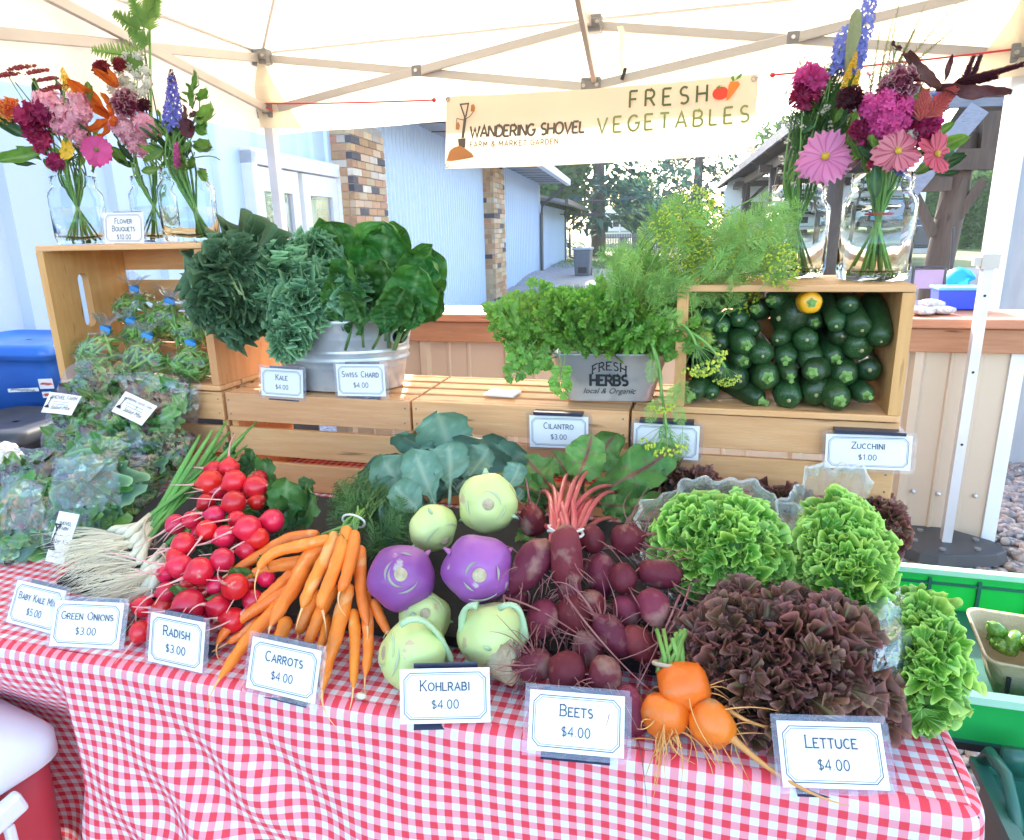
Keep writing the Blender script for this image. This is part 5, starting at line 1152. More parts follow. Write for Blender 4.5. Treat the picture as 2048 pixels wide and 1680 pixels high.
# ================================================================== kohlrabi
def kohlrabi(px, py, rp, h, ax, col, label, seed, stalks=4, obl=.88, disc=1, cutstalk=None):
    p = onpile(px, py, h); R = rp*depth(p)/F; B = basis(ax); r = random.Random(seed); Mx = G['k'+col]
    t = thing('kohlrabi', label, 'kohlrabi', p-Vector((0, 0, R)), 'kohlrabi bulbs heaped in the middle of the table')
    o = Vector((seed*1.3, 0, 0))
    def fn(v):
        q = v.normalized() if v.length > 0 else v; a = math.atan2(v.y, v.x); k = 1+.07*noise.noise(q*1.6+o)+.035*math.sin(a*5+seed)*(1-q.z*q.z)+.012*noise.noise(q*7+o); rim = math.exp(-((q.z-.90)/.06)**2)*.02; dip = -.05*math.exp(-((1-abs(q.z))/.03)**2); return v*(k+rim+dip)
    mb = MB(); mb.ball((0, 0, 0), 1, 36, 24, fn=fn, sc=(1, 1, obl)); mb.v = [tuple(p+B @ (Vector(v)*R)) for v in mb.v]; b0 = build(mb, 'bulb', Mx, t, True)
    if disc:
        mb = MB()
        for (rr, z0, z1) in ((.19, .78, .885), (.13, .87, .91), (.055, .90, .935)): mb.lathe([(rr*1.15, z0), (rr, z1), (rr*.75, z1+.004), (.001, z1-.01)], 18, p, R=B @ Matrix.Diagonal((R, R, R)))
        build(mb, 'cut_root', G['scar'], t, True)
    for k in range(stalks):      # leaf scars: thin crescents, with stubs
        a = seed+k*2.4; th = r.uniform(.34, .85)
        mb = MB(); w = r.uniform(.14, .42)
        def sc(u, v, a=a, th=th, w=w):
            aa = a+(u-.5)*w*2.2/max(.3, math.sin(th)); tt = th+(v-.5)*.085*math.sin(PI*u); q = Vector((math.sin(tt)*math.cos(aa), math.sin(tt)*math.sin(aa), math.cos(tt)*obl)); return p+B @ (q*R*(1.035+.022*math.sin(PI*v)))
        mb.grid(sc, 12, 4); build(mb, 'leaf_scar', G['scar_g' if col == 'purple' else 'scar_p'], t, True)
    for k in range(3 if cutstalk is None else cutstalk):
        a = seed*1.7+k*2.1; th = r.uniform(1.2, 1.9); q = Vector((math.sin(th)*math.cos(a), math.sin(th)*math.sin(a), math.cos(th)*obl)); s = p+B @ (q*R*.93); d = (B @ (q+Vector((0, 0, -.5)))).normalized()
        mb = MB(); mb.tube([s, s+d*R*.16, s+d*R*.26], [R*.16, R*.085, R*.05], 8, flat=.6); build(mb, 'stalk_stub', G['kstalk' if col == 'pale' else 'kstalkp'], t, True)
    return t, p, R, B
tc_ = Vector(CAMP)
K1, p1_, R1, B1 = kohlrabi(975, 1006, 60, .095, tc_-onpile(975, 1006, .1)+Vector((.02, 0, -.05)), 'pale', 'large pale green kohlrabi at the top of the heap, root end facing out', 1, 3)
K2, p2_, R2, B2 = kohlrabi(866, 1056, 50, .075, (.5, -.3, -.25), 'pale', 'pale kohlrabi left of the topmost one, lying on its side', 2, 4)
kohlrabi(803, 1155, 66, .080, tc_-onpile(803, 1155, .08)+Vector((-.02, 0, .12)), 'purple', 'purple kohlrabi on the left beside the carrots', 3, 4, cutstalk=2)
kohlrabi(956, 1137, 70, .090, tc_-onpile(957, 1137, .08)+Vector((.04, 0, -.22)), 'purple', 'larger purple kohlrabi beside the beet tail', 4, 4, cutstalk=2)
kohlrabi(850, 1236, 52, .028, (.3, -.6, .6), 'pale', 'pale kohlrabi half hidden under the purple ones', 5, 3)
K6 = kohlrabi(828, 1310, 72, .030, (-.72, -.55, .32), 'pale', 'pale kohlrabi at the front left behind the kohlrabi sign', 6, 4, .92)
K7 = kohlrabi(985, 1268, 70, .036, (.25, -.2, -.9), 'pale', 'pale kohlrabi with looping leaf stalks beside the beets', 7, 2, .9, disc=0)
t7, p7, R7, B7 = K7
for (a, b_, c) in (((925, 1285), (915, 1200), (955, 1212)), ((1000, 1215), (1050, 1190), (1048, 1275)), ((940, 1320), (905, 1345), (888, 1345))):
    q = [at(*e, y=p7.y-.02) for e in (a, b_, c)]; mb = MB(); mb.tube(bez(q[0], q[1], q[2], 8), [.007, .0055, .005, .005, .005, .005, .0055, .006, .008], 7, flat=.7); build(mb, 'stalk', G['kstalk'], t7, True)
mb = MB(); q = at(1010, 1338, y=p7.y-.035); mb.tube([q+Vector((-.012, .02, .02)), q, q+Vector((.016, -.006, -.012))], [.030, .021, .008], 12); build(mb, 'woody_root', G['scar'], t7, True)
t6, p6, R6, B6 = K6
mb = MB(); mb.tube(bez(at(800, 1250, y=p6.y-.02), at(850, 1205, y=p6.y), at(895, 1290, y=p6.y+.01), 9, at(905, 1330, y=p6.y)), [.006, .006, .006, .0055, .005, .005, .005, .005, .006, .004], 7, flat=.7); build(mb, 'stalk', G['kstalk'], t6, True)
random.seed(44)
def big_leaf(par, key, base, tip, Y0, Y1, zh, ws=1., h0=None):
    a = at(*base, y=Y0); e = at(*tip, y=Y1); L = (e-a).length
    inst(lmesh[key, random.randrange(3)], 'leaf', par, alongy(a, e-a, zh, (L*ws, L, L)))
for par, base, tip, Y0, Y1, zh, ws in [(K1, (915, 960), (878, 812), -.10, -.07, (.3, -1, .2), 1.05), (K1, (905, 960), (835, 850), -.11, -.06, (-.5, -1, .2), .7), (K1, (950, 975), (985, 862), -.11, -.08, (.1, -1, .5), 1.6), (K1, (955, 970), (1045, 900), -.10, -.03, (.6, -1, .4), 1.15), (K1, (900, 965), (845, 895), -.13, -.12, (-.2, -1, .5), .9),
    (K2, (850, 1020), (795, 900), -.18, -.14, (-.2, -1, .3), .85), (K2, (850, 1010), (765, 940), -.15, -.08, (-.6, -1, .5), 1.), (K2, (850, 1035), (752, 1000), -.18, -.10, (0, -1, .8), 1.), (K2, (845, 1040), (760, 1075), -.2, -.16, (0, -1, .6), .8), (K2, (860, 1010), (880, 930), -.15, -.1, (.3, -1, .3), .9), (K2, (865, 1010), (930, 930), -.12, -.06, (.5, -1, .6), .8), (K1, (935, 960), (1030, 955), -.09, -.02, (0, -1, 1), .9), (K2, (830, 1040), (790, 1100), -.2, -.2, (0, -1, .4), .6), (K1, (890, 965), (740, 975), -.06, -.02, (0, -1, .6), .45), (K2, (840, 990), (775, 905), -.12, -.1, (-.2, -1, .2), 1.), (K2, (835, 1000), (830, 895), -.14, -.13, (.3, -1, .2), .8), (K1, (960, 960), (1010, 880), -.08, -.02, (.2, -1, .3), 1.2), (K2, (820, 1020), (745, 960), -.14, -.1, (0, -1, .3), .9), (K2, (800, 1040), (750, 1050), -.16, -.12, (0, -1, .6), 1.), (K1, (900, 950), (860, 860), -.08, -.05, (-.6, -1, .1), .7), (K1, (985, 960), (1045, 985), -.06, -.02, (0, -1, .5), 1.)]:
    big_leaf(par, 'kohl', base, tip, Y0, Y1, zh, ws)
def pile_leaf(par, key, base, tip, h0, h1, zh=(0, -.6, 1), ws=1.):
    a = onpile(*base, h0); e = onpile(*tip, h1); L = (e-a).length; inst(lmesh[key, random.randrange(3)], 'leaf', par, alongy(a, e-a, zh, (L*ws, L, L)))
for base, tip, h0, h1, ws in [((850, 1040), (745, 1000), .03, .05, 1.1), ((845, 1050), (742, 1060), .02, .04, 1.1), ((840, 1060), (770, 1110), .02, .03, .9), ((830, 1020), (775, 945), .05, .07, 1.1), ((870, 1010), (840, 930), .06, .08, 1.), ((900, 980), (905, 905), .07, .09, 1.2), ((850, 1030), (790, 985), .06, .075, 1.1), ((930, 960), (985, 905), .06, .08, 1.2), ((1010, 985), (1045, 940), .04, .05, 1.1), ((1020, 1010), (1052, 985), .03, .04, 1.), ((880, 1060), (905, 1110), .02, .02, 1.)]:
    pile_leaf(K2 if base[0] < 880 else K1, 'kohl', base, tip, h0, h1, ws=ws)
# ================================================================== beets
def beet(par, px, py, lp, wp, ang, h, seed, hair=9, tail=1., Mx='beet', Mr='beetroot', nm='beet', crown=0, y=None):
    "ang: image direction of the tail in degrees, 0 right, 90 up"
    r = random.Random(seed); p = onpile(px, py, h) if y is None else at(px, py, y=y); s = depth(p)/F; L = lp*s; Wd = wp*s
    a = math.radians(ang); d = (Vector(AX)*math.cos(a)-Vector(AY)*math.sin(a)+Vector(AZ)*r.uniform(-.25, .1)).normalized()
    B = basis(d); o = Vector((seed, 0, 0))
    prof = [(.05, -1), (.45, -.95), (.8, -.72), (.97, -.38), (1, 0), (.9, .35), (.68, .66), (.4, .86), (.2, 1.0), (.10, 1.16), (.05, 1.4)]
    def fn(v): return v*(1+.14*noise.noise(v*1.5+o)+.045*noise.noise(v*5+o)+.012*math.sin(v.z*40+seed))
    mb = MB(); mb.lathe(prof, 22, p, R=B @ Matrix.Diagonal((Wd, Wd, L)), fn=fn, close=True); b0 = build(mb, nm, G[Mx], par, True)
    mb = MB(); e = p+d*L*1.3
    T = L*tail*r.uniform(1.2, 2.2)
    if tail: mb.tube(bez(e-d*L*.2, e+d*T*.5+rv(T*.25), e+d*T+Vector((rnd(-.3, .3)*T, 0, -.3*T)), 8), [max(.0016, Wd*.10)*(1-.85*i/8) for i in range(9)], 6)
    for k in range(int(hair*1.9)):
        u = r.uniform(-.1, 1.1); aa = r.uniform(0, 6.28); rad = Wd*max(.08, 1-u*u*.85)*.92; q = p+B @ Vector((rad*math.cos(aa), rad*math.sin(aa), u*L)); w = (B @ Vector((math.cos(aa), math.sin(aa), r.uniform(-.2, .8)))).normalized(); l = r.uniform(.02, .075)
        f_ = q+w*l*.7+d*l*.4+rv(.012); mb.tube(bez(q-w*.002, q+w*l*.5+rv(.01), f_, 6), [.0010, .0009, .0008, .0007, .0006, .0004, .0002], 4, cap=False)
    if mb.v: build(mb, 'rootlets', G[Mr], b0, True)
    return b0, p, Wd, d
BB = thing('beet_bunch', 'tied bunch of red beets with pink stems and green leaves atop the heap', 'beets', onpile(1130, 1080, 0), 'red beets piled in the middle right')
beet(BB, 1060, 1132, 62, 36, 232, .085, 401, 12, .9); beet(BB, 1133, 1122, 72, 33, 274, .095, 402, 14, 1.6); beet(BB, 1184, 1080, 30, 26, 285, .08, 403, 8, .8)
bl = [(1256, 1078, 34, 33, 20, .075, 'beet with pale rootlets just left of the bagged lettuce', 14), (1246, 1158, 30, 28, 300, .07, 'small beet with a forked pale root in the shade', 5), (1322, 1148, 46, 30, 350, .07, 'beet lying sideways against the lettuce bag', 9), (1308, 1216, 40, 32, 290, .06, 'beet with two drooping roots above the golden beets', 10),
 (1222, 1268, 52, 31, 130, .045, 'slim magenta beet lying diagonally in the middle of the heap', 8), (1068, 1330, 38, 33, 185, .03, 'hairy beet beside the woody kohlrabi root', 22), (1135, 1352, 48, 38, 275, .035, 'left one of the two upright beets behind the beet sign', 12), (1209, 1360, 47, 35, 265, .035, 'right one of the two upright beets behind the beet sign', 12),
 (1262, 1425, 55, 32, 285, .018, 'dark beet standing beside the beet sign, next to the golden beets', 6), (1150, 1235, 44, 34, 285, .04, 'shaded beet below the tied bunch, covered in rootlets', 16), (1085, 1240, 40, 32, 240, .04, 'shaded beet between the kohlrabi and the beet bunch', 14), (1065, 1040, 32, 28, 100, .05, 'dark beet behind the big purple kohlrabi', 4),
 (1200, 1150, 44, 32, 280, .04, 'dark beet deep in the heap right of the tied bunch', 6), (1280, 1290, 44, 32, 320, .03, 'dark beet behind the golden beet stems', 6), (1340, 1290, 36, 28, 320, .02, 'dark beet under the red lettuce edge', 3), (1175, 1300, 40, 32, 250, .02, 'shaded beet above the two upright ones', 10), (1030, 1210, 36, 28, 240, .03, 'shaded beet touching the looping kohlrabi stalk', 10), (1255, 1225, 36, 30, 280, .03, 'shaded beet under the slim magenta one', 6), (1185, 1215, 36, 28, 280, .035, 'shaded beet with tangled roots left of the slim magenta one', 12), (1140, 1185, 30, 25, 280, .06, 'small hairy beet end hanging under the tied bunch', 14)]
for k, (px, py, l_, w_, an, h, lb_, hr) in enumerate(bl):
    p = onpile(px, py, h); t = thing('beet', lb_, 'beet', p-Vector((0, 0, .03)), 'red beets piled in the middle right'); beet(t, px, py, l_, w_, an, h, 420+k, hr)
# long roots wandering over the heap
kn2 = onpile(1131, 1066, .10)
mb = MB()
for pts in ([(1130, 1190), (1180, 1260), (1240, 1330), (1300, 1380)], [(1360, 1190), (1330, 1260), (1300, 1330), (1268, 1385)], [(1010, 1195), (1080, 1210), (1160, 1270), (1200, 1300)], [(1380, 1170), (1350, 1280), (1310, 1300), (1230, 1322)], [(1008, 1190), (1010, 1250), (1000, 1290)]):
    q = [onpile(px, py, .075-(i*.012)) for i, (px, py) in enumerate(pts)]; mb.tube(bez(q[0], q[1], q[2], 10, q[3]) if len(q) > 3 else bez(*q, 10), [.0018-.00012*i for i in range(11)], 5)
build(mb, 'long_roots', G['beetroot'], BB, True)
random.seed(45)
BLV = [((1150, 975), (1190, 868), -.2, -.12, (0, -1, .2), 1.15), ((1110, 985), (1060, 925), -.2, -.13, (0, -1, .7), 1.3), ((1100, 995), (1005, 955), -.21, -.14, (0, -1, .6), .75), ((1195, 990), (1345, 905), -.16, -.03, (.1, -1, .5), .8), ((1190, 1010), (1250, 1010), -.2, -.15, (0, -1, .3), 1.), ((1170, 960), (1225, 860), -.14, -.06, (.3, -1, .2), 1.), ((1200, 1045), (1330, 1000), -.19, -.12, (0, -1, .8), .5), ((1075, 1040), (1035, 1095), -.26, -.27, (0, -1, .8), .9), ((1100, 1010), (1055, 1030), -.2, -.2, (0, -1, .4), 1.1), ((1215, 1000), (1310, 935), -.12, -.04, (0, -1, .3), .9), ((1140, 960), (1115, 905), -.17, -.12, (0, -1, .2), 1.1), ((1180, 1020), (1215, 950), -.18, -.12, (.4, -1, .2), 1.), ((1120, 980), (1040, 985), -.2, -.16, (0, -1, .8), 1.), ((1165, 990), (1150, 900), -.15, -.1, (0, -1, .3), .9)]
for k, (bs_, tp_, Y0, Y1, _, _) in enumerate(BLV):
    e = at(*bs_, y=Y0).lerp(at(*tp_, y=Y1), .2); s = kn2+Vector((rnd(-.018, .018), rnd(-.01, .01), 0)); mb = MB(); mid = s+(Vector((0, .03, .05)) if bs_[1] < 1035 else Vector((0, 0, .02)))+(e-s)*.3
    mb.tube(bez(s-Vector((0, .02, .025)), mid, e, 8), [.0046, .0046, .0044, .0042, .004, .0038, .0034, .003, .0026], 7); build(mb, 'stem', G['stemr'], BB, True)
    if k < 9:
        e = at(1095+rnd(-5, 70), 990+rnd(-30, 30), y=-.19); mb = MB(); s = kn2+Vector((rnd(-.018, .018), rnd(-.01, .005), 0)); mb.tube(bez(s-Vector((0, .02, .025)), s+Vector((0, .01, .04)), e, 7), [.0044]*6+[.003, .002], 7); build(mb, 'stem', G['stemr'], BB, True)
for base, tip, Y0, Y1, zh, ws in BLV:
    big_leaf(BB, 'beet', base, (base[0]+(tip[0]-base[0])*.88, base[1]+(tip[1]-base[1])*.85), Y0, Y1-.0, zh, ws*.85)
mb = MB(); B = basis((0, .3, 1)); mb.tube([kn2+B @ Vector((.025*math.cos(a), .017*math.sin(a), .003*math.sin(2*a))) for a in [2*PI*i/18 for i in range(19)]], .0022, 5, cap=False); mb.tube([kn2+B @ Vector((.025*math.cos(a), .018*math.sin(a), .005+.003*math.cos(2*a))) for a in [2*PI*i/18 for i in range(19)]], .0018, 5, cap=False); build(mb, 'rubber_band', M['twist'], BB, True)
# golden beets
GB = thing('golden_beet_bunch', 'bunch of three golden orange beets with cut green stems and wiry roots', 'beets', onpile(1370, 1400, 0))
beet(GB, 1368, 1378, 52, 52, 290, .048, 501, 16, .8, 'gbeet', 'gbroot'); beet(GB, 1330, 1432, 46, 46, 262, .030, 502, 22, .9, 'gbeet', 'gbroot'); b_, pg, wg, dg = beet(GB, 1425, 1448, 50, 44, 325, .030, 503, 10, 0, 'gbeet', 'gbroot')
mb = MB(); q = [at(1455, 1475, z=.018), at(1520, 1530, z=.006), at(1600, 1590, z=.004), at(1700, 1612, z=.003)]; mb.tube(bez(q[0]+Vector((-.01, .005, .01)), q[1], q[2], 14, q[3]), [.012, .0075, .0045, .0036, .0032, .0028, .0025, .0022, .002, .0017, .0015, .0012, .001, .0007, .0004], 7); build(mb, 'taproot', G['gbroot'], GB, True)
mb = MB(); mb.tube(bez(at(1450, 1415, z=.04), at(1500, 1450, z=.035), at(1530, 1460, z=.03), 9, at(1600, 1452, z=.03)), [.004, .0028, .0024, .002, .0018, .0016, .0014, .0011, .0008, .0005], 6)
for (a, c) in (((1330, 1480), (1300, 1570)), ((1340, 1480), (1390, 1560)), ((1350, 1470), (1340, 1550)), ((1370, 1430), (1375, 1540)), ((1325, 1475), (1320, 1600)), ((1420, 1490), (1445, 1600)), ((1345, 1475), (1370, 1500))):
    s = at(*a, z=.025); e = at(*c, z=.002) if c[1] < 1560 else at(c[0], c[1], z=-.0); e.y = max(e.y, TY0+.004); e.z = .003; mb.tube(bez(s, s.lerp(e, .5)+rv(.012), e, 7), [.0017, .0014, .0012, .001, .0008, .0006, .0005, .0003], 4)
build(mb, 'wiry_roots', G['gbroot'], GB, True)
k0 = onpile(1345, 1330, .06)
for i in range(11):
    s = k0+Vector((rnd(-.016, .016), rnd(-.004, .01), rnd(-.006, .006))); e = onpile(1343+rnd(-30, 32), 1262+rnd(-5, 15), .075); mb = MB(); mb.tube([s-Vector((0, .008, .006)), s, e], [.004, .0032, .0028], 6); build(mb, 'stem', G['stemg'], GB, True)
mb = MB(); B = basis((0, .5, 1)); mb.tube([k0+B @ Vector((.022*math.cos(a), .014*math.sin(a), 0)) for a in [2*PI*i/18 for i in range(19)]], .0028, 5, cap=False); build(mb, 'rubber_band', M['band'], GB, True)
mb = MB(); p = at(722, 1392, z=.006); mb.ball(p, .007, 7, 5, sc=(1.2, .7, .6)); solo(mb, 'garlic_clove_scrap', G['onionw'], 'tiny white root scrap lying on the cloth beside the carrots', 'scrap', smooth=True)
# ================================================================== lettuce
def lettuce(c, axes, n, xh, key, label, nl, size, seed, lo=-.1, sleeve=None, grp='heads of leaf lettuce'):
    t = thing('lettuce_head', label, 'lettuce', Vector(c)-Vector((0, 0, axes[2]*.5)), grp); R3 = basis(n, xh)
    mb = MB(); mb.ball((0, 0, 0), 1, 16, 10, sc=(axes[0]*.72, axes[1]*.72, axes[2]*.72)); mb.v = [tuple(Vector(c)+R3 @ Vector(v)) for v in mb.v]; build(mb, 'dark_core', G['lettuce_core' if key == 'lettuce' else 'red_core'], t, True)
    dome_leaves(t, key, c, axes, R3, nl, size, .42, lo, .22, seed, zr=(.78, 1.06))
    if sleeve:
        a0, a1, r0, r1, back = sleeve; mb = MB(); r = random.Random(seed)
        def fn(u, v):
            th = a0+(a1-a0)*v; k = r0+(r1-r0)*u; zz = (-back+(back+.25)*u)
            k *= 1+.05*math.sin(th*9+u*3)+.035*math.sin(th*23+u*5)*u+.05*abs(noise.noise(Vector((th*6, u*3, seed))))+.03*noise.noise(Vector((th*17, u*5, seed)))
            return Vector(c)+R3 @ Vector((math.cos(th)*axes[0]*k, math.sin(th)*axes[1]*k, axes[2]*zz))
        mb.grid(fn, 16, 200)
        def fn2(u, v):
            th = a0+(a1-a0)*v; k = r1*(1+.05*math.sin(th*9+3)+.035*math.sin(th*23+5)+.05*abs(noise.noise(Vector((th*6, 3, seed))))+.03*noise.noise(Vector((th*17, 5+u*4, seed))))+.07*math.sin(PI*u)+.05*math.sin(th*5)*u; zz = .25+.10*math.sin(PI*u)-.22*u
            return Vector(c)+R3 @ Vector((math.cos(th)*axes[0]*(k-.05*u), math.sin(th)*axes[1]*(k-.05*u), axes[2]*zz))
        mb.grid(fn2, 8, 200)
        build(mb, 'plastic_sleeve', M['bag_white'], t, True)
    return t, R3
G['lettuce_core'] = mat('lettuce_dark_core', (.05, .14, .02), (.08, .2, .03), rough=.7)  # dark fill imitates shade between leaves; a real heart is paler
G['red_core'] = mat('red_dark_core', (.02, .012, .012), (.035, .03, .015), rough=.7)  # near-black fill imitating the shade between red leaves
nl_ = Vector((-.05, -.66, .75))
c1 = onpile(1440, 1098, .06); lettuce(c1, (.092, .078, .065), nl_, (1, 0, 0), 'lettuce', 'frilly green lettuce in a clear sleeve just above the red lettuce', 135, .034, 601, 0, (.5, 5.5, .9, 1.30, 1.2))
c2 = onpile(1682, 1132, .06); lettuce(c2, (.060, .098, .060), Vector((.0, -.72, .70)), (1, -.10, .12), 'lettuce', 'long green lettuce in a clear sleeve against the rightmost lower crate', 125, .033, 602, 0, (1.0, 5.1, .9, 1.42, 1.2))
c3 = at(1836, 1322, z=.055); t3_, _ = lettuce(c3, (.044, .080, .050), Vector((.12, -.66, .74)), (1, -.12, .05), 'lettuce', 'green lettuce at the right corner of the table with its sleeve pulled back', 130, .030, 603, -.25)
Bs = basis((-.1, -.62, .78), (1, -.5, 0)); build(bag_shell(at(1745, 1320, z=.06), (.034, .080, .036), Bs, 613, .25, 60, 40, .8), 'plastic_sleeve', M['bag_white'], t3_, True)
build(bag_shell(at(1765, 1300, z=.06), (.024, .085, .030), Bs, 614, .3, 60, 40, .8), 'plastic_sleeve', M['bag_white'], t3_, True)
for k in range(12):
    a_ = at(1775+rnd(-20, 20), 1290+rnd(-60, 110), z=.05); mb = MB(); mb.tube([a_, a_+Vector((-.05, .02, -.005))], [.008, .004], 6, flat=.5); build(mb, 'rib', G['kpale'], t3_, True)
c4 = onpile(1545, 1335, .022); lettuce(c4, (.128, .098, .072), Vector((-.05, -.62, .78)), (1, 0, 0), 'red', 'large dark red leaf lettuce spread behind the lettuce sign', 290, .034, 604, -.25)
c5 = at(1375, 985, y=-.06); lettuce(c5, (.075, .045, .05), Vector((0, -.6, .8)), (1, 0, 0), 'red', 'dark red lettuce peeping out behind the beet leaves', 50, .03, 605, -.1)
c6 = at(1735, 1085, y=-.05); lettuce(c6, (.055, .125, .05), Vector((.15, -.4, .9)), (1, -.5, .0), 'red', 'dark red lettuce behind the long green lettuce at the crate end', 110, .03, 606, -.3)
c7 = at(1565, 1005, y=-.04); lettuce(c7, (.05, .03, .03), Vector((0, -.5, .8)), (1, 0, 0), 'red', 'bit of red lettuce between the two sleeved green ones', 22, .026, 607, 0)
# ================================================================== galvanised tub with kale and chard
TUB = at(690, 765, y=.125); TUB.z = CH+.004; TUB.x += .0
tub = thing('galvanised_tub', 'oval galvanised steel tub full of kale and swiss chard', 'tub', TUB)
def oval(r, z, sx=1., sy=.62): return None
TSX, TSY = .178, .112
mb = MB(); n = 64; prof = [(.80, 0), (.815, .004), (.87, .06), (.905, .066), (.91, .070), (.885, .076), (.915, .084), (.92, .088), (.90, .094), (.985, .146), (1.0, .150), (1.02, .154), (1.015, .160), (.99, .160), (.975, .150), (.86, .05), (.78, .010), (.001, .008)]
for hole in (0,):
    vs = []
    for (r, z) in prof:
        for j in range(n): a = 2*PI*j/n; vs.append(TUB+Vector((r*TSX*math.cos(a), r*TSY*math.sin(a), z)))
    fs = [(i*n+j, i*n+(j+1) % n, (i+1)*n+(j+1) % n, (i+1)*n+j) for i in range(len(prof)-1) for j in range(n)]
    mb.add(vs, fs)
build(mb, 'tub_body', M['galv'], tub, True)
for s in (1, -1):
    mb = MB(); c = TUB+Vector((s*TSX*.905, -TSY*.36, .118)); X = Vector((-.38*s, -.9, 0)).normalized()*1; U = Vector((0, 0, 1))
    mb.tube([c+X*(.024*math.cos(a))*s+U*.017*math.sin(a)+Vector((s*.004, 0, 0)) for a in [2*PI*i/24 for i in range(25)]], .003, 6, cap=False); hd_ = build(mb, 'handle_rim', M['galv'], tub, True)
    mb = MB(); mb.add([c+X*(.023*math.cos(a))*s+U*.016*math.sin(a)+Vector((s*.0045, -.001, 0)) for a in [2*PI*i/24 for i in range(24)]], [tuple(range(24))]); build(mb, 'handle_opening', M['black_liner'], hd_)
def kale_bunch(label, blobs, key, seed, extra=()):
    t = thing('kale_bunch', label, 'kale', TUB+Vector((0, 0, .1)), 'bunches of curly kale')
    for i, (px, py, Y, rx, ry, n, size) in enumerate(blobs):
        c = at(px, py, y=Y); s = depth(c)/F; ax = (rx*s, ry*s, min(rx, ry)*s*.7)
        dome_leaves(t, key, c, ax, basis((-.05, -.8, .6)), n, size, .5, -.3, .5, seed+i, zr=(.62, 1.08))
        mb = MB(); mb.ball((0, 0, 0), 1, 14, 8, sc=(ax[0]*.7, ax[1]*.7, ax[2]*.6)); Bq = basis((-.05, -.8, .6)); mb.v = [tuple(c+Bq @ Vector(v)) for v in mb.v]; build(mb, 'dark_core', G['kale_core'], t, True)
    for (a, Ya, b_, Yb) in extra: 
        p, q = at(*a, y=Ya), at(*b_, y=Yb); mb = MB(); mb.tube(bez(p, p.lerp(q, .5)+rv(.012), q, 6), [.005, .0045, .004, .0035, .003, .0025, .002], 6); build(mb, 'stem', G['kstem'], t, True)
    return t
G['kale_core'] = mat('kale_dark_core', (.012, .04, .02), (.02, .06, .03), rough=.8)  # filler colour for inner cores, much darker than the leaves
G['kstem'] = mat('kale_stem', (.20, .30, .13), (.28, .36, .18), rough=.5)
t = kale_bunch('dark green kale bunch leaning over the left side of the tub', [(450, 540, .0, 62, 75, 60, .050), (480, 622, .0, 58, 52, 50, .046), (432, 600, -.035, 46, 50, 40, .044)], 'kaled', 700, [((430, 500), -.02, (480, 590), -.05), ((415, 505), -.02, (470, 600), -.05), ((450, 480), .0, (490, 600), -.04), ((440, 510), -.01, (485, 590), -.05)])
for (b_, tp, ws) in (((450, 560), (495, 430), .9), ((480, 560), (545, 455), 1.), ((440, 560), (430, 470), 1.), ((500, 590), (500, 480), .9)):
    a = at(*b_, y=.02); e = at(*tp, y=.06); L = (e-a).length; inst(lmesh['kaled', 1], 'leaf', t, alongy(a, e-a, (.2, -1, .2), (L*ws*.75, L, L)))
kale_bunch('bright curly kale bunch spilling over the front of the tub', [(560, 540, .05, 95, 45, 62, .046), (520, 590, .03, 60, 50, 46, .044), (600, 600, .02, 62, 60, 56, .046), (585, 670, -.01, 42, 48, 40, .040), (625, 500, .09, 40, 30, 26, .040), (700, 580, .03, 30, 40, 16, .04)], 'kale', 740)
ch = thing('swiss_chard_bunch', 'glossy green swiss chard leaves standing in the right half of the tub', 'swiss chard', TUB+Vector((.08, 0, .1)))
random.seed(17)
for base, tip, Y0, Y1, zh, ws in [((760, 660), (800, 470), .13, .20, (0, -1, .15), 1.05), ((740, 660), (715, 462), .14, .20, (-.2, -1, .2), .95), ((800, 660), (868, 500), .13, .18, (.4, -1, .2), .9), ((700, 660), (660, 500), .10, .14, (-.3, -1, .1), .85), ((720, 670), (705, 520), .06, .07, (.2, -1, .1), .9), ((745, 660), (755, 500), .10, .13, (.1, -1, .0), 1.), ((780, 660), (792, 520), .07, .08, (-.1, -1, .1), .9),
    ((800, 665), (850, 530), .05, .06, (.3, -1, .15), 1.1), ((825, 650), (895, 580), .08, .10, (.2, -1, .3), 1.), ((700, 665), (745, 530), .03, .03, (-.5, -1, .1), .9), ((690, 660), (668, 560), .03, .03, (.4, -1, 0), .9), ((760, 670), (818, 560), .02, .02, (.5, -1, .1), .8), ((725, 670), (722, 575), .01, .0, (-.2, -1, .1), 1.0), ((735, 640), (850, 475), .18, .22, (0, -1, .3), .8), ((735, 650), (765, 470), .17, .21, (.5, -1, .2), .8), ((700, 640), (655, 490), .14, .17, (0, -1, .4), .8), ((775, 640), (905, 545), .12, .15, (.1, -1, .5), .6), ((770, 665), (770, 600), .0, -.01, (.3, -1, .1), 1.2), ((815, 665), (860, 600), .03, .03, (-.2, -1, .2), .9)]:
    a = at(*base, y=Y0); e = at(*tip, y=Y1); L = (e-a).length*1.08; inst(lmesh['chard', random.randrange(3)], 'leaf', ch, alongy(a, e-a, zh, (L*ws, L, L)))
mb = MB(); mb.ball((0, 0, 0), 1, 16, 8, sc=(.075, .05, .045)); mb.v = [tuple(TUB+Vector((.05, 0, .135))+Vector(v)) for v in mb.v]; build(mb, 'dark_core', G['kale_core'], ch, True)
a = TUB+Vector((TSX*.92, -TSY*.4, .115)); inst(lmesh['chard', 0], 'leaf', ch, alongy(a+Vector((-.01, 0, 0)), (1, -.3, .3), (0, -1, .3), (.04, .035, .04)))
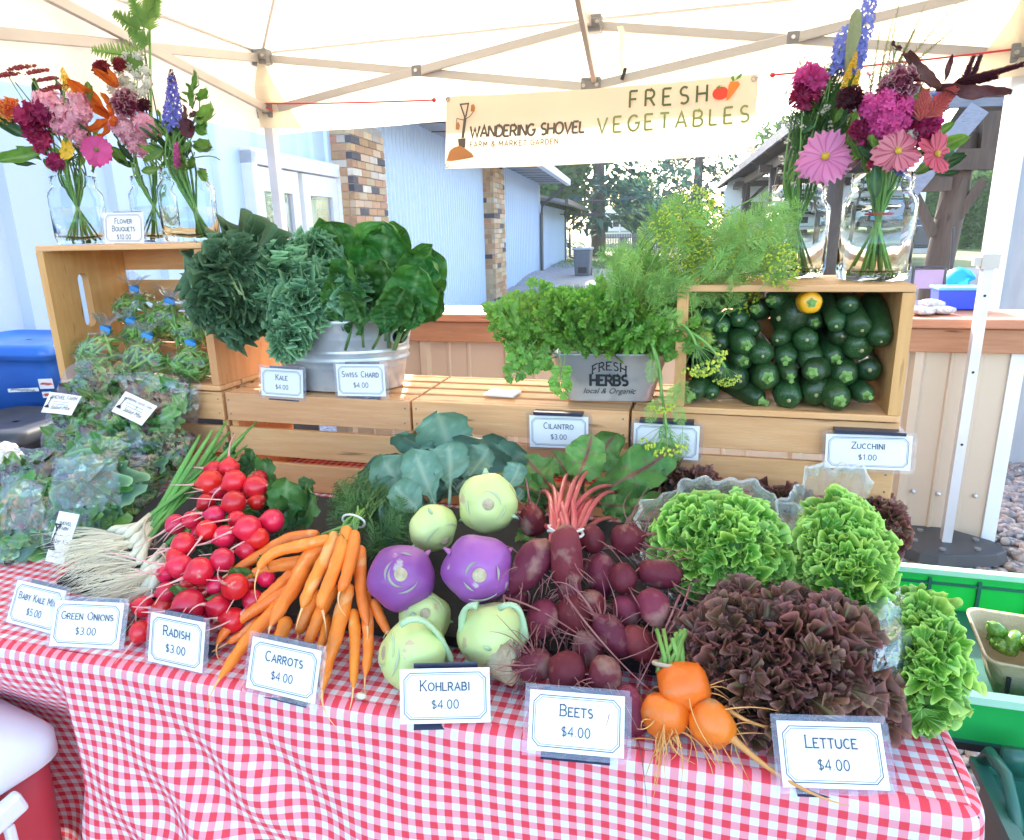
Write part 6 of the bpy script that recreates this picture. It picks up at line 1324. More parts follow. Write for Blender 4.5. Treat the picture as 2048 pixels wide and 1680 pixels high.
# ================================================================== herb tin, cilantro and dill
q0, q1 = at(1132, 803, z=CH+.004), at(1305, 806, z=CH+.004); TX = (q1-q0).normalized(); TX.z = 0; TX.normalize(); TYv = Vector((-TX.y, TX.x, 0)); wB = (q1-q0).length
tin = thing('herb_tin', 'tapered galvanised herb tin with black fresh herbs lettering', 'tin', (q0+q1)/2+TYv*.05)
def rrect(w, d, r, n=5):
    P = []
    for (cx, cy, a0) in ((w/2-r, d/2-r, 0), (-w/2+r, d/2-r, 90), (-w/2+r, -d/2+r, 180), (w/2-r, -d/2+r, 270)):
        for i in range(n+1): a = math.radians(a0+90*i/n); P.append((cx+r*math.cos(a), cy+r*math.sin(a)))
    return P
TH = .098; TCn = (q0+q1)/2+TYv*.052
mb = MB(); rings = [(wB-.004, .092, 0), (wB, .096, .003), (wB+.052, .128, TH-.004), (wB+.060, .136, TH), (wB+.058, .134, TH+.003), (wB+.046, .122, TH), (wB-.006, .090, .006)]
vs = []
for (w, d, z) in rings: vs += [TCn+TX*x+TYv*y+Vector((0, 0, z)) for x, y in rrect(w, d, .022)]
k = len(rrect(1, 1, .1)); mb.add(vs, [(i*k+j, i*k+(j+1) % k, (i+1)*k+(j+1) % k, (i+1)*k+j) for i in range(len(rings)-1) for j in range(k)]+[tuple(range(k-1, -1, -1)), tuple((len(rings)-1)*k+j for j in range(k))])
build(mb, 'tin_body', M['galv'], tin, True)
f0 = TCn-TYv*(.048); f1 = TCn-TYv*.064+Vector((0, 0, TH-.004)); up = (f1-f0).normalized(); N = TX.cross(up); TT = Matrix.Translation((f0+f1)/2+N*.0016) @ Matrix((TX, up, N)).transposed().to_4x4()
mb = MB(); lettering(mb, 'FRESH', .0165, TT, 0, .0215, st=.15, sp=.28, serif=.1, curve=.008, z=0); lettering(mb, 'HERBS', .0205, TT, 0, -.011, st=.24, sp=.16, serif=.13, z=0)
build(mb, 'lettering', M['inkb'], tin)
T2 = TT @ Matrix.Translation((0, -.029, .0002)); build(text_mesh('local & Organic', .0165, T2, .35), 'lettering', M['inkb'], tin)
# cilantro sprigs: lobed leaflets
def cil_mesh(seed):
    r = random.Random(seed); mb = MB()
    def leaflet(p, d, s):
        n = Vector((r.uniform(-.5, .5), r.uniform(-.5, .5), 1)).normalized(); y = Vector(d).normalized(); x = y.cross(n).normalized(); n = x.cross(y); pts = []
        lob = 5
        K = 22
        for i in range(K+1):
            a = -2.3+4.6*i/K; q = (.62+.30*abs(math.cos(a*1.25))+.13*math.cos(a*9)); pts.append((math.sin(a)*q*.72, math.cos(a)*q*.8+.3))
        vs = [p]+[p+(x*px+y*py)*s+n*s*(.10*math.sin(px*9)+.12*px*px) for px, py in pts]
        mb.add(vs, [(0, i, i+1) for i in range(1, K+1)], [(0, 1, 0, 1)]+[(.6, 0, 0, 1)]*(K+1))
    stem = [Vector((.03*math.sin(i*.8+seed), i/7, .10*(i/7)**2)) for i in range(8)]
    mb.tube(stem, [.016, .015, .014, .013, .012, .010, .008, .005], 4, cap=False, col=(0, 1, 0, 1))
    for (u, sd) in ((.45, -1), (.5, 1), (.68, -1), (.72, 1), (.86, -1), (.88, 1), (1, 0)):
        b_ = stem[int(u*7)]; d = Vector((sd*r.uniform(.6, 1), r.uniform(.4, .9)+(1 if sd == 0 else 0), r.uniform(-.3, .5))).normalized(); e = b_+d*r.uniform(.10, .2)*(1.3-u*.5)
        mb.tube([b_, e], [.009, .007], 3, cap=False, col=(0, 1, 0, 1))
        for k in range(3): dd = (d+Vector(((k-1)*.9*d.y, -(k-1)*.9*d.x, r.uniform(-.2, .3)))).normalized(); leaflet(e, dd, .17*r.uniform(.8, 1.15))
    return mb.mesh('cilantro_sprig', G['cil'], False)
cms = [cil_mesh(i) for i in range(5)]
cl = thing('cilantro_bunch', 'bunch of fresh cilantro spilling out of the left side of the herb tin', 'cilantro', TCn+Vector((-.05, 0, TH)))
random.seed(71)
cc = at(1165, 690, y=.07)
for i in range(150):
    a = rnd(0, 1); px = 1015+a*330; py = rnd(610, 690)+(28 if px < 1100 else 0)*rnd(0, 1); 
    if px > 1250 and py < 640: py += 40
    Y = rnd(-.02, .13); px = max(px, 1022); e = at(px, py, y=Y); b_ = cc+Vector((rnd(-.06, .08), rnd(-.02, .05), -.02)); d = e-b_; L = rnd(.07, .115)
    inst(cms[i % 5], 'sprig', cl, alongy(e-d.normalized()*L*.7, d+rv(.02), (rnd(-.5, .5), -1, rnd(.2, 1)), (L, L, L)))
for (a, b_) in (((1115, 700), (1128, 780)), ((1130, 700), (1120, 770)), ((1090, 690), (1030, 750)), ((1075, 680), (1025, 730)), ((1100, 690), (1080, 735))):
    p = at(*a, y=-.01); e = at(*b_, y=-.03); L = (e-p).length; inst(cms[random.randrange(5)], 'sprig', cl, alongy(p, e-p, (0, -1, .2), (L, L, L)))
# dill
def umbel_mesh(seed):
    r = random.Random(seed); mb = MB()
    for i in range(18):
        a = i*2.4; q = math.sqrt((i+.5)/18); d = Vector((q*math.cos(a)*.75, q*math.sin(a)*.75, 1-.5*q*q)); e = d
        mb.tube([(0, 0, 0), d*.5+Vector((d.x, d.y, 0))*.08, e], [.012, .010, .008], 3, cap=False, col=(0, 0, 0, 1))
        for k in range(9):
            b2 = r.uniform(0, 6.28); f = e+Vector((.13*math.cos(b2), .13*math.sin(b2), r.uniform(.05, .14))); mb.tube([e, f], [.006, .004], 3, cap=False, col=(0, 0, 0, 1))
            s = .05; mb.add([f+Vector(v)*s for v in ((1, 0, 0), (-.5, .87, 0), (-.5, -.87, 0), (0, 0, 1.2), (0, 0, -1))], [(0, 1, 3), (1, 2, 3), (2, 0, 3), (1, 0, 4), (2, 1, 4), (0, 2, 4)], (1, 0, 0, 1))
    return mb.mesh('dill_umbel', G['umbel'], False)
G['umbel'] = mat('dill_umbel', (.16, .33, .08), (.20, .38, .10), scale=20, rough=.6, edge=((.50, .58, .06), 1), var=.15)
ums = [umbel_mesh(i) for i in range(3)]
dl = thing('dill_bunch', 'tall feathery bunch of flowering dill leaning right out of the herb tin', 'dill', TCn+Vector((.06, 0, TH)))
random.seed(72)
db = TCn+TX*.06+Vector((0, .02, TH-.02))
def dill_stem(base, mid, tip, r0=.0022): mb = MB(); mb.tube(bez(base, mid, tip, 10), [r0*(1-.06*i) for i in range(11)], 5, cap=False); build(mb, 'stem', G['stemg'], dl, True)
heads = [(1330, 450), (1380, 470), (1430, 430), (1480, 450), (1510, 470), (1290, 500), (1350, 510), (1400, 500), (1450, 500), (1500, 520), (1540, 500), (1260, 550), (1310, 560), (1370, 560), (1420, 550), (1470, 560), (1240, 600), (1290, 610), (1340, 610), (1530, 545), (1560, 530), (1260, 640), (1320, 650), (1400, 410), (1350, 430), (1460, 480), (1420, 590), (1490, 590), (1380, 600), (1230, 630)]
for i, (px, py) in enumerate(heads):
    Y = rnd(-.02, .16); e = at(px+rnd(-8, 8), py+rnd(-8, 8), y=Y); b_ = db+Vector((rnd(-.04, .04), rnd(-.03, .03), 0)); mid = b_+Vector((rnd(-.05, .03)-.02, rnd(-.02, .02), (e-b_).z*rnd(.7, .95)))
    dill_stem(b_, mid, e); s = rnd(.034, .052); inst(ums[i % 3], 'umbel', dl, frame(e-(e-mid).normalized()*s*.6, (e-mid).normalized()+Vector((rnd(-.3, .3), -.4, rnd(-.2, .3))), rnd(0, 6), s))
for i in range(210):
    t_ = random.random(); px = rnd(1230, 1570) if i < 150 else rnd(1200, 1420); py = rnd(425, 600) if i < 150 else rnd(560, 700)
    if px < 1290 and py < 520: py += 90
    if px > 1480 and py > 560: py -= 60
    Y = rnd(-.03, .18); p = at(px, py, y=Y); d = (p-db).normalized()+rv(.8); L = rnd(.055, .10); inst(lmesh['dfr', i % 3], 'frond', dl, alongy(p-d.normalized()*L*.5, d, (rnd(-1, 1), -1, rnd(-.3, .8)), (L, L, L)))
for (a, Ya, m_, Ym, b_, Yb) in (((1265, 650), 0, (1260, 560), .02, (1400, 390), .06), ((1270, 650), .02, (1330, 480), .05, (1520, 390), .06), ((1240, 640), .03, (1230, 560), .03, (1310, 440), .08), ((1250, 650), .0, (1290, 520), .0, (1470, 470), .02), ((1280, 660), .04, (1230, 570), .05, (1290, 480), .06), ((1290, 650), .0, (1380, 500), .0, (1560, 510), .02), ((1250, 655), 0, (1300, 560), 0, (1440, 520), 0)):
    dill_stem(at(*a, y=Ya), at(*m_, y=Ym), at(*b_, y=Yb), .0025)
mb = MB(); mb.tube(bez(at(1310, 470, y=.08), at(1370, 350, y=.09), at(1450, 395, y=.09), 14), .0016, 5, cap=False); build(mb, 'stem', G['stemg'], dl, True)
# drooping flower heads
def droop(path, Ys, s, dirn, r0=.0030):
    q = [at(*p, y=Y) for p, Y in zip(path, Ys)]; mb = MB(); mb.tube(bez(q[0], q[1], q[2], 12, q[3]) if len(q) == 4 else bez(*q, 12), [r0]*13, 6, cap=False); build(mb, 'stem', G['stemg'], dl, True)
    inst(ums[0], 'umbel', dl, frame(q[-1], dirn, 0, s))
droop([(1270, 670), (1310, 640), (1320, 760), (1332, 850)], (0, -.02, -.05, -.06), .052, (-.05, -.2, -1))
droop([(1320, 660), (1350, 630), (1380, 650), (1392, 690)], (0, -.02, -.03, -.035), .052, (.55, -.2, -.9))
droop([(1330, 655), (1390, 650), (1430, 700), (1450, 735)], (0, -.03, -.04, -.04), .030, (.3, -.2, -1))
droop([(1275, 672), (1310, 670), (1325, 740), (1322, 790)], (0, -.02, -.05, -.055), .03, (.1, -.3, -1))
for i in range(26):
    p = at(rnd(1290, 1370), rnd(700, 900), y=-.055); L = rnd(.04, .07); inst(lmesh['dfr', i % 3], 'frond', dl, alongy(p, Vector((rnd(-.6, .6), -.1, -1)), (0, -1, 0), (L, L, L))) if i < 12 else None
# ================================================================== zucchini
def zuc_mesh(seed, m, stemm, fat=1.):
    r = random.Random(seed); mb = MB(); b1_ = r.uniform(-.08, .08)
    prof = [(.01, -1.0), (.45, -.985), (.75, -.93), (.93, -.80), (1.0, -.5), (1.0, 0), (.97, .4), (.9, .75), (.74, .93), (.5, 1.0)]
    def fn(v): return Vector((v.x*.175*fat*(1+.03*math.cos(5*math.atan2(v.y, v.x))), v.y*.175*fat*(1+.03*math.cos(5*math.atan2(v.y, v.x))), v.z*.78))+Vector((b1_*(1-v.z*v.z), 0, 0))
    mb.lathe(prof, 20, fn=fn, close=True); body = mb.mesh('zucchini_body', m, True)
    mb = MB()
    def fs(v): a = math.atan2(v.y, v.x); k = 1+.16*math.cos(5*a); return Vector((v.x*k, v.y*k, v.z))
    mb.lathe([(.075*fat, .773), (.055*fat, .79), (.036, .82), (.030, .92), (.036, .935), (.018, .93), (.001, .927)], 20, fn=fs); st_ = mb.mesh('zucchini_stem', stemm, True); return body, st_
G['zend'] = mat('blossom_scar', (.45, .42, .2), (.3, .3, .12), scale=60, rough=.7)
zm = [zuc_mesh(i, G['zuc'], G['zstem'], 1+.12*(i-1)) for i in range(4)]; zy = zuc_mesh(9, G['yzuc'], G['zstem'], 1.25)
random.seed(31)
def zucchini(px, py, rp, Y, d, label, yellow=False, L=.20, grp='zucchini stacked in the open crate', noflip=False):
    "px,py = where the near end shows; d = direction the near end points"
    c = at(px, py, y=Y); rr = rp*depth(c)/F; d = Vector(d).normalized(); t = thing('yellow_squash' if yellow else 'zucchini', label, 'squash' if yellow else 'zucchini', c, grp)
    bd, sm = zy if yellow else zm[random.randrange(4)]; sc = rr/.175; lz = L/2/.9
    flip = not yellow and random.random() < (1 if noflip else .38); M4 = frame(c-d*lz*.75, -d if flip else d, rnd(0, 6)) @ Matrix.Diagonal((sc, sc, lz, 1))
    inst(bd, 'body', t, M4); inst(sm, 'stem', t, M4)
    if flip: mb = MB(); mb.ball(c+d*lz*.02, rr*.16, 8, 4); build(mb, 'blossom_end', G['zend'], t, True)
rows = [('bottom row', [(1385, 790, 21), (1425, 788, 20), (1520, 800, 26), (1578, 800, 27), (1632, 790, 27), (1678, 800, 24), (1732, 790, 22)], .012),
 ('second row', [(1480, 762, 21), (1535, 755, 26), (1580, 752, 22), (1625, 745, 24), (1692, 752, 24), (1740, 740, 27), (1395, 745, 20), (1440, 745, 20)], .02),
 ('third row', [(1487, 722, 20), (1572, 720, 24), (1626, 726, 21), (1670, 716, 24), (1722, 700, 27), (1525, 712, 20), (1392, 710, 20)], .03),
 ('fourth row', [(1492, 690, 24), (1555, 680, 21), (1614, 680, 24), (1684, 672, 22), (1400, 672, 20), (1440, 690, 19)], .03),
 ('fifth row', [(1445, 655, 24), (1560, 637, 35), (1630, 645, 19), (1510, 660, 20), (1478, 640, 22), (1415, 640, 20), (1390, 640, 22)], .04),
 ('top row', [(1385, 602, 21), (1430, 605, 22), (1478, 600, 22), (1512, 618, 21), (1545, 600, 20)], .06)]
ordn = ['first', 'second', 'third', 'fourth', 'fifth', 'sixth', 'seventh', 'eighth']
for rn, L_, Y in rows:
    for k, (px, py, r_) in enumerate(sorted(L_)):
        d = Vector((rnd(-.38, .38), -1, rnd(-.35, .1) if rn not in ('top row', 'fifth row') else rnd(-.08, .05))); Yk = Y+rnd(-.008, .015)
        if (px, py) == (1560, 637): d = Vector((-.8, -.6, -.0)); Yk = .06
        if (px, py) == (1520, 800): d = Vector((.75, -.6, -.25)); Yk = .03
        if (px, py) == (1545, 600): d = Vector((-.5, -.9, .05)); Yk = .06
        if rn in ('fifth row', 'top row') and px > 1640: d = Vector((.1, -.9, -.30)); Yk = .04 if rn == 'fifth row' else .05
        zucchini(px, py, r_*1.06, Yk, d, 'dark green zucchini in the crate, %s, %s from the left' % (rn, ordn[k]), L=rnd(.17, .205))
for (a, b_, r_, lb_) in (((1672, 652), (1642, 592), 23, 'long zucchini resting on top of the pile beside the round yellow squash'), ((1724, 660), (1692, 588), 23, 'long zucchini resting on top of the pile, second from the right panel'), ((1762, 682), (1738, 590), 20, 'long zucchini resting on the pile against the right crate panel'), ((1700, 610), (1690, 585), 18, 'short zucchini wedged under the crate top between two long ones')):
    e = at(*a, y=.015); f = at(*b_, y=.135); zucchini(a[0], a[1], r_, .015, e-f, lb_, L=(e-f).length*1.15, noflip=True)
zucchini(1623, 606, 19, .004, (.05, -1, .05), 'round yellow squash at the top of the zucchini crate', True, .06, 'yellow squash among the zucchini')
zucchini(1412, 678, 13, .02, (.3, -1, .1), 'small yellow squash behind the dill at the left side of the crate', True, .06, 'yellow squash among the zucchini')
# ================================================================== jars and bouquets
def jar(base, r, h, label, water=.55, neck=.80):
    t = thing('glass_jar', label, 'jar', base, 'glass jars of cut flowers')
    prof = [(.001, .004), (r*.86, .002), (r*.95, .006), (r, .018), (r, h*.72), (r*.975, h*.765), (r*.88, h*.80), (r*neck*1.02, h*.83), (r*neck, h*.85), (r*neck*1.06, h*.865), (r*neck, h*.88), (r*neck*1.06, h*.90), (r*neck, h*.92), (r*neck*1.06, h*.94), (r*neck, h*.96), (r*neck*1.04, h*.985), (r*neck*1.0, h), (r*neck*.93, h), (r*neck*.90, h*.85), (r*.94, h*.71), (r*.94, .02), (.001, .012)]
    mb = MB(); mb.lathe(prof, 40, base, fn=lambda v: v*1 if False else Vector((v.x*(1+.016*math.cos(12*math.atan2(v.y, v.x))), v.y*(1+.016*math.cos(12*math.atan2(v.y, v.x))), v.z))); g_ = build(mb, 'glass', M['glass'], t, True)
    mb = MB(); rr = r*.915; mb.lathe([(.001, .014), (rr, .016), (rr, h*water), (.001, h*water-.001)], 32, base); build(mb, 'water', M['water'], t, True)
    return t
LZ = .5565; RZ = .4665
jA = at(168, 484, y=.08); jA.z = LZ; jB = at(318, 482, y=.17); jB.z = LZ; jC = at(388, 486, y=.07); jC.z = LZ
def onshelf(px, Y, z):
    d = ray(px, 480); return Vector((CP[0]+d[0]*(Y-CP[1])/d[1], Y, z))
jA = onshelf(167, .09, LZ); jB = onshelf(318, .17, LZ); jC = onshelf(385, .075, LZ); 
jD = onshelf(1590, .17, RZ); jE = onshelf(1752, .09, RZ)
jar(jA, .058, .155, 'clear glass jar with flowers at the left end of the left crate'); jar(jB, .052, .155, 'clear glass jar half hidden behind another on the left crate'); jar(jC, .060, .158, 'clear glass jar on the left crate with long stems slanting right', .48)
jar(jD, .058, .172, 'clear glass jar on the zucchini crate beside the dill', .55); jar(jE, .060, .182, 'clear glass jar at the right end of the zucchini crate', .60)
PC = {}
def pcol(name, a, b_, tr=.35, **k):
    if name not in PC: PC[name] = mat(name, a, b_, rough=.6, trans=tr, scale=k.pop('scale', 14), **k)
    return PC[name]
def petals(par, c, nrm, R, n, wd, m, cup=.25, notch=.08, nm='flower', centre=None, seed=0, droop_=0., spin=0):
    B = basis(nrm); r = random.Random(seed); mb = MB(); c = Vector(c)
    for i in range(n):
        a0 = 2*PI*i/n+spin+r.uniform(-.06, .06); ca, sa = math.cos(a0), math.sin(a0); k = R*r.uniform(.82, 1.1); tw = r.uniform(-.3, .3); tz = r.uniform(-.28, .22); wd_ = wd*r.uniform(.8, 1.08)
        def fn(u, v, ca=ca, sa=sa, k=k, tw=tw, tz=tz, wd_=wd_):
            w = (v-.5)*2; x = k*(.06+.94*u)*(1-.10*abs(w)**2.4*u**2-notch*(.5+.5*math.cos(w*8.4+2.9))*u**6); y = w*k*wd_*(.22+.78*sstep(0, .65, u))*(1-.10*u**6); z = cup*k*u*(1-u*.5)-droop_*k*u*u+.035*k*math.sin(w*4+tw*20)*u+tw*y*u+tz*k*u*u
            return c+B @ Vector((x*ca-y*sa, x*sa+y*ca, z))
        mb.grid(fn, 9, 12, col=lambda u, v: (u, 1 if (abs((v*5) % 1-.5) < .12 and u < .85) else 0, 0, 1))
    o = build(mb, nm, m, par, True)
    if centre:
        mb = MB(); mb.ball(c+B @ Vector((0, 0, R*.06)), R*.13, 10, 6, sc=(1, 1, .7), R=B)
        for k in range(26): a = r.uniform(0, 6.28); q = R*.14*math.sqrt(r.random()); mb.ball(c+B @ Vector((q*math.cos(a), q*math.sin(a), R*.13)), R*.025, 5, 3)
        build(mb, 'centre', centre, o, False)
    return o
def pompom(par, c, R, m, seed, nm='flower', n=26, ruf=.25, nrm=(0, -1, .3)):
    r = random.Random(seed); mb = MB(); B = basis(nrm); c = Vector(c); ga = 2.39996; mb.ball(c, R*.62, 8, 5, col=(0, 0, 0, 1))
    for i in range(n):
        z = 1-1.15*(i+.5)/n; q = math.sqrt(max(0, 1-z*z)); a = i*ga; d = B @ Vector((q*math.cos(a), q*math.sin(a), z)); d = (d+rv(.15)*r.random()).normalized(); s = R*r.uniform(.42, .58); x = d.cross(Vector((.2, .3, .9))).normalized(); y = d.cross(x); sp = r.uniform(0, 6); x, y = x*math.cos(sp)+y*math.sin(sp), y*math.cos(sp)-x*math.sin(sp)
        def fn(u, v, d=d, x=x, y=y, s=s):
            w = (v-.5)*2; return c+d*(R*.45+s*(.15+1.0*u)*.85)+x*(w*s*(.35+.75*u))+y*(s*ruf*math.sin(w*7+u)*u+s*.3*(1-w*w)*u)
        mb.grid(fn, 3, 8, col=lambda u, v: (u, 0, 0, 1))
    return build(mb, nm, m, par, True)
def cluster(par, c, R, m, n, rs, seed, flat_=1., nm='flower_cluster', nrm=(0, -.5, 1), hollow=True, shape=4):
    r = random.Random(seed); mb = MB(); B = basis(nrm); c = Vector(c)
    if hollow: mb.ball(c, R*.70, 10, 6, col=(0, 0, 0, 1))
    for i in range(n):
        q = Vector((r.gauss(0, 1), r.gauss(0, 1), r.gauss(0, 1))).normalized()*R*(r.uniform(.8, 1) if hollow else r.random()**.4); q.z = abs(q.z)*flat_ if flat_ < 1 else q.z
        p = c+B @ q; 
        if shape == 4: mb.ball(p, rs*r.uniform(.7, 1.2), 5, 3)
        else:
            nn = (B @ q+rv(.3)*R).normalized(); x = nn.cross(Vector((.3, .2, .9))).normalized(); y = nn.cross(x); k = 5; s = rs*r.uniform(.8, 1.3); sp = r.uniform(0, 6)
            vs = [p-nn*s*.2]; 
            for j in range(k*3): 
                a = 2*PI*j/(k*3)+sp; rr = (.45, 1, 1)[j % 3]; vs.append(p+(x*math.cos(a)+y*math.sin(a))*s*rr+nn*s*(.15 if rr == 1 else 0))
            mb.add(vs, [(0, 1+j, 1+(j+1) % (k*3)) for j in range(k*3)], [(0, 0, 0, 1)]+[(1, 0, 0, 1)]*(k*3))
    return build(mb, nm, m, par, False)
def spike(par, a, b_, R, m, n, rs, seed, nm='flower_spike', shape=5, taper=.8):
    r = random.Random(seed); a = Vector(a); b_ = Vector(b_); d = (b_-a); mb = MB(); dn = d.normalized()
    for i in range(n):
        u = (i+.5)/n; ang = i*2.4; x = dn.cross(Vector((.3, .9, .2))).normalized(); y = dn.cross(x); rr = R*(1-taper*u)*r.uniform(.8, 1.1); q = (x*math.cos(ang)+y*math.sin(ang)); p = a+d*u+q*rr; s = rs*(1-.6*u*taper)*r.uniform(.85, 1.15); nn = (q+dn*.3).normalized(); xx = nn.cross(dn).normalized(); yy = nn.cross(xx)
        if shape == 0: mb.tube([a+d*u, p+dn*s*1.2], [s*.28, s*.08], 4); continue
        vs = [p-nn*s*.3]
        for j in range(15): a2 = 2*PI*j/15; r2 = (.5, 1, 1)[j % 3]; vs.append(p+(xx*math.cos(a2)+yy*math.sin(a2))*s*r2+nn*s*.2*r2)
        mb.add(vs, [(0, 1+j, 1+(j+1) % 15) for j in range(15)], [(0, 0, 0, 1)]+[(1, 0, 0, 1)]*15)
    return build(mb, nm, m, par, False)
leafm = {}
def simple_leaf(name, m, w, seed, curl=.3): return leaf_mesh(name, m, 1, w, None, 12, 6, .03, 2, curl, .12, .05, 2, .04, seed, 0)
G['fleaf'] = mat('bouquet_leaf', (.10, .24, .04), (.17, .34, .06), scale=8, rough=.45, trans=.35, var=.25, vein=(.25, .4, .12))
G['fleafd'] = mat('dark_bouquet_leaf', (.03, .09, .035), (.05, .13, .05), scale=8, rough=.5, trans=.2, var=.25, vein=(.1, .2, .08))
G['pleaf'] = mat('purple_leaf', (.10, .035, .05), (.16, .07, .06), scale=8, rough=.5, trans=.2, var=.2)
for k, (m_, w) in enumerate(((G['fleaf'], .24), (G['fleafd'], .14), (G['pleaf'], .13), (G['fleaf'], .10))): leafm[k] = simple_leaf('bouquet_leaf', m_, w, k, .35)
def bleaf(par, px, py, ex, ey, Y, Y2, kind=0, w=1., zh=(0, -1, .5)):
    a = at(px, py, y=Y); e = at(ex, ey, y=Y2); L = (e-a).length*1.05; inst(leafm[kind], 'leaf', par, alongy(a, e-a, zh, (L*w, L, L)))
def stems(par, heads, neck, nr, floor, fr, n, seed, lean=(0, 0), m=None, r0=.0022):
    r = random.Random(seed)
    for i in range(n):
        h = Vector(heads[i % len(heads)])+rv(.008); a = r.uniform(0, 6.28); q = math.sqrt(r.random()); nk = Vector(neck)+Vector((nr*q*math.cos(a), nr*q*math.sin(a), 0)); fl = Vector(floor)+Vector((lean[0]-fr*q*math.cos(a)+r.uniform(-.008, .008), lean[1]-fr*q*math.sin(a), .012)); mb = MB()
        mid = nk+(nk-fl).normalized()*.04
        mb.tube(bez(h, mid, nk, 6)[:-1]+[nk, nk.lerp(fl, .5), fl], [r0*.6]*2+[r0*.8]*3+[r0]*4, 5); build(mb, 'stem', m or (G['stemg'] if r.random() < .75 else G['stemd']), par, True)
G['stemd'] = mat('dark_stem', (.05, .12, .035), (.10, .20, .05), rough=.5)
def bouquet(label, jb, h, heads_px, Y, seed, nst=22, lean=(0, 0), nr=.032, fr=.040, fill=30, fbox=None):
    t = thing('flower_bouquet', label, 'flowers', jb+Vector((0, 0, .01)), 'cut flower bouquets in jars'); hs = [at(px, py, y=Y) for px, py in heads_px]
    stems(t, hs, jb+Vector((0, 0, h*.93)), nr, jb, fr, nst, seed, lean)
    r = random.Random(seed+5)
    if fbox:
        x0, y0, x1, y1 = fbox
        for i in range(fill):
            px, py = r.uniform(x0, x1), r.uniform(y0, y1); p = at(px, py, y=Y+r.uniform(0, .05)); L = r.uniform(.03, .06); d = (p-(jb+Vector((0, 0, h*.8)))).normalized()+rv(.7); inst(leafm[r.choice((1, 1, 0, 3))], 'leaf', t, alongy(p, d, (r.uniform(-1, 1), -1, r.uniform(0, 1)), (L, L, L)))
    return t
pink = pcol('soft_pink_petal', (.78, .32, .44), (.84, .50, .58), var=.1); hot = pcol('magenta_petal', (.66, .06, .30), (.74, .12, .40), var=.1); mag = pcol('crimson_petal', (.34, .02, .09), (.46, .04, .15), var=.15)
red = pcol('red_petal', (.62, .03, .02), (.7, .12, .05), edge=((.85, .45, .1), 3)); yel = pcol('yellow_petal', (.80, .48, .02), (.85, .58, .06)); org = pcol('orange_lily_petal', (.78, .22, .02), (.66, .13, .02), vein=(.5, .08, .02)); wht = pcol('white_petal', (.78, .76, .66), (.82, .80, .72)); yar = pcol('dark_red_yarrow', (.20, .01, .02), (.34, .03, .04), tr=.1, scale=60)
blu = pcol('blue_petal', (.09, .11, .50), (.16, .18, .62), edge=((.22, .20, .60), 2)); blu2 = pcol('light_blue_petal', (.20, .26, .70), (.30, .34, .75)); car = pcol('striped_carnation', (.26, .03, .09), (.34, .06, .13), edge=((.80, .55, .58), 5)); cor = pcol('coral_plume', (.74, .16, .16), (.80, .26, .22)); burg = pcol('burgundy_petal', (.06, .01, .02), (.11, .015, .03)); cosm = pcol('pink_cosmos', (.72, .22, .48), (.78, .32, .56), vein=(.58, .12, .36)); cosr = pcol('rose_cosmos', (.62, .16, .24), (.70, .26, .32), vein=(.40, .03, .08)); disk = mat('flower_disc', (.45, .30, .03), (.6, .42, .04), rough=.8); diskd = mat('green_disc', (.16, .14, .03), (.3, .26, .05), rough=.8)
# --- left jar bouquet
Y = jA.y-.02; P = lambda px, py, dY=0.: at(px, py, y=Y+dY)
t = bouquet('bouquet of pink, crimson and dark red yarrow flowers in the leftmost jar', jA, .155, [(60, 150), (100, 210), (60, 250), (150, 200), (170, 260), (190, 300), (110, 300), (20, 160), (130, 160), (140, 290)], Y, 801, 20, fbox=(60, 200, 190, 350), fill=40)
for k, (px, py, R) in enumerate(((45, 138, 30), (75, 145, 24), (15, 152, 26), (110, 178, 30), (140, 170, 18), (95, 160, 22))): s = depth(P(px, py))/F; cluster(t, P(px, py, .01), R*s, yar, 110, .0024, 810+k, .25, 'yarrow_head', (0, -.35, 1), False)
for k, (px, py, R) in enumerate(((105, 205, 24), (125, 225, 22), (155, 205, 22), (150, 235, 24), (120, 250, 18), (165, 225, 18), (140, 255, 22), (160, 275, 20), (85, 200, 20))): s = depth(P(px, py))/F; cluster(t, P(px, py, -.01), R*s, pink, 68, .0065, 820+k, 1, 'phlox_cluster', shape=5)
for k, (px, py, R, mm_) in enumerate(((65, 235, 32, mag), (95, 225, 26, mag), (75, 265, 26, mag), (85, 285, 22, mag), (25, 220, 24, red), (115, 325, 20, mag), (8, 228, 18, yel))): s = depth(P(px, py))/F; pompom(t, P(px, py, -.012), R*s, mm_, 830+k, n=22)
for k, (px, py) in enumerate(((128, 145), (132, 160), (145, 190))): s = depth(P(px, py))/F; spike(t, P(px+4, py+18), P(px-4, py-10), .010, yel, 26, .005, 840+k, 'goldenrod')
petals(t, P(132, 300, -.02), (-.2, -1, .3), .026, 12, .28, yel, .1, .05, 'marigold', disk, 845); petals(t, P(193, 300, -.015), (.7, -.9, .1), .036, 7, .48, hot, .2, .12, 'cosmos', diskd, 846)
bleaf(t, 95, 300, 20, 330, Y, Y-.01, 0, .6, (0, -1, .1)); bleaf(t, 70, 280, 5, 250, Y, Y, 1); bleaf(t, 40, 260, -5, 215, Y, Y, 1, 1.2)
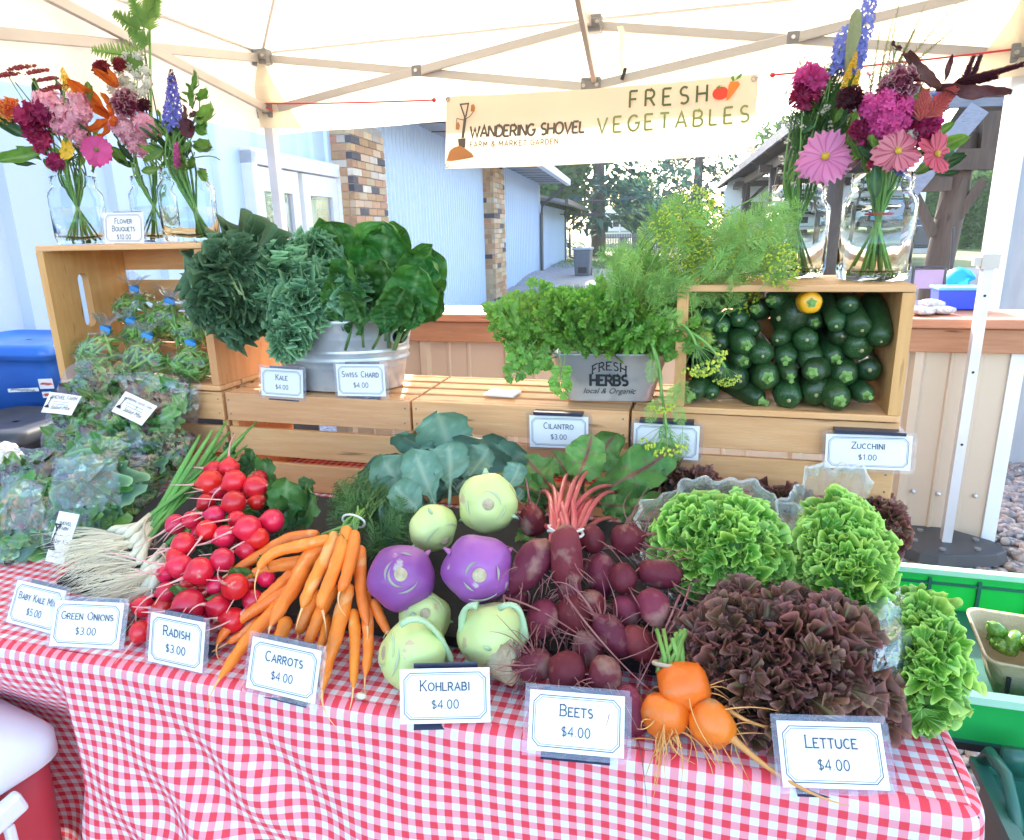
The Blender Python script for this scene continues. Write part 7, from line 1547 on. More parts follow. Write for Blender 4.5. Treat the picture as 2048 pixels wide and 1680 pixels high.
# --- middle-left jar bouquet (behind)
Y = jB.y-.03
t = bouquet('bouquet with an orange lily, white bobbles and fern in the half hidden left jar', jB, .155, [(230, 190), (270, 160), (210, 250), (260, 210), (250, 260), (290, 280), (285, 120), (285, 60)], Y, 851, 16, fbox=(235, 230, 330, 340), fill=20)
for k, (a, b_) in enumerate((((225, 235), (162, 160)), ((225, 240), (175, 280)), ((228, 245), (215, 285)), ((232, 235), (240, 190)), ((225, 225), (195, 190)), ((230, 240), (250, 275)))): bleaf_ = at(*a, y=Y-.02); e = at(*b_, y=Y-.04); L = (e-bleaf_).length; PCm = None; 
lil = leaf_mesh('lily_petal', org, 1, .17, None, 12, 6, .03, 2, .45, .12, 0, 2, .03, 5)
for k, (a, b_) in enumerate((((222, 238), (160, 158)), ((222, 240), (178, 285)), ((225, 245), (218, 292)), ((225, 235), (245, 195)), ((222, 232), (188, 205)), ((226, 240), (255, 262)), ((235, 175), (192, 135)), ((235, 175), (250, 150)))):
    p = at(*a, y=Y-.02); e = at(*b_, y=Y-.045); L = (e-p).length*1.1; inst(lil, 'lily_petal', t, alongy(p, e-p, (0, -1, .4), (L, L, L)))
for k, (px, py) in enumerate(((240, 140), (262, 135), (250, 160), (275, 150), (262, 175), (285, 185), (255, 112), (277, 112), (290, 140), (240, 165), (270, 195), (225, 178), (295, 165))): c = at(px, py, y=Y-.01); cluster(t, c, 11*depth(c)/F, wht, 46, .0022, 860+k, 1, 'white_bobble', hollow=True)
for k, (px, py, R, mm_) in enumerate(((255, 210, 30, car), (290, 212, 14, burg), (205, 140, 18, yar), (240, 130, 14, yar))): c = at(px, py, y=Y-.03); pompom(t, c, R*depth(c)/F, mm_, 870+k, 'carnation', 28, .35)
for k, (px, py, R) in enumerate(((250, 255, 26), (265, 275, 22), (290, 250, 24), (305, 258, 18), (275, 295, 18), (235, 250, 16))): c = at(px, py, y=Y-.03); cluster(t, c, R*depth(c)/F, pink, 60, .0075, 880+k, 1, 'phlox_cluster', shape=5)
def fern(par, a, b_, Ya, Yb, w, seed, m):
    p = at(*a, y=Ya); e = at(*b_, y=Yb); d = (e-p); x = d.cross(Vector((0, 1, 0))).normalized(); mb = MB(); mb.tube(bez(p, p.lerp(e, .5)+x*.006, e, 8), [.0016]*6+[.001, .0008, .0005], 4, cap=False)
    for i in range(22):
        u = .12+.86*i/22; c = p+d*u; l = w*(1-u)**.7+.004
        for s in (-1, 1): q = c+x*s*l+d.normalized()*l*.35+Vector((0, rnd(-.004, .004), 0)); t_ = d.normalized()*.0032; mb.add([c-t_, c+t_, q+t_*.2, q-t_*.2], [(0, 1, 2, 3)])
    build(mb, 'fern_frond', m, par)
G['fern'] = mat('fern_green', (.16, .30, .05), (.24, .40, .08), scale=8, rough=.6, trans=.35, var=.15)
for k, (a, b_, w) in enumerate((((290, 110), (180, 100), .030), ((285, 60), (225, 25), .024), ((290, 60), (262, -10), .026), ((300, 70), (290, -30), .026), ((295, 130), (220, 122), .02), ((300, 90), (255, 60), .022), ((300, 40), (320, -30), .022))): fern(t, a, b_, Y-.01, Y-.02, w, k, G['fern'])
mb = MB(); mb.tube(bez(at(305, 300, y=Y), at(300, 150, y=Y), at(298, -20, y=Y), 10), .003, 6); build(mb, 'stem', G['stemg'], t, True)
# --- third jar bouquet
Y = jC.y-.02
t = bouquet('bouquet with a blue delphinium spike and lime leaves in the front left jar', jC, .158, [(345, 200), (350, 260), (375, 250), (400, 230), (350, 300), (330, 280), (320, 250), (340, 180)], Y, 891, 26, lean=(.030, 0), fr=.02, fbox=(315, 260, 380, 350), fill=26)
spike(t, at(350, 255, y=Y-.02), at(343, 150, y=Y-.01), .022, blu, 46, .0115, 892, 'delphinium')
spike(t, at(344, 165, y=Y-.01), at(342, 138, y=Y-.01), .009, burg, 16, .005, 893, 'bud_tip')
for k, (px, py) in enumerate(((370, 240), (378, 262), (362, 258), (385, 225))): bleaf(t, px, py, px+(14, 10, -8, 8)[k], py-26+k*14, Y-.02, Y-.03, 2, 3.)
petals(t, at(375, 258, y=Y-.03), (.3, -1, .2), .02, 6, .5, burg, .3, 0, 'dark_flower', None, 895)
spike(t, at(355, 335, y=Y-.03), at(352, 285, y=Y-.035), .007, hot, 40, .0045, 896, 'pink_spike', taper=.4)
for (a, b_, w) in (((385, 180), (415, 155), 1.4), ((380, 190), (365, 175), 1.4), ((395, 195), (438, 200), .9), ((395, 235), (455, 240), 1.1), ((400, 240), (430, 265), .9), ((390, 290), (450, 315), .7), ((370, 290), (385, 310), 1.6), ((385, 215), (400, 170), 1.3), ((375, 205), (355, 200), 1.), ((395, 250), (432, 285), .8), ((345, 320), (400, 350), .8), ((320, 310), (290, 290), 1.), ((340, 250), (320, 240), 1.2), ((400, 340), (432, 378), .6), ((330, 300), (300, 335), 1.), ((350, 330), (395, 345), .7)): bleaf(t, *a, *b_, Y-.01, Y-.03, 0, w)
mb = MB()
for (a, b_, c) in (((345, 320), (400, 280), (400, 200)), ((345, 330), (420, 300), (440, 320))): mb.tube(bez(at(*a, y=Y), at(*b_, y=Y), at(*c, y=Y-.01), 6), .0014, 5)
build(mb, 'twig', G['stemg'], t, True)
# --- right rear jar bouquet
Y = jD.y-.03
t = bouquet('airy bouquet with white sprays and one big pink cosmos in the rear right jar', jD, .172, [(1600, 170), (1620, 250), (1640, 200), (1660, 130), (1690, 90), (1600, 300), (1640, 300), (1700, 150), (1650, 330)], Y, 901, 26, fbox=(1610, 190, 1700, 340), fill=46)
for k in range(46):
    px, py = rnd(1555, 1660), rnd(165, 380); c = at(px, py, y=Y+rnd(-.03, .03)); cluster(t, c, .006, wht, 7, .0024, 910+k, 1, 'white_spray', (0, -.5, 1), False, 5)
for k in range(10):
    mb = MB(); mb.tube(bez(at(1605+k*3, 400, y=Y), at(1600+k*4, 300, y=Y), at(1565+k*11, 180+rnd(0, 60), y=Y), 6), .0008, 3, cap=False); build(mb, 'spray_stem', G['stemd'], t)
for k in range(30):
    p = at(rnd(1590, 1680), rnd(200, 360), y=Y+.01); L = rnd(.05, .08); inst(lmesh['cfr', k % 3], 'frond', t, alongy(p, Vector((rnd(-.6, .5), 0, 1)), (0, -1, .2), (L, L, L)))
spike(t, at(1700, 140, y=Y-.01), at(1745, -10, y=Y-.02), .020, blu2, 52, .010, 920, 'delphinium', taper=.55); spike(t, at(1690, 150, y=Y), at(1700, 60, y=Y), .024, blu2, 34, .012, 921, 'delphinium', taper=.2)
mb = MB(); mb.tube([at(1690, 180, y=Y-.02), at(1700, 110, y=Y-.03), at(1708, 70, y=Y-.03), at(1713, 30, y=Y-.03), at(1715, 18, y=Y-.03)], [.002, .008, .011, .009, .003], 10); build(mb, 'grass_head', mat('pale_grass_head', (.42, .44, .24), (.34, .38, .18), scale=200, rough=.9, bump=1), t, True)
pompom(t, at(1620, 165, y=Y-.02), .030, hot, 922, n=30, nrm=(0, -.6, 1)); pompom(t, at(1610, 190, y=Y-.02), .026, mag, 923, n=24)
for k, (px, py) in enumerate(((1695, 140), (1705, 120), (1688, 160), (1710, 155))): spike(t, at(px, py+16, y=Y-.04), at(px+8, py-16, y=Y-.045), .006, yel, 20, .004, 930+k, 'goldenrod')
petals(t, at(1650, 315, y=Y-.07), (-.1, -1, .45), .052, 8, .40, cosm, .15, .2, 'cosmos', disk, 940, .1, .3)
bleaf(t, 1640, 240, 1600, 280, Y, Y-.01, 1)
# --- right front jar bouquet
Y = jE.y-.02
t = bouquet('bouquet of pink phlox, striped cosmos and trailing burgundy amaranth in the front right jar', jE, .182, [(1780, 240), (1790, 300), (1800, 180), (1740, 220), (1860, 300), (1830, 220), (1850, 150), (1880, 200), (1760, 150), (1730, 350), (1800, 90)], Y, 951, 26, fbox=(1720, 230, 1880, 350), fill=46)
petals(t, at(1795, 303, y=Y-.05), (.15, -1, .25), .042, 8, .40, cosr, .1, .14, 'cosmos', disk, 952, .05, .2); petals(t, at(1872, 308, y=Y-.03), (.7, -.8, .2), .040, 8, .40, pcol('deep_rose_cosmos', (.60, .08, .14), (.66, .14, .2), vein=(.34, .01, .05)), .2, .12, 'cosmos', disk, 953, .05, .5)
for k, (px, py, R) in enumerate(((1770, 225, 30), (1745, 215, 24), (1795, 235, 28), (1780, 255, 26), (1760, 245, 24), (1800, 215, 22), (1775, 205, 22))): c = at(px, py, y=Y-.03); cluster(t, c, R*depth(c)/F, hot, 68, .0085, 960+k, 1, 'phlox_cluster', shape=5)
for k, (px, py, R, mm_) in enumerate(((1805, 165, 34, car), (1775, 175, 22, car), (1845, 265, 30, mag), (1720, 260, 22, mag), (1870, 240, 16, hot), (1700, 200, 26, burg))): c = at(px, py, y=Y-.02); pompom(t, c, R*depth(c)/F, mm_, 970+k, 'carnation', 28, .35)
spike(t, at(1850, 235, y=Y-.03), at(1905, 180, y=Y-.04), .018, cor, 170, .012, 980, 'celosia_plume', 0, .6); spike(t, at(1840, 240, y=Y-.03), at(1850, 185, y=Y-.04), .016, cor, 130, .011, 981, 'celosia_plume', 0, .6)
spike(t, at(1905, 170, y=Y-.03), at(2040, 130, y=Y-.06), .008, burg, 260, .008, 982, 'amaranth_spike', 0, .5); spike(t, at(1925, 170, y=Y-.03), at(1945, 118, y=Y-.03), .007, burg, 110, .007, 983, 'amaranth_spike', 0, .5); spike(t, at(1915, 172, y=Y-.03), at(1990, 155, y=Y-.04), .007, burg, 130, .007, 984, 'amaranth_spike', 0, .5); spike(t, at(1940, 165, y=Y-.03), at(1960, 115, y=Y-.03), .006, burg, 100, .007, 985, 'amaranth_spike', 0, .5)
bleaf(t, 1880, 180, 2020, 212, Y-.03, Y-.06, 2, .8, (0, -1, .2)); bleaf(t, 1810, 110, 1860, 200, Y-.02, Y-.03, 2, 1.1); bleaf(t, 1890, 160, 1900, 110, Y-.03, Y-.03, 2, 1.); bleaf(t, 1720, 320, 1690, 345, Y-.04, Y-.05, 2); bleaf(t, 1800, 100, 1770, 95, Y, Y-.02, 2, .8)
for k in range(16):
    px, py = rnd(1715, 1875), rnd(190, 345); c = at(px, py, y=Y+rnd(-.03, .0)); m_ = random.choice((hot, pink, mag, wht, cor, blu2)); (cluster(t, c, .008, m_, 12, .0055, 1100+k, 1, 'small_blossom', shape=5) if k % 2 else pompom(t, c, .010, m_, 1100+k, 'small_blossom', 14))
for k in range(14):
    mb = MB(); q = at(rnd(1720, 1860), rnd(120, 200), y=Y); mb.tube(bez(at(1765, 330, y=Y), at(rnd(1740, 1800), 250, y=Y), q, 6), .0009, 3, cap=False); build(mb, 'fine_stem', G['stemd'], t); cluster(t, q, .005, random.choice((wht, pink, yel)), 6, .003, 1130+k, 1, 'small_blossom', (0, -.5, 1), False, 5)
for k, (a, b_) in enumerate((((1770, 160), (1800, -5)), ((1780, 170), (1850, 10)), ((1790, 150), (1915, 5)), ((1800, 150), (1910, 55)), ((1760, 150), (1785, 40)), ((1790, 140), (1830, 60)), ((1740, 190), (1760, 60)))):
    spike(t, at(*a, y=Y), at(*b_, y=Y-.03), .007, G['grassh'] if 'grassh' in G else G.setdefault('grassh', mat('grass_seed', (.40, .42, .18), (.34, .30, .14), rough=.8, var=.2)), 60, .0045, 990+k, 'grass_plume', 0, .7)
mb = MB(); mb.tube(bez(at(1800, 320, y=Y-.02), at(1812, 340, y=Y), at(1752, 420, y=jE.y), 6), .002, 5); build(mb, 'stem', G['stemg'], t, True)
mb = MB(); nkE = jE+Vector((0, -.0, .115)); mb.tube([nkE+Vector((.022*math.cos(a), .018*math.sin(a), 0)) for a in [2*PI*i/16 for i in range(17)]], .0018, 5, cap=False); build(mb, 'rubber_band', M['cord'], t, True)
bleaf(t, 1745, 320, 1700, 300, Y-.03, Y-.04, 1, 1.2); bleaf(t, 1750, 330, 1745, 400, Y-.05, Y-.05, 1, 1.3); bleaf(t, 1760, 300, 1720, 280, Y-.03, Y-.05, 0, .8)
# ================================================================== beside the table: totes, cooler, green crates
M['tote_blue'] = mat('blue_tote_plastic', (.025, .12, .50), (.03, .15, .58), rough=.35, bump=.1)
M['tote_lid'] = mat('blue_lid_plastic', (.03, .16, .62), (.035, .18, .68), rough=.3)
M['tote_dark'] = mat('dark_tote_plastic', (.035, .04, .05), (.05, .055, .065), rough=.4)
M['cool_white'] = mat('cooler_lid_plastic', (.72, .74, .80), (.75, .77, .82), rough=.35)
M['cool_red'] = mat('cooler_red_plastic', (.55, .05, .07), (.50, .045, .06), rough=.35)
M['green_lt'] = mat('bright_green_crate', (.02, .50, .10), (.03, .56, .13), rough=.4, trans=.35)
M['green_dk'] = mat('dark_green_tote', (.02, .12, .085), (.03, .15, .11), rough=.35)
M['pulp'] = mat('moulded_pulp', (.50, .42, .27), (.44, .36, .22), scale=30, rough=.9, bump=.7, bscale=80)
def tote(c, w, d, h, ml, mb_, label, rot=0., lid=True, taper=.02, par_ribs=5):
    t = thing('storage_tote', label, 'tote', c); R = Matrix.Rotation(rot, 3, 'Z'); C_ = Vector(c)
    def ring(ww, dd, z, r=.04): return [C_+R @ Vector((x, y, z)) for x, y in rrect(ww, dd, r)]
    rings = [ring(w-taper*2, d-taper*2, 0), ring(w-taper*.6, d-taper*.6, h*.7), ring(w-.008, d-.008, h*.72), ring(w, d, h-.03), ring(w+.03, d+.03, h-.028), ring(w+.032, d+.032, h)]
    k = len(rings[0]); mb = MB(); mb.add([p for r_ in rings for p in r_], [(i*k+j, i*k+(j+1) % k, (i+1)*k+(j+1) % k, (i+1)*k+j) for i in range(len(rings)-1) for j in range(k)]+[tuple(range(k-1, -1, -1))]); build(mb, 'tub', mb_, t, True)
    if lid:
        rings = [ring(w+.045, d+.045, h-.012), ring(w+.05, d+.05, h+.012), ring(w+.0, d+.0, h+.022), ring(w-.06, d-.06, h+.024), ring(w-.08, d-.08, h+.012), ring(.02, .02, h+.012, .005)]
        mb = MB(); mb.add([p for r_ in rings for p in r_], [(i*k+j, i*k+(j+1) % k, (i+1)*k+(j+1) % k, (i+1)*k+j) for i in range(len(rings)-1) for j in range(k)]); build(mb, 'lid', ml, t, True)
    return t, R
cL = at(125, 840, y=.50)          # right front foot of the blue tote
bx_ = cL.x-.27
tote((bx_-.02, .66, GZ), .52, .38, cL.z-GZ-.02, M['tote_dark'], M['tote_dark'], 'dark grey lidded storage tote underneath the blue tote', .05)
hB = at(125, 712, y=.50).z-cL.z
tb_, R_ = tote((bx_, .66, cL.z+.012), .50, .36, hB, M['tote_lid'], M['tote_blue'], 'blue storage tote with a blue lid and paper stickers between table and wall', .05)
for (px, py, px2, py2, nm, mm_) in ((15, 775, 78, 785, 'tape_label', M['white']), (76, 757, 108, 778, 'sticker', M['white']), (84, 783, 104, 796, 'sticker', M['white'])):
    a = at(px, py, y=.474); b_ = at(px2, py2, y=.474); mb = MB(); mb.box((a+b_)/2, (abs(b_.x-a.x), .002, abs(a.z-b_.z)), Euler((0, -.07, 0)).to_matrix()); o = build(mb, nm, mm_, tb_)
    mb = MB(); n_ = 9
    for i in range(n_): x = a.x+(b_.x-a.x)*(.1+.8*i/n_); z = (a.z+b_.z)/2; mb.tube([(x, .472, z-.006*rnd(.3, 1)), (x+.008, .472, z+.006*rnd(.3, 1)), (x+.012, .472, z-.002)], .0011, 4)
    build(mb, 'handwriting', M['ink'] if nm != 'sticker' else M['tomato_ink'], o)
zs = at(60, 712, y=.95).z
tote((-.82, 1.02, GZ), .70, .34, at(60, 650, y=.88).z-GZ, M['tote_dark'], M['tote_dark'], 'black tote standing against the wall behind the blue tote', 0.)
tote((-1.02, .30, GZ), .30, .30, at(40, 860, y=.2).z-GZ-.02, M['tote_dark'], M['tote_dark'], 'short black bin on the ground left of the salad bags', 0.1)
# red and white cooler in the left foreground
zt = -.135; pc = at(116, 1452, z=zt); p1 = at(-20, 1600, z=zt); p2 = at(-40, 1375, z=zt)
d2 = (p2-pc).normalized(); d1 = Vector((d2.y, -d2.x, 0)); 
if d1.dot(p1-pc) < 0: d1 = -d1
co = thing('cooler', 'red picnic cooler with white lid and white latch at the lower left of the table', 'cooler', (pc.x+d1.x*.1+d2.x*.2, pc.y+d1.y*.1+d2.y*.2, GZ+.1))
def crr(w1, w2, r, inset, z):
    P = []
    for x, y in rrect(w1-2*inset, w2-2*inset, r): P.append(pc+d1*(x+w1/2)+d2*(y+w2/2)+Vector((0, 0, z-zt)))
    return P
W1, W2 = .34, .50
def stack(rings, mats, nm, par, capb=False, capt=True, smooth=True):
    k = len(rings[0]); mb = MB(); mb.add([p for r_ in rings for p in r_], [(i*k+j, i*k+(j+1) % k, (i+1)*k+(j+1) % k, (i+1)*k+j) for i in range(len(rings)-1) for j in range(k)]+([tuple((len(rings)-1)*k+j for j in range(k))] if capt else [])+([tuple(range(k-1, -1, -1))] if capb else [])); return build(mb, nm, mats, par, smooth)
stack([crr(W1, W2, .03, .022, -.62), crr(W1, W2, .035, .008, -.26), crr(W1, W2, .035, .006, zt-.045)], M['cool_red'], 'body', co, True)
stack([crr(W1, W2, .04, .0, zt-.05), crr(W1, W2, .04, -.006, zt-.044), crr(W1, W2, .04, -.006, zt-.012), crr(W1, W2, .045, .0, zt-.002), crr(W1, W2, .045, .02, zt+.012), crr(W1, W2, .05, .05, zt+.03), crr(W1, W2, .05, .075, zt+.034), crr(W1, W2, .05, .085, zt+.028)], M['cool_white'], 'lid', co)
fm = Vector((-d2.x, -d2.y, 0)); hpos = pc+d1*.118+fm*.020+Vector((0, 0, .02))
mb = MB(); mb.bar(hpos+Vector((0, 0, -.105))+d1*.06, hpos+Vector((0, 0, -.080))-d1*.045, .020, .034); lt_ = build(mb, 'handle', M['cool_white'], co, bevel=.006)
mb = MB(); mb.box(hpos+Vector((0, 0, -.14))+fm*.002-d1*.02, (.012, .012, .07)); build(mb, 'latch', M['cool_white'], co, bevel=.003)
# green crates on the right
def open_bin(name, label, x0, x1, y0, y1, z0, z1, m, t_=.006, slots=True, m2=None):
    t = thing(name, label, 'crate', ((x0+x1)/2, (y0+y1)/2, z0)); cx, cy = (x0+x1)/2, (y0+y1)/2
    mb = MB(); mb.box((cx, cy, z0+.003), (x1-x0, y1-y0, .006)); build(mb, 'floor', m2 or m, t)
    for (a, b_, c, d) in ((x0, y0, x1, y0+t_), (x0, y1-t_, x1, y1), (x0, y0+t_, x0+t_, y1-t_), (x1-t_, y0+t_, x1, y1-t_)):
        mb = MB(); mb.box(((a+c)/2, (b_+d)/2, (z0+z1)/2), (c-a, d-b_, z1-z0-.006)); build(mb, 'side', m, t)
    mb = MB()
    for (a, b_, c, d) in ((x0-.014, y0-.014, x1+.014, y0+.004), (x0-.014, y1-.004, x1+.014, y1+.014), (x0-.014, y0+.004, x0+.004, y1-.004), (x1-.004, y0+.004, x1+.014, y1-.004)): mb.box(((a+c)/2, (b_+d)/2, z1+.002), (c-a, d-b_, .012))
    build(mb, 'rim', M['rimg'] if slots else m, t)
    if slots:
        n = int((x1-x0)/.075); mb = MB()
        for i in range(1, n): mb.box((x0+(x1-x0)*i/n, y1-t_-.003, (z0+z1)/2), (.006, .008, z1-z0-.016))
        mb.box((cx, y1-t_-.003, z1-.018), (x1-x0-.02, .007, .004)); build(mb, 'rib', m2, t)
    return t
M['rimg'] = mat('pale_green_rim', (.40, .72, .52), (.36, .66, .48), rough=.3)
open_bin('green_crate', 'bright green plastic crate holding a basket of peppers, right of the table', 1.405, 2.00, -.30, .10, -.175, -.095, M['green_lt'], m2=M['green_dk'])
t = open_bin('green_tote', 'dark green plastic tote in front of the bright green crate', 1.452, 1.95, -.86, -.352, -.44, -.175, M['green_dk'], .010, False)
mb = MB(); mb.tube([(1.452, -.34, -.176), (1.452, -.36, -.14), (1.458, -.40, -.14), (1.458, -.46, -.176)], .008, 8); mb.box((1.49, -.352, -.155), (.04, .012, .04)); build(mb, 'latch', M['green_dk'], t, True)
st_ = thing('folding_stand', 'dark stand under the green crates', 'stand', (1.7, -.3, GZ)); mb = MB(); mb.box((1.7, -.09, -.20), (.6, .36, .02)); mb.box((1.7, -.6, -.46), (.5, .5, .02)); build(mb, 'top', M['plastic_dk'], st_)
for x in (1.45, 1.93):
    for y in (-.80, .05): mb = MB(); mb.tube([(x, y, GZ), (x, y, -.2 if y > 0 else -.46)], .012, 8); build(mb, 'leg', M['plastic_dk'], st_)
# pulp basket with peppers
bk_ = thing('pulp_basket', 'moulded pulp quart basket of green peppers in the bright green crate', 'basket', (1.60, -.22, -.165))
c = Vector((1.578, -.175, -.155)); Rz = Matrix.Rotation(-.12, 3, 'Z')
def bring(w, d, z): return [c+Rz @ Vector((x, y, z)) for x, y in rrect(w, d, .02)]
hb = .085; rings = [bring(.125, .105, 0), bring(.155, .135, hb*.6), bring(.18, .155, hb), bring(.19, .165, hb+.004), bring(.19, .165, hb-.002), bring(.178, .153, hb-.002), bring(.15, .13, hb*.5), bring(.12, .10, .006)]
stack(rings, M['pulp'], 'basket_body', bk_, True, True)
for x in (-.06, -.02, .02, .06):
    p = c+Rz @ Vector((x, -.073, .045)); mb = MB(); mb.box(p, (.005, .006, .03), Rz); build(mb, 'slot', M['black_liner'], bk_)
pm = MB(); pm.lathe([(.01, -1), (.3, -.9), (.5, -.5), (.58, 0), (.55, .5), (.4, .85), (.12, .95), (.10, 1.25), (.02, 1.28)], 12, close=True); pme = pm.mesh('pepper', G['pepper'], True)
random.seed(12)
for i in range(20):
    p = c+Rz @ Vector((rnd(-.07, .07), rnd(-.055, .055), hb*.72+rnd(-.005, .03))); t_ = thing('green_pepper', 'green pepper heaped in the pulp basket in the bright green crate', 'pepper', p, 'green peppers in the pulp basket'); inst(pme, 'body', t_, frame(p, (rnd(-1, 1), rnd(-1, 1), rnd(-.2, .5)), 0, rnd(.018, .026)))
# ================================================================== things on and behind the ledge
M['blue_box'] = mat('blue_cooler_plastic', (.02, .06, .62), (.02, .07, .7), rough=.35); M['aqua'] = mat('aqua_lid', (.16, .48, .72), rough=.4)
a = at(1872, 640, y=1.98); b_ = at(1955, 642, y=1.98); bt_ = thing('blue_cooler_box', 'small blue cooler box with pale blue lid on the wooden ledge', 'cooler', ((a.x+b_.x)/2, 2.0, .205)); w = b_.x-a.x; h = .088
mb = MB(); mb.box((bt_.location.x, 2.03, .205+h/2), (w, .12, h-.006), None, .006, .003); build(mb, 'body', M['blue_box'], bt_, bevel=.004); mb = MB(); mb.box((bt_.location.x, 2.03, .205+h), (w+.02, .14, .012)); build(mb, 'lid', M['aqua'], bt_, bevel=.003)
M['wrap'] = mat('clear_wrapped_goods', (.70, .68, .72), (.40, .38, .42), scale=60, rough=.25, bump=.8, contrast=2)
for k, (px, py, w) in enumerate(((1842, 634, .10), (1880, 632, .11), (1862, 622, .10), (1815, 636, .06))):
    p = at(px, py, y=1.80+.04*k); mb = MB(); mb.ball((p.x, p.y, .222+(.02 if k == 2 else 0)), 1, 14, 8, sc=(w/2, .05, .018), fn=lambda v: v*(1+.15*noise.noise(v*40))); solo(mb, 'wrapped_package', M['wrap'], ['plastic wrapped package on the ledge below the folding chair', 'plastic wrapped package on the ledge in front of the blue cooler box', 'plastic wrapped package stacked on two others on the ledge', 'plastic wrapped package beside the zucchini crate on the ledge'][k], 'package', smooth=True)
tbl = at(1850, 600, y=3.2)
M['lace'] = mat('patterned_cloth', (.72, .68, .80), (.45, .10, .30), scale=70, rough=.8, contrast=3)
mb = MB(); mb.box((tbl.x-.5, 3.35, GZ+.38), (1.0, .5, .76)); solo(mb, 'vendor_table', M['lace'], 'neighbouring vendor table under a white cloth with a purple pattern', 'table')
M['lilac'] = mat('lilac_fabric', (.34, .24, .40), (.40, .30, .46), rough=.7)
cq = at(1858, 575, y=3.0); chr_ = thing('folding_chair', 'lilac folding chair with a dark frame behind the ledge', 'chair', (cq.x, 3.0, GZ))
tp = at(1862, 540, y=3.0); bm = at(1850, 612, y=3.0); w = .11
mb = MB(); mb.add([(tp.x-.07, 3.02, tp.z), (tp.x+.07, 3.02, tp.z), (tp.x+.07, 3.02, tp.z-.10), (tp.x-.07, 3.02, tp.z-.10)], [(0, 1, 2, 3)]); mb.add([(bm.x-.10, 2.95, bm.z), (bm.x+.08, 2.95, bm.z), (tp.x+.06, 3.0, tp.z-.16), (tp.x-.08, 3.0, tp.z-.16)], [(0, 1, 2, 3)]); build(mb, 'fabric', M['lilac'], chr_)
mb = MB()
for s in (-1, 1): mb.tube([(tp.x+s*.075, 3.03, tp.z+.01), (tp.x+s*.085, 3.0, tp.z-.2), (bm.x+s*.10, 2.9, GZ+.3), (bm.x+s*.12, 2.8, GZ)], .008, 6); mb.tube([(bm.x+s*.1, 2.9, GZ+.3), (bm.x+s*.1, 3.2, GZ)], .008, 6)
mb.tube([(tp.x-.075, 3.03, tp.z+.012), (tp.x+.075, 3.03, tp.z+.012)], .008, 6); build(mb, 'frame', M['plastic_dk'], chr_)
pp = at(1900, 600, y=3.6); mb = MB(); top = at(1908, 455, y=3.6); mb.tube([(pp.x, 3.6, GZ), (pp.x, 3.6, 0), tuple(top)], .011, 6); solo(mb, 'thin_pole', M['plastic_dk'], 'thin dark pole rising in front of the timber post', 'pole')
M['bagblue'] = mat('sky_blue_bag', (.02, .42, .80), (.03, .50, .88), rough=.4, trans=.4, bump=.5, bscale=12)
cb = at(1920, 562, y=3.5); s = depth(cb)/F; mb = MB(); P = [(-24, 20), (-27, 0), (-22, -20), (-5, -28), (12, -22), (25, -12), (12, 2), (22, 16), (8, 28), (-12, 26)]
def bb(p, o): return (cb.x+p[0]*s*.98, 3.5+o+.02*math.sin(p[0]*.3), cb.z-p[1]*s)
n = len(P); mb.add([bb(p, -.03) for p in P]+[bb((p[0]*.6, p[1]*.6), -.10) for p in P]+[bb(p, .03) for p in P], [(i, (i+1) % n, n+(i+1) % n, n+i) for i in range(n)]+[tuple(range(n, 2*n))]+[(i, 2*n+i, 2*n+(i+1) % n, (i+1) % n) for i in range(n)]); solo(mb, 'blue_bag', M['bagblue'], 'sky blue plastic bag hanging from the thin dark pole', 'bag', smooth=True)
a = at(2008, 640, y=2.75); mb = MB(); mb.box((a.x+.42, 2.9, .55), (.84, .05, 2.58)); solo(mb, 'grey_panel', mat('weathered_panel', (.30, .31, .34), (.38, .39, .41), scale=5, rough=.7, bump=.3, stretch=(4, 4, .6)), 'weathered grey board panel at the right edge behind the tent leg', 'panel')
mb = MB(); mb.box((a.x-.02, 2.86, .55), (.035, .06, 2.58)); solo(mb, 'panel_post', M['siding_w'], 'thin white post bordering the grey panel at the right edge', 'post')
# ================================================================== timber pavilion
ZR = 2.05
def gxy(px, Z): d = ray(px, 455); return Vector((CP[0]+d[0]*Z, CP[1]+d[1]*Z, 0))
def at_h(px, py, z): return at(px, py, z=z)
pv = thing('timber_pavilion', 'open timber pavilion with dark posts, braces and a deep dark roof on the right', 'pavilion', (4.5, 9, GZ))
eA = at_h(1432, 376, ZR-.05); eB = at_h(1668, 192, ZR-.05)
ed = (eB-eA); ed.z = 0; ed.normalize(); rt = Vector((-ed.y, ed.x, 0))
if rt.x < 0: rt = -rt
eC = eB+rt*4.6; eD = eA+rt*4.6
def rbox(p, q, r, s_, z0, z1, mb):
    mb.add([(*v.to_2d(), z0) for v in (p, q, r, s_)]+[(*v.to_2d(), z1) for v in (p, q, r, s_)], [(3, 2, 1, 0), (4, 5, 6, 7), (0, 1, 5, 4), (1, 2, 6, 5), (2, 3, 7, 6), (3, 0, 4, 7)])
mb = MB(); R0 = (eB+rt*2.3)+Vector((0, 0, 1.05)); R1_ = (eA+rt*2.3)+Vector((0, 0, 1.05)); th = Vector((0, 0, .10))
mb.add([eB, eA, R1_, R0, eB+th, eA+th, R1_+th, R0+th], [(0, 1, 2, 3), (7, 6, 5, 4), (0, 4, 5, 1), (1, 5, 6, 2), (2, 6, 7, 3), (3, 7, 4, 0)]); mb.add([eC, eD, R1_, R0, eC+th, eD+th, R1_+th, R0+th], [(3, 2, 1, 0), (4, 5, 6, 7), (0, 1, 5, 4), (1, 2, 6, 5), (2, 3, 7, 6), (3, 0, 4, 7)])
rf_ = build(mb, 'roof', M['timber'], pv)
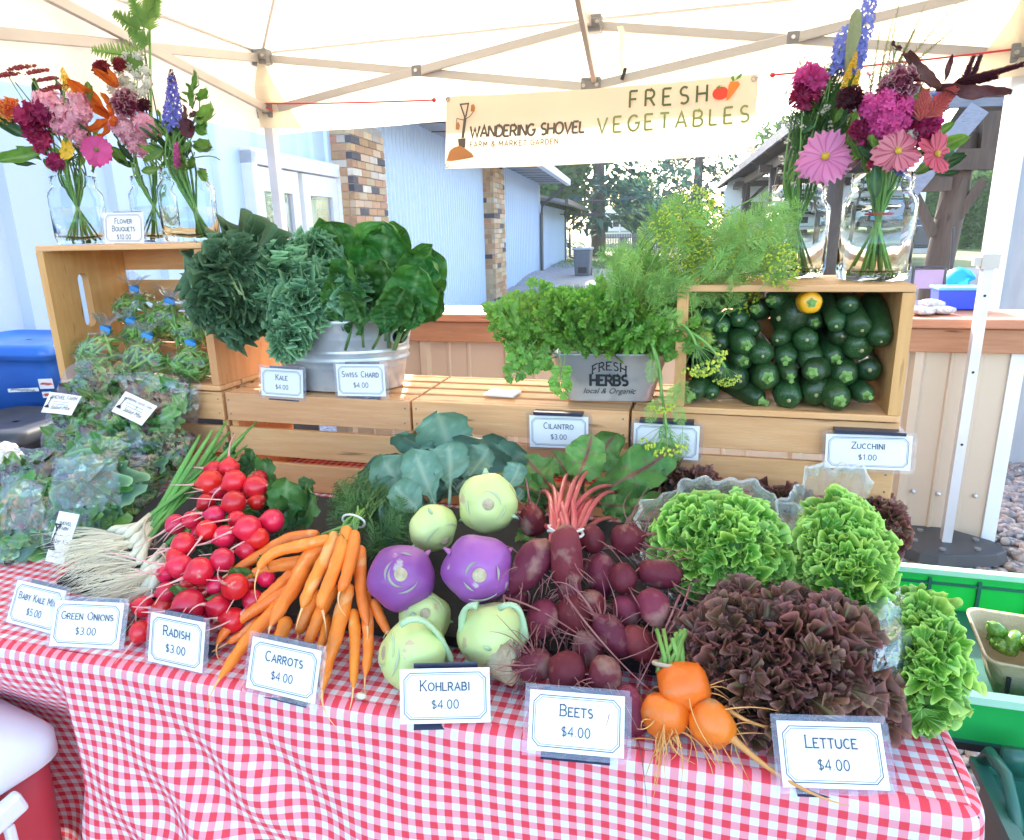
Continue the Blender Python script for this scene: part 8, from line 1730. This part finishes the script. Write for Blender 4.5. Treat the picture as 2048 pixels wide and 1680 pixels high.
mb = MB(); mb.bar(eA+Vector((0, 0, .05)), eB+Vector((0, 0, .05)), .05, .17); build(mb, 'fascia', M['timber_grey'], rf_)
mb = MB(); mb.bar(eB+Vector((0, 0, .05))-ed*-.04, R0+Vector((0, 0, .05))-ed*-.04, .05, .18); mb.bar(R0+Vector((0, 0, .05))+ed*.04, eC+Vector((0, 0, .05))+ed*.04, .05, .18); build(mb, 'barge_board', M['timber_grey'], rf_)
Lr = (eB-eA).length; nraf = 9
for i in range(nraf):
    for sgn in (0, 1):
        p = eA.lerp(eB, (i+.5)/nraf) if not sgn else eD.lerp(eC, (i+.5)/nraf); q = R1_.lerp(R0, (i+.5)/nraf); mb = MB(); mb.bar(p-Vector((0, 0, .06)), q-Vector((0, 0, .06)), .05, .12); build(mb, 'rafter', M['timber'], rf_)
zb = ZR-.30; nP_ = 4
posts = []
for i in range(nP_):
    for sgn, o in ((0, .45), (1, 4.15)):
        p = eA.lerp(eB, .06+.86*i/(nP_-1)); p = p+rt*o; posts.append((p, sgn, i)); mb = MB(); rr = .13; mb.tube([(p.x, p.y, GZ), (p.x+.01, p.y, 0), (p.x, p.y, zb)], [rr*1.1, rr, rr*.95], 10); build(mb, 'post', M['timber'], pv, True)
for o in (.45, 4.15):
    p = eA+rt*o; q = eB+rt*o; mb = MB(); mb.bar((p.x, p.y, zb+.10), (q.x, q.y, zb+.10), .16, .20); build(mb, 'beam', M['timber'], pv)
for i in range(nP_):
    p = eA.lerp(eB, .06+.86*i/(nP_-1)); a = p+rt*.1; b_ = p+rt*4.5; mb = MB(); mb.bar((a.x, a.y, zb+.0), (b_.x, b_.y, zb+.0), .14, .16); mid = p+rt*2.3; mb2 = MB(); mb2.bar((mid.x, mid.y, zb+.09), (mid.x, mid.y, zb+1.15), .12, .12, (0, 1, 0)); build(mb, 'tie_beam', M['timber'], pv); build(mb2, 'king_post', M['timber'], pv)
for (p, sgn, i) in posts:
    for dd in (ed, -ed, rt*(1 if not sgn else -1)):
        mb = MB(); a = Vector((p.x, p.y, zb-.62)); q = Vector((p.x, p.y, zb))+dd*.62; mb.bar(a, q, .07, .09); build(mb, 'brace', M['timber'], pv)
M['grey_lt'] = wood('lit_plank', (.16, .19, .25), (.22, .25, .31))  # pale blue-grey imitates light falling on one rafter
# the big near post with its braces (it is the one close to the ledge)
P0 = at(1885, 500, y=5.2); np_ = P0
mb = MB(); mb.tube([(np_.x-.05, 5.2, GZ), (np_.x-.03, 5.2, 0), (np_.x+.03, 5.2, .75), (np_.x+.05, 5.2, 1.2)], [.115, .105, .10, .095], 12); build(mb, 'post', M['timber'], pv, True)
for (a, b_) in (((1868, 470), (1822, 378)), ((1908, 445), (1968, 360)), ((1880, 440), (1918, 350))):
    mb = MB(); mb.bar(at(*a, y=5.16), at(*b_, y=5.12), .05, .07); build(mb, 'brace', M['timber'], pv)
for (a, b_, w, h, m_) in (((1815, 372), (1900, 368), .10, .10, 'timber'), ((1850, 322), (2060, 316), .12, .15, 'timber'), ((1690, 205), (2110, 192), .06, .12, 'timber_grey'), ((1770, 440), (1960, 215), .04, .14, 'grey_lt')):
    mb = MB(); mb.bar(at(*a, y=5.1), at(*b_, y=5.1 if m_ != 'grey_lt' else 4.95), w, h); build(mb, 'beam', M[m_], pv)
mb = MB(); mb.bar(at(1975, 305, y=5.14), at(1985, 225, y=5.14), .14, .14, (0, 1, 0)); build(mb, 'king_post', M['timber'], pv)
q = [at(1830, 350, y=5.3), at(2140, 352, y=5.3), at(2140, 205, y=5.3), at(1925, 205, y=5.3)]; q2 = [v+Vector((0, 2.5, 0)) for v in q]
mb = MB(); mb.add([q[3], q[2], q2[2], q2[3]], [(0, 1, 2, 3)]); mb.add([q[0], q[3], q2[3], q2[0]], [(0, 1, 2, 3)]); mb.add(q2, [(0, 1, 2, 3)]); build(mb, 'roof_deck', M['timber'], pv)
# ================================================================== trash can
tc0 = at(1166, 551, z=GZ); s = depth(tc0)/F; w = 34*s; h = 50*s
bn_ = thing('wheelie_bin', 'dark grey wheelie bin with a pale lid standing by the building', 'bin', tc0); M['bin'] = mat('bin_grey', (.10, .12, .15), (.12, .14, .17), rough=.5); M['binlid'] = mat('bin_lid', (.36, .40, .44), rough=.5)
mb = MB(); mb.box(tc0+Vector((0, 0, h/2)), (w*.84, w*.84, h), None, w*.08, w*.08); build(mb, 'body', M['bin'], bn_, bevel=.03)
mb = MB(); mb.box(tc0+Vector((0, 0, h+.03)), (w*1.12, w*1.12, .06)); mb.box(tc0+Vector((0, w*.5, h+.06)), (w*.9, .06, .05)); build(mb, 'lid', M['binlid'], bn_, bevel=.02)
for sx in (-1, 1): mb = MB(); mb.tube([tc0+Vector((sx*w*.42, w*.4, .1)), tc0+Vector((sx*w*.47, w*.4, .1))], .1, 12); build(mb, 'wheel', M['plastic_dk'], bn_)
mb = MB(); mb.box(tc0+Vector((.02, -w*.445, .16)), (w*.5, .03, .16)); build(mb, 'marking', M['inkb'], bn_)
# ================================================================== trees, hedge, camper, fence, pickup
G['bark'] = mat('tree_bark', (.10, .085, .085), (.16, .14, .13), scale=6, rough=.9, bump=1, stretch=(1, 1, .2))
G['conifer'] = mat('spruce_foliage', (.04, .11, .08), (.07, .16, .11), scale=1.2, rough=.8, var=.1, trans=.4)
G['decid'] = mat('tree_foliage', (.06, .14, .03), (.12, .22, .05), scale=1.5, rough=.8, var=.1, trans=.3)
G['decid2'] = mat('yellow_green_foliage', (.20, .30, .06), (.32, .38, .10), scale=1.5, rough=.8, var=.1, trans=.4)
def conifer(base, H, Rb, z0, label, seed, n=34, m='conifer', tr=.35, dens=26):
    r = random.Random(seed); b = Vector(base); t = thing('conifer_tree', label, 'tree', b, 'tall spruces beyond the building')
    mb = MB(); mb.tube([b, b+Vector((0, 0, H*.5)), b+Vector((0, 0, H))], [tr, tr*.6, .03], 10); build(mb, 'trunk', G['bark'], t, True); mb = MB()
    for i in range(n):
        u = i/(n-1); z = z0+(H-z0)*u; R_ = Rb*(1-u)**.7*(1+.25*r.uniform(-1, 1))+.25
        for k in range(8 if u < .8 else 5):
            a = r.uniform(0, 6.28); d = Vector((math.cos(a), math.sin(a), -.12-.2*r.random())); c = b+Vector((0, 0, z)); e = c+d*R_
            w = d.cross(Vector((0, 0, 1))).normalized()
            for j in range(dens):
                v = r.uniform(.12, 1)**.8; p = c.lerp(e, v)+w*r.uniform(-.5, .5)*R_*.28*(1.2-v)+Vector((0, 0, r.uniform(-.35, .1))); s = r.uniform(.22, .5); q = (d*r.uniform(.3, 1)+w*r.uniform(-1, 1)+Vector((0, 0, r.uniform(-.7, .1)))).normalized(); x = q.cross(Vector((r.uniform(-.4, .4), .2, 1))).normalized()*s*.30
                mb.add([p-x, p+x, p+q*s+x*.3, p+q*s-x*.3], [(0, 1, 2, 3)])
    build(mb, 'crown', G[m], t); return t
def broadleaf(base, H, R_, label, seed, n=5000, m='decid', z0=.35, s0=.13, tr=.14, nm='broadleaf_tree', cat='tree', grp=None, blobs=9):
    r = random.Random(seed); b = Vector(base); t = thing(nm, label, cat, b, grp); mb = MB(); mb.tube([b, b+Vector((.05, 0, H*.4)), b+Vector((0, 0, H*.75))], [tr, tr*.7, tr*.3], 8)
    bl_ = []
    for k in range(blobs): a = r.uniform(0, 6.28); q = r.uniform(.1, .62); bl_.append((b+Vector((R_*q*math.cos(a), R_*q*math.sin(a), H*r.uniform(z0+.12, .86))), R_*r.uniform(.35, .55)))
    for c, _ in bl_[:5]: mb.tube([b+Vector((0, 0, H*.35)), c], [tr*.4, tr*.1], 5)
    build(mb, 'trunk', G['bark'], t, True); mb = MB()
    for i in range(n):
        c, q = bl_[i % blobs]; d = Vector((r.gauss(0, 1), r.gauss(0, 1), r.gauss(0, 1))).normalized(); p = c+d*q*r.uniform(.55, 1.08); x = rv(1).normalized(); y = x.cross(d+rv(.5)).normalized(); s = s0*r.uniform(.6, 1.3); mb.add([p-x*s, p+y*s*.6, p+x*s, p-y*s*.6], [(0, 1, 2, 3)])
    build(mb, 'crown', G[m], t); return t
random.seed(2)
conifer(g(1196, 512), 15, 4.1, 2.0, 'tall dark spruce with a bare lower trunk right of the annex', 31, 40, tr=.34)
conifer(g(1385, 498)+Vector((0, 6, 0)), 17, 3.6, 1.5, 'second tall spruce rising behind the dill', 32, 40)
conifer(g(1130, 500)+Vector((-2.5, 0, 0)), 14, 3.4, 1.0, 'spruce partly hidden behind the annex roof', 33, 30)
broadleaf(g(1168, 520)+Vector((-.9, 0, 0)), 4.6, 2.0, 'bushy broadleaf tree beside the annex corner', 34, 6000)
broadleaf(g(1268, 497), 4.4, 1.7, 'small round tree behind the camper trailer', 35, 4000, z0=.2)
broadleaf(g(1283, 501), 2.2, .75, 'yellow green shrub in front of the far fence', 36, 2200, 'decid2', z0=.1, s0=.09, tr=.05, nm='shrub', cat='shrub')
broadleaf(g(1310, 500)+Vector((0, 3, 0)), 3.2, 1.6, 'low dark tree at the end of the far fence', 37, 3000, z0=.15)
broadleaf(g(1700, 500)+Vector((0, 16, 0)), 9, 4.2, 'leafy tree far behind the pavilion posts', 38, 5000, s0=.22)
broadleaf(g(1985, 494)+Vector((3, 12, 0)), 10, 5.0, 'large tree mass behind the clipped hedge', 39, 9000, s0=.24)
broadleaf(g(1930, 494)+Vector((-2, 10, 0)), 8, 3.6, 'smaller tree left of the large mass behind the hedge', 40, 5000, s0=.22)
# hedge
ha = g(1828, 497); hb_ = g(2060, 500); hg = MB(); r = random.Random(4); Hh = 3.1
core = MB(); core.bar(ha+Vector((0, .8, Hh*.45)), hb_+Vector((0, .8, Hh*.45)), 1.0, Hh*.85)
hd2 = thing('hedge', 'tall clipped green hedge behind the pavilion', 'hedge', (ha+hb_)/2)
for i in range(15000):
    u = r.random(); z = Hh*r.random()**.8; p = ha.lerp(hb_, u)+Vector((0, r.uniform(0, 1.5) if z > Hh*.85 else r.uniform(-.05, .35), z+.15*math.sin(u*40))); x = rv(1).normalized(); y = x.cross(rv(1)).normalized(); s = .14*r.uniform(.6, 1.4); hg.add([p-x*s, p+y*s*.6, p+x*s, p-y*s*.6], [(0, 1, 2, 3)])
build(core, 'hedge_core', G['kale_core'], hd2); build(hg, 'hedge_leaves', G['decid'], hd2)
# camper trailer and far fence
def camper(p, L, H, label, yaw=0., grp=None):
    t = thing('camper_trailer', label, 'camper', p, grp); R = Matrix.Rotation(yaw, 3, 'Z'); p = Vector(p); V = lambda x, y, z: p+R @ Vector((x, y, z))
    mb = MB(); pr = [(-L/2, .5), (L/2, .5), (L/2, H*.8), (L/2-.5, H), (-L/2+.2, H), (-L/2, H*.85)]; n = len(pr); mb.add([V(x, 0, z) for x, z in pr]+[V(x, 2.3, z) for x, z in pr], [tuple(range(n)), tuple(range(2*n-1, n-1, -1))]+[(i, n+i, n+(i+1) % n, (i+1) % n) for i in range(n)]); build(mb, 'body', M['white'], t)
    for x, w, h in ((-L*.33, .5, .5), (-L*.12, 1.1, .8), (L*.3, .6, .5)): mb = MB(); mb.box(V(x, -.02, H*.62), (w, .05, h), R); o = build(mb, 'window', M['inkb'], t); 
    mb = MB(); mb.box(V(L*.12, -.03, H*.42), (.7, .04, H*.7), R); build(mb, 'door', M['cool_white'], t)
    mb = MB(); mb.box(V(0, -.03, H*.34), (L*.95, .03, .12), R); build(mb, 'stripe', M['steel'], t)
    for x in (-.5, .5): mb = MB(); mb.tube([V(x, .05, .35), V(x, .3, .35)], .35, 14); build(mb, 'wheel', M['plastic_dk'], t)
camper(g(1240, 492)+Vector((0, 6, 0)), 6.2, 2.7, 'white camper trailer with dark windows beyond the far fence', .05)
camper(g(1600, 520)+Vector((.5, 0, 0)), 6.5, 2.9, 'white camper trailer parked behind the pavilion posts', -.05)
fa, fb = g(1198, 501), g(1345, 501); fc = thing('picket_fence', 'grey picket fence along the far side of the lawn', 'fence', (fa+fb)/2); M['fence'] = mat('fence_grey', (.16, .16, .18), (.2, .2, .22), rough=.8)
nf = 44
for i in range(nf): p = fa.lerp(fb, i/(nf-1)); mb = MB(); mb.box(p+Vector((0, 0, .45)), (.07, .03, .9)); build(mb, 'picket', M['fence'], fc)
for z in (.2, .7): mb = MB(); mb.bar(fa+Vector((0, .04, z)), fb+Vector((0, .04, z)), .04, .06); build(mb, 'rail', M['fence'], fc)
p = g(1239, 500); mb = MB(); mb.tube([p, p+Vector((0, 0, 1.7))], .05, 8); solo(mb, 'marker_post', M['siding_w'], 'thin white post standing in front of the far fence', 'post')
# utility wire
for dz, nm_ in ((0, 'upper overhead wire sagging in front of the tall spruce'), (-.5, 'lower overhead wire sagging in front of the tall spruce')):
    a = at(1100, 400, y=26)+Vector((0, 0, dz)); b_ = at(1420, 372, y=26)+Vector((0, 0, dz)); mb = MB(); mb.tube(bez(a, (a+b_)/2-Vector((0, 0, .4)), b_, 12), .02, 5, cap=False); solo(mb, 'overhead_wire', M['gutter'], nm_, 'wire')
# pickup truck
pk = g(1812, 540); ps = depth(pk)/F; tk = thing('pickup_truck', 'dark grey pickup truck parked behind the jars, tailgate towards the stall', 'pickup truck', pk); M['truck'] = mat('truck_paint', (.045, .055, .075), (.05, .06, .08), rough=.25, coat=.6)
wT, hT = 1.95, .95; V = lambda x, y, z: pk+Vector((x, y, z))
mb = MB(); mb.box(V(0, 1.2, .85), (wT, 2.6, .62)); mb.box(V(0, 4.6, .85), (wT, 1.8, .55)); build(mb, 'body', M['truck'], tk, bevel=.06)
mb = MB(); mb.box(V(0, 3.0, 1.45), (wT*.94, 1.7, .66), None, -.12, -.2); build(mb, 'cab', M['truck'], tk, bevel=.05)
mb = MB(); mb.box(V(0, 2.10, 1.50), (1.4, .03, .38)); build(mb, 'rear_window', M['aqua'], tk)
mb = MB(); mb.box(V(0, -.14, .88), (1.55, .04, .48)); tg_ = build(mb, 'tailgate', M['truck'], tk, bevel=.02); mb = MB(); mb.box(V(0, -.17, 1.02), (.25, .02, .06)); build(mb, 'handle', M['inkb'], tg_)
for sx in (-1, 1): mb = MB(); mb.box(V(sx*.88, -.13, .92), (.14, .05, .38)); build(mb, 'tail_light', M['tomato_ink'], tk)
mb = MB(); mb.box(V(0, -.2, .5), (1.8, .12, .16)); build(mb, 'bumper', M['steel'], tk, bevel=.02)
for sx in (-1, 1):
    for y in (.7, 4.4): mb = MB(); mb.tube([V(sx*.75, y, .38), V(sx*.98, y, .38)], .38, 18); build(mb, 'wheel', M['plastic_dk'], tk)

# ================================================================== haze box added to imitate lens veiling glare
hz = MB(); hz.box((0, 70, 7.5), (190, 150, 18.5)); hm = bpy.data.materials.new('veil_haze'); hm.use_nodes = True; hn = hm.node_tree.nodes; hn.remove(hn['Principled BSDF'])
pv_ = hn.new('ShaderNodeVolumePrincipled'); pv_.inputs['Color'].default_value = (.86, .93, 1, 1); pv_.inputs['Density'].default_value = .0012; pv_.inputs['Anisotropy'].default_value = .2
hm.node_tree.links.new(pv_.outputs[0], hn['Material Output'].inputs['Volume'])
tag(build(hz, 'haze', hm), kind='stuff')
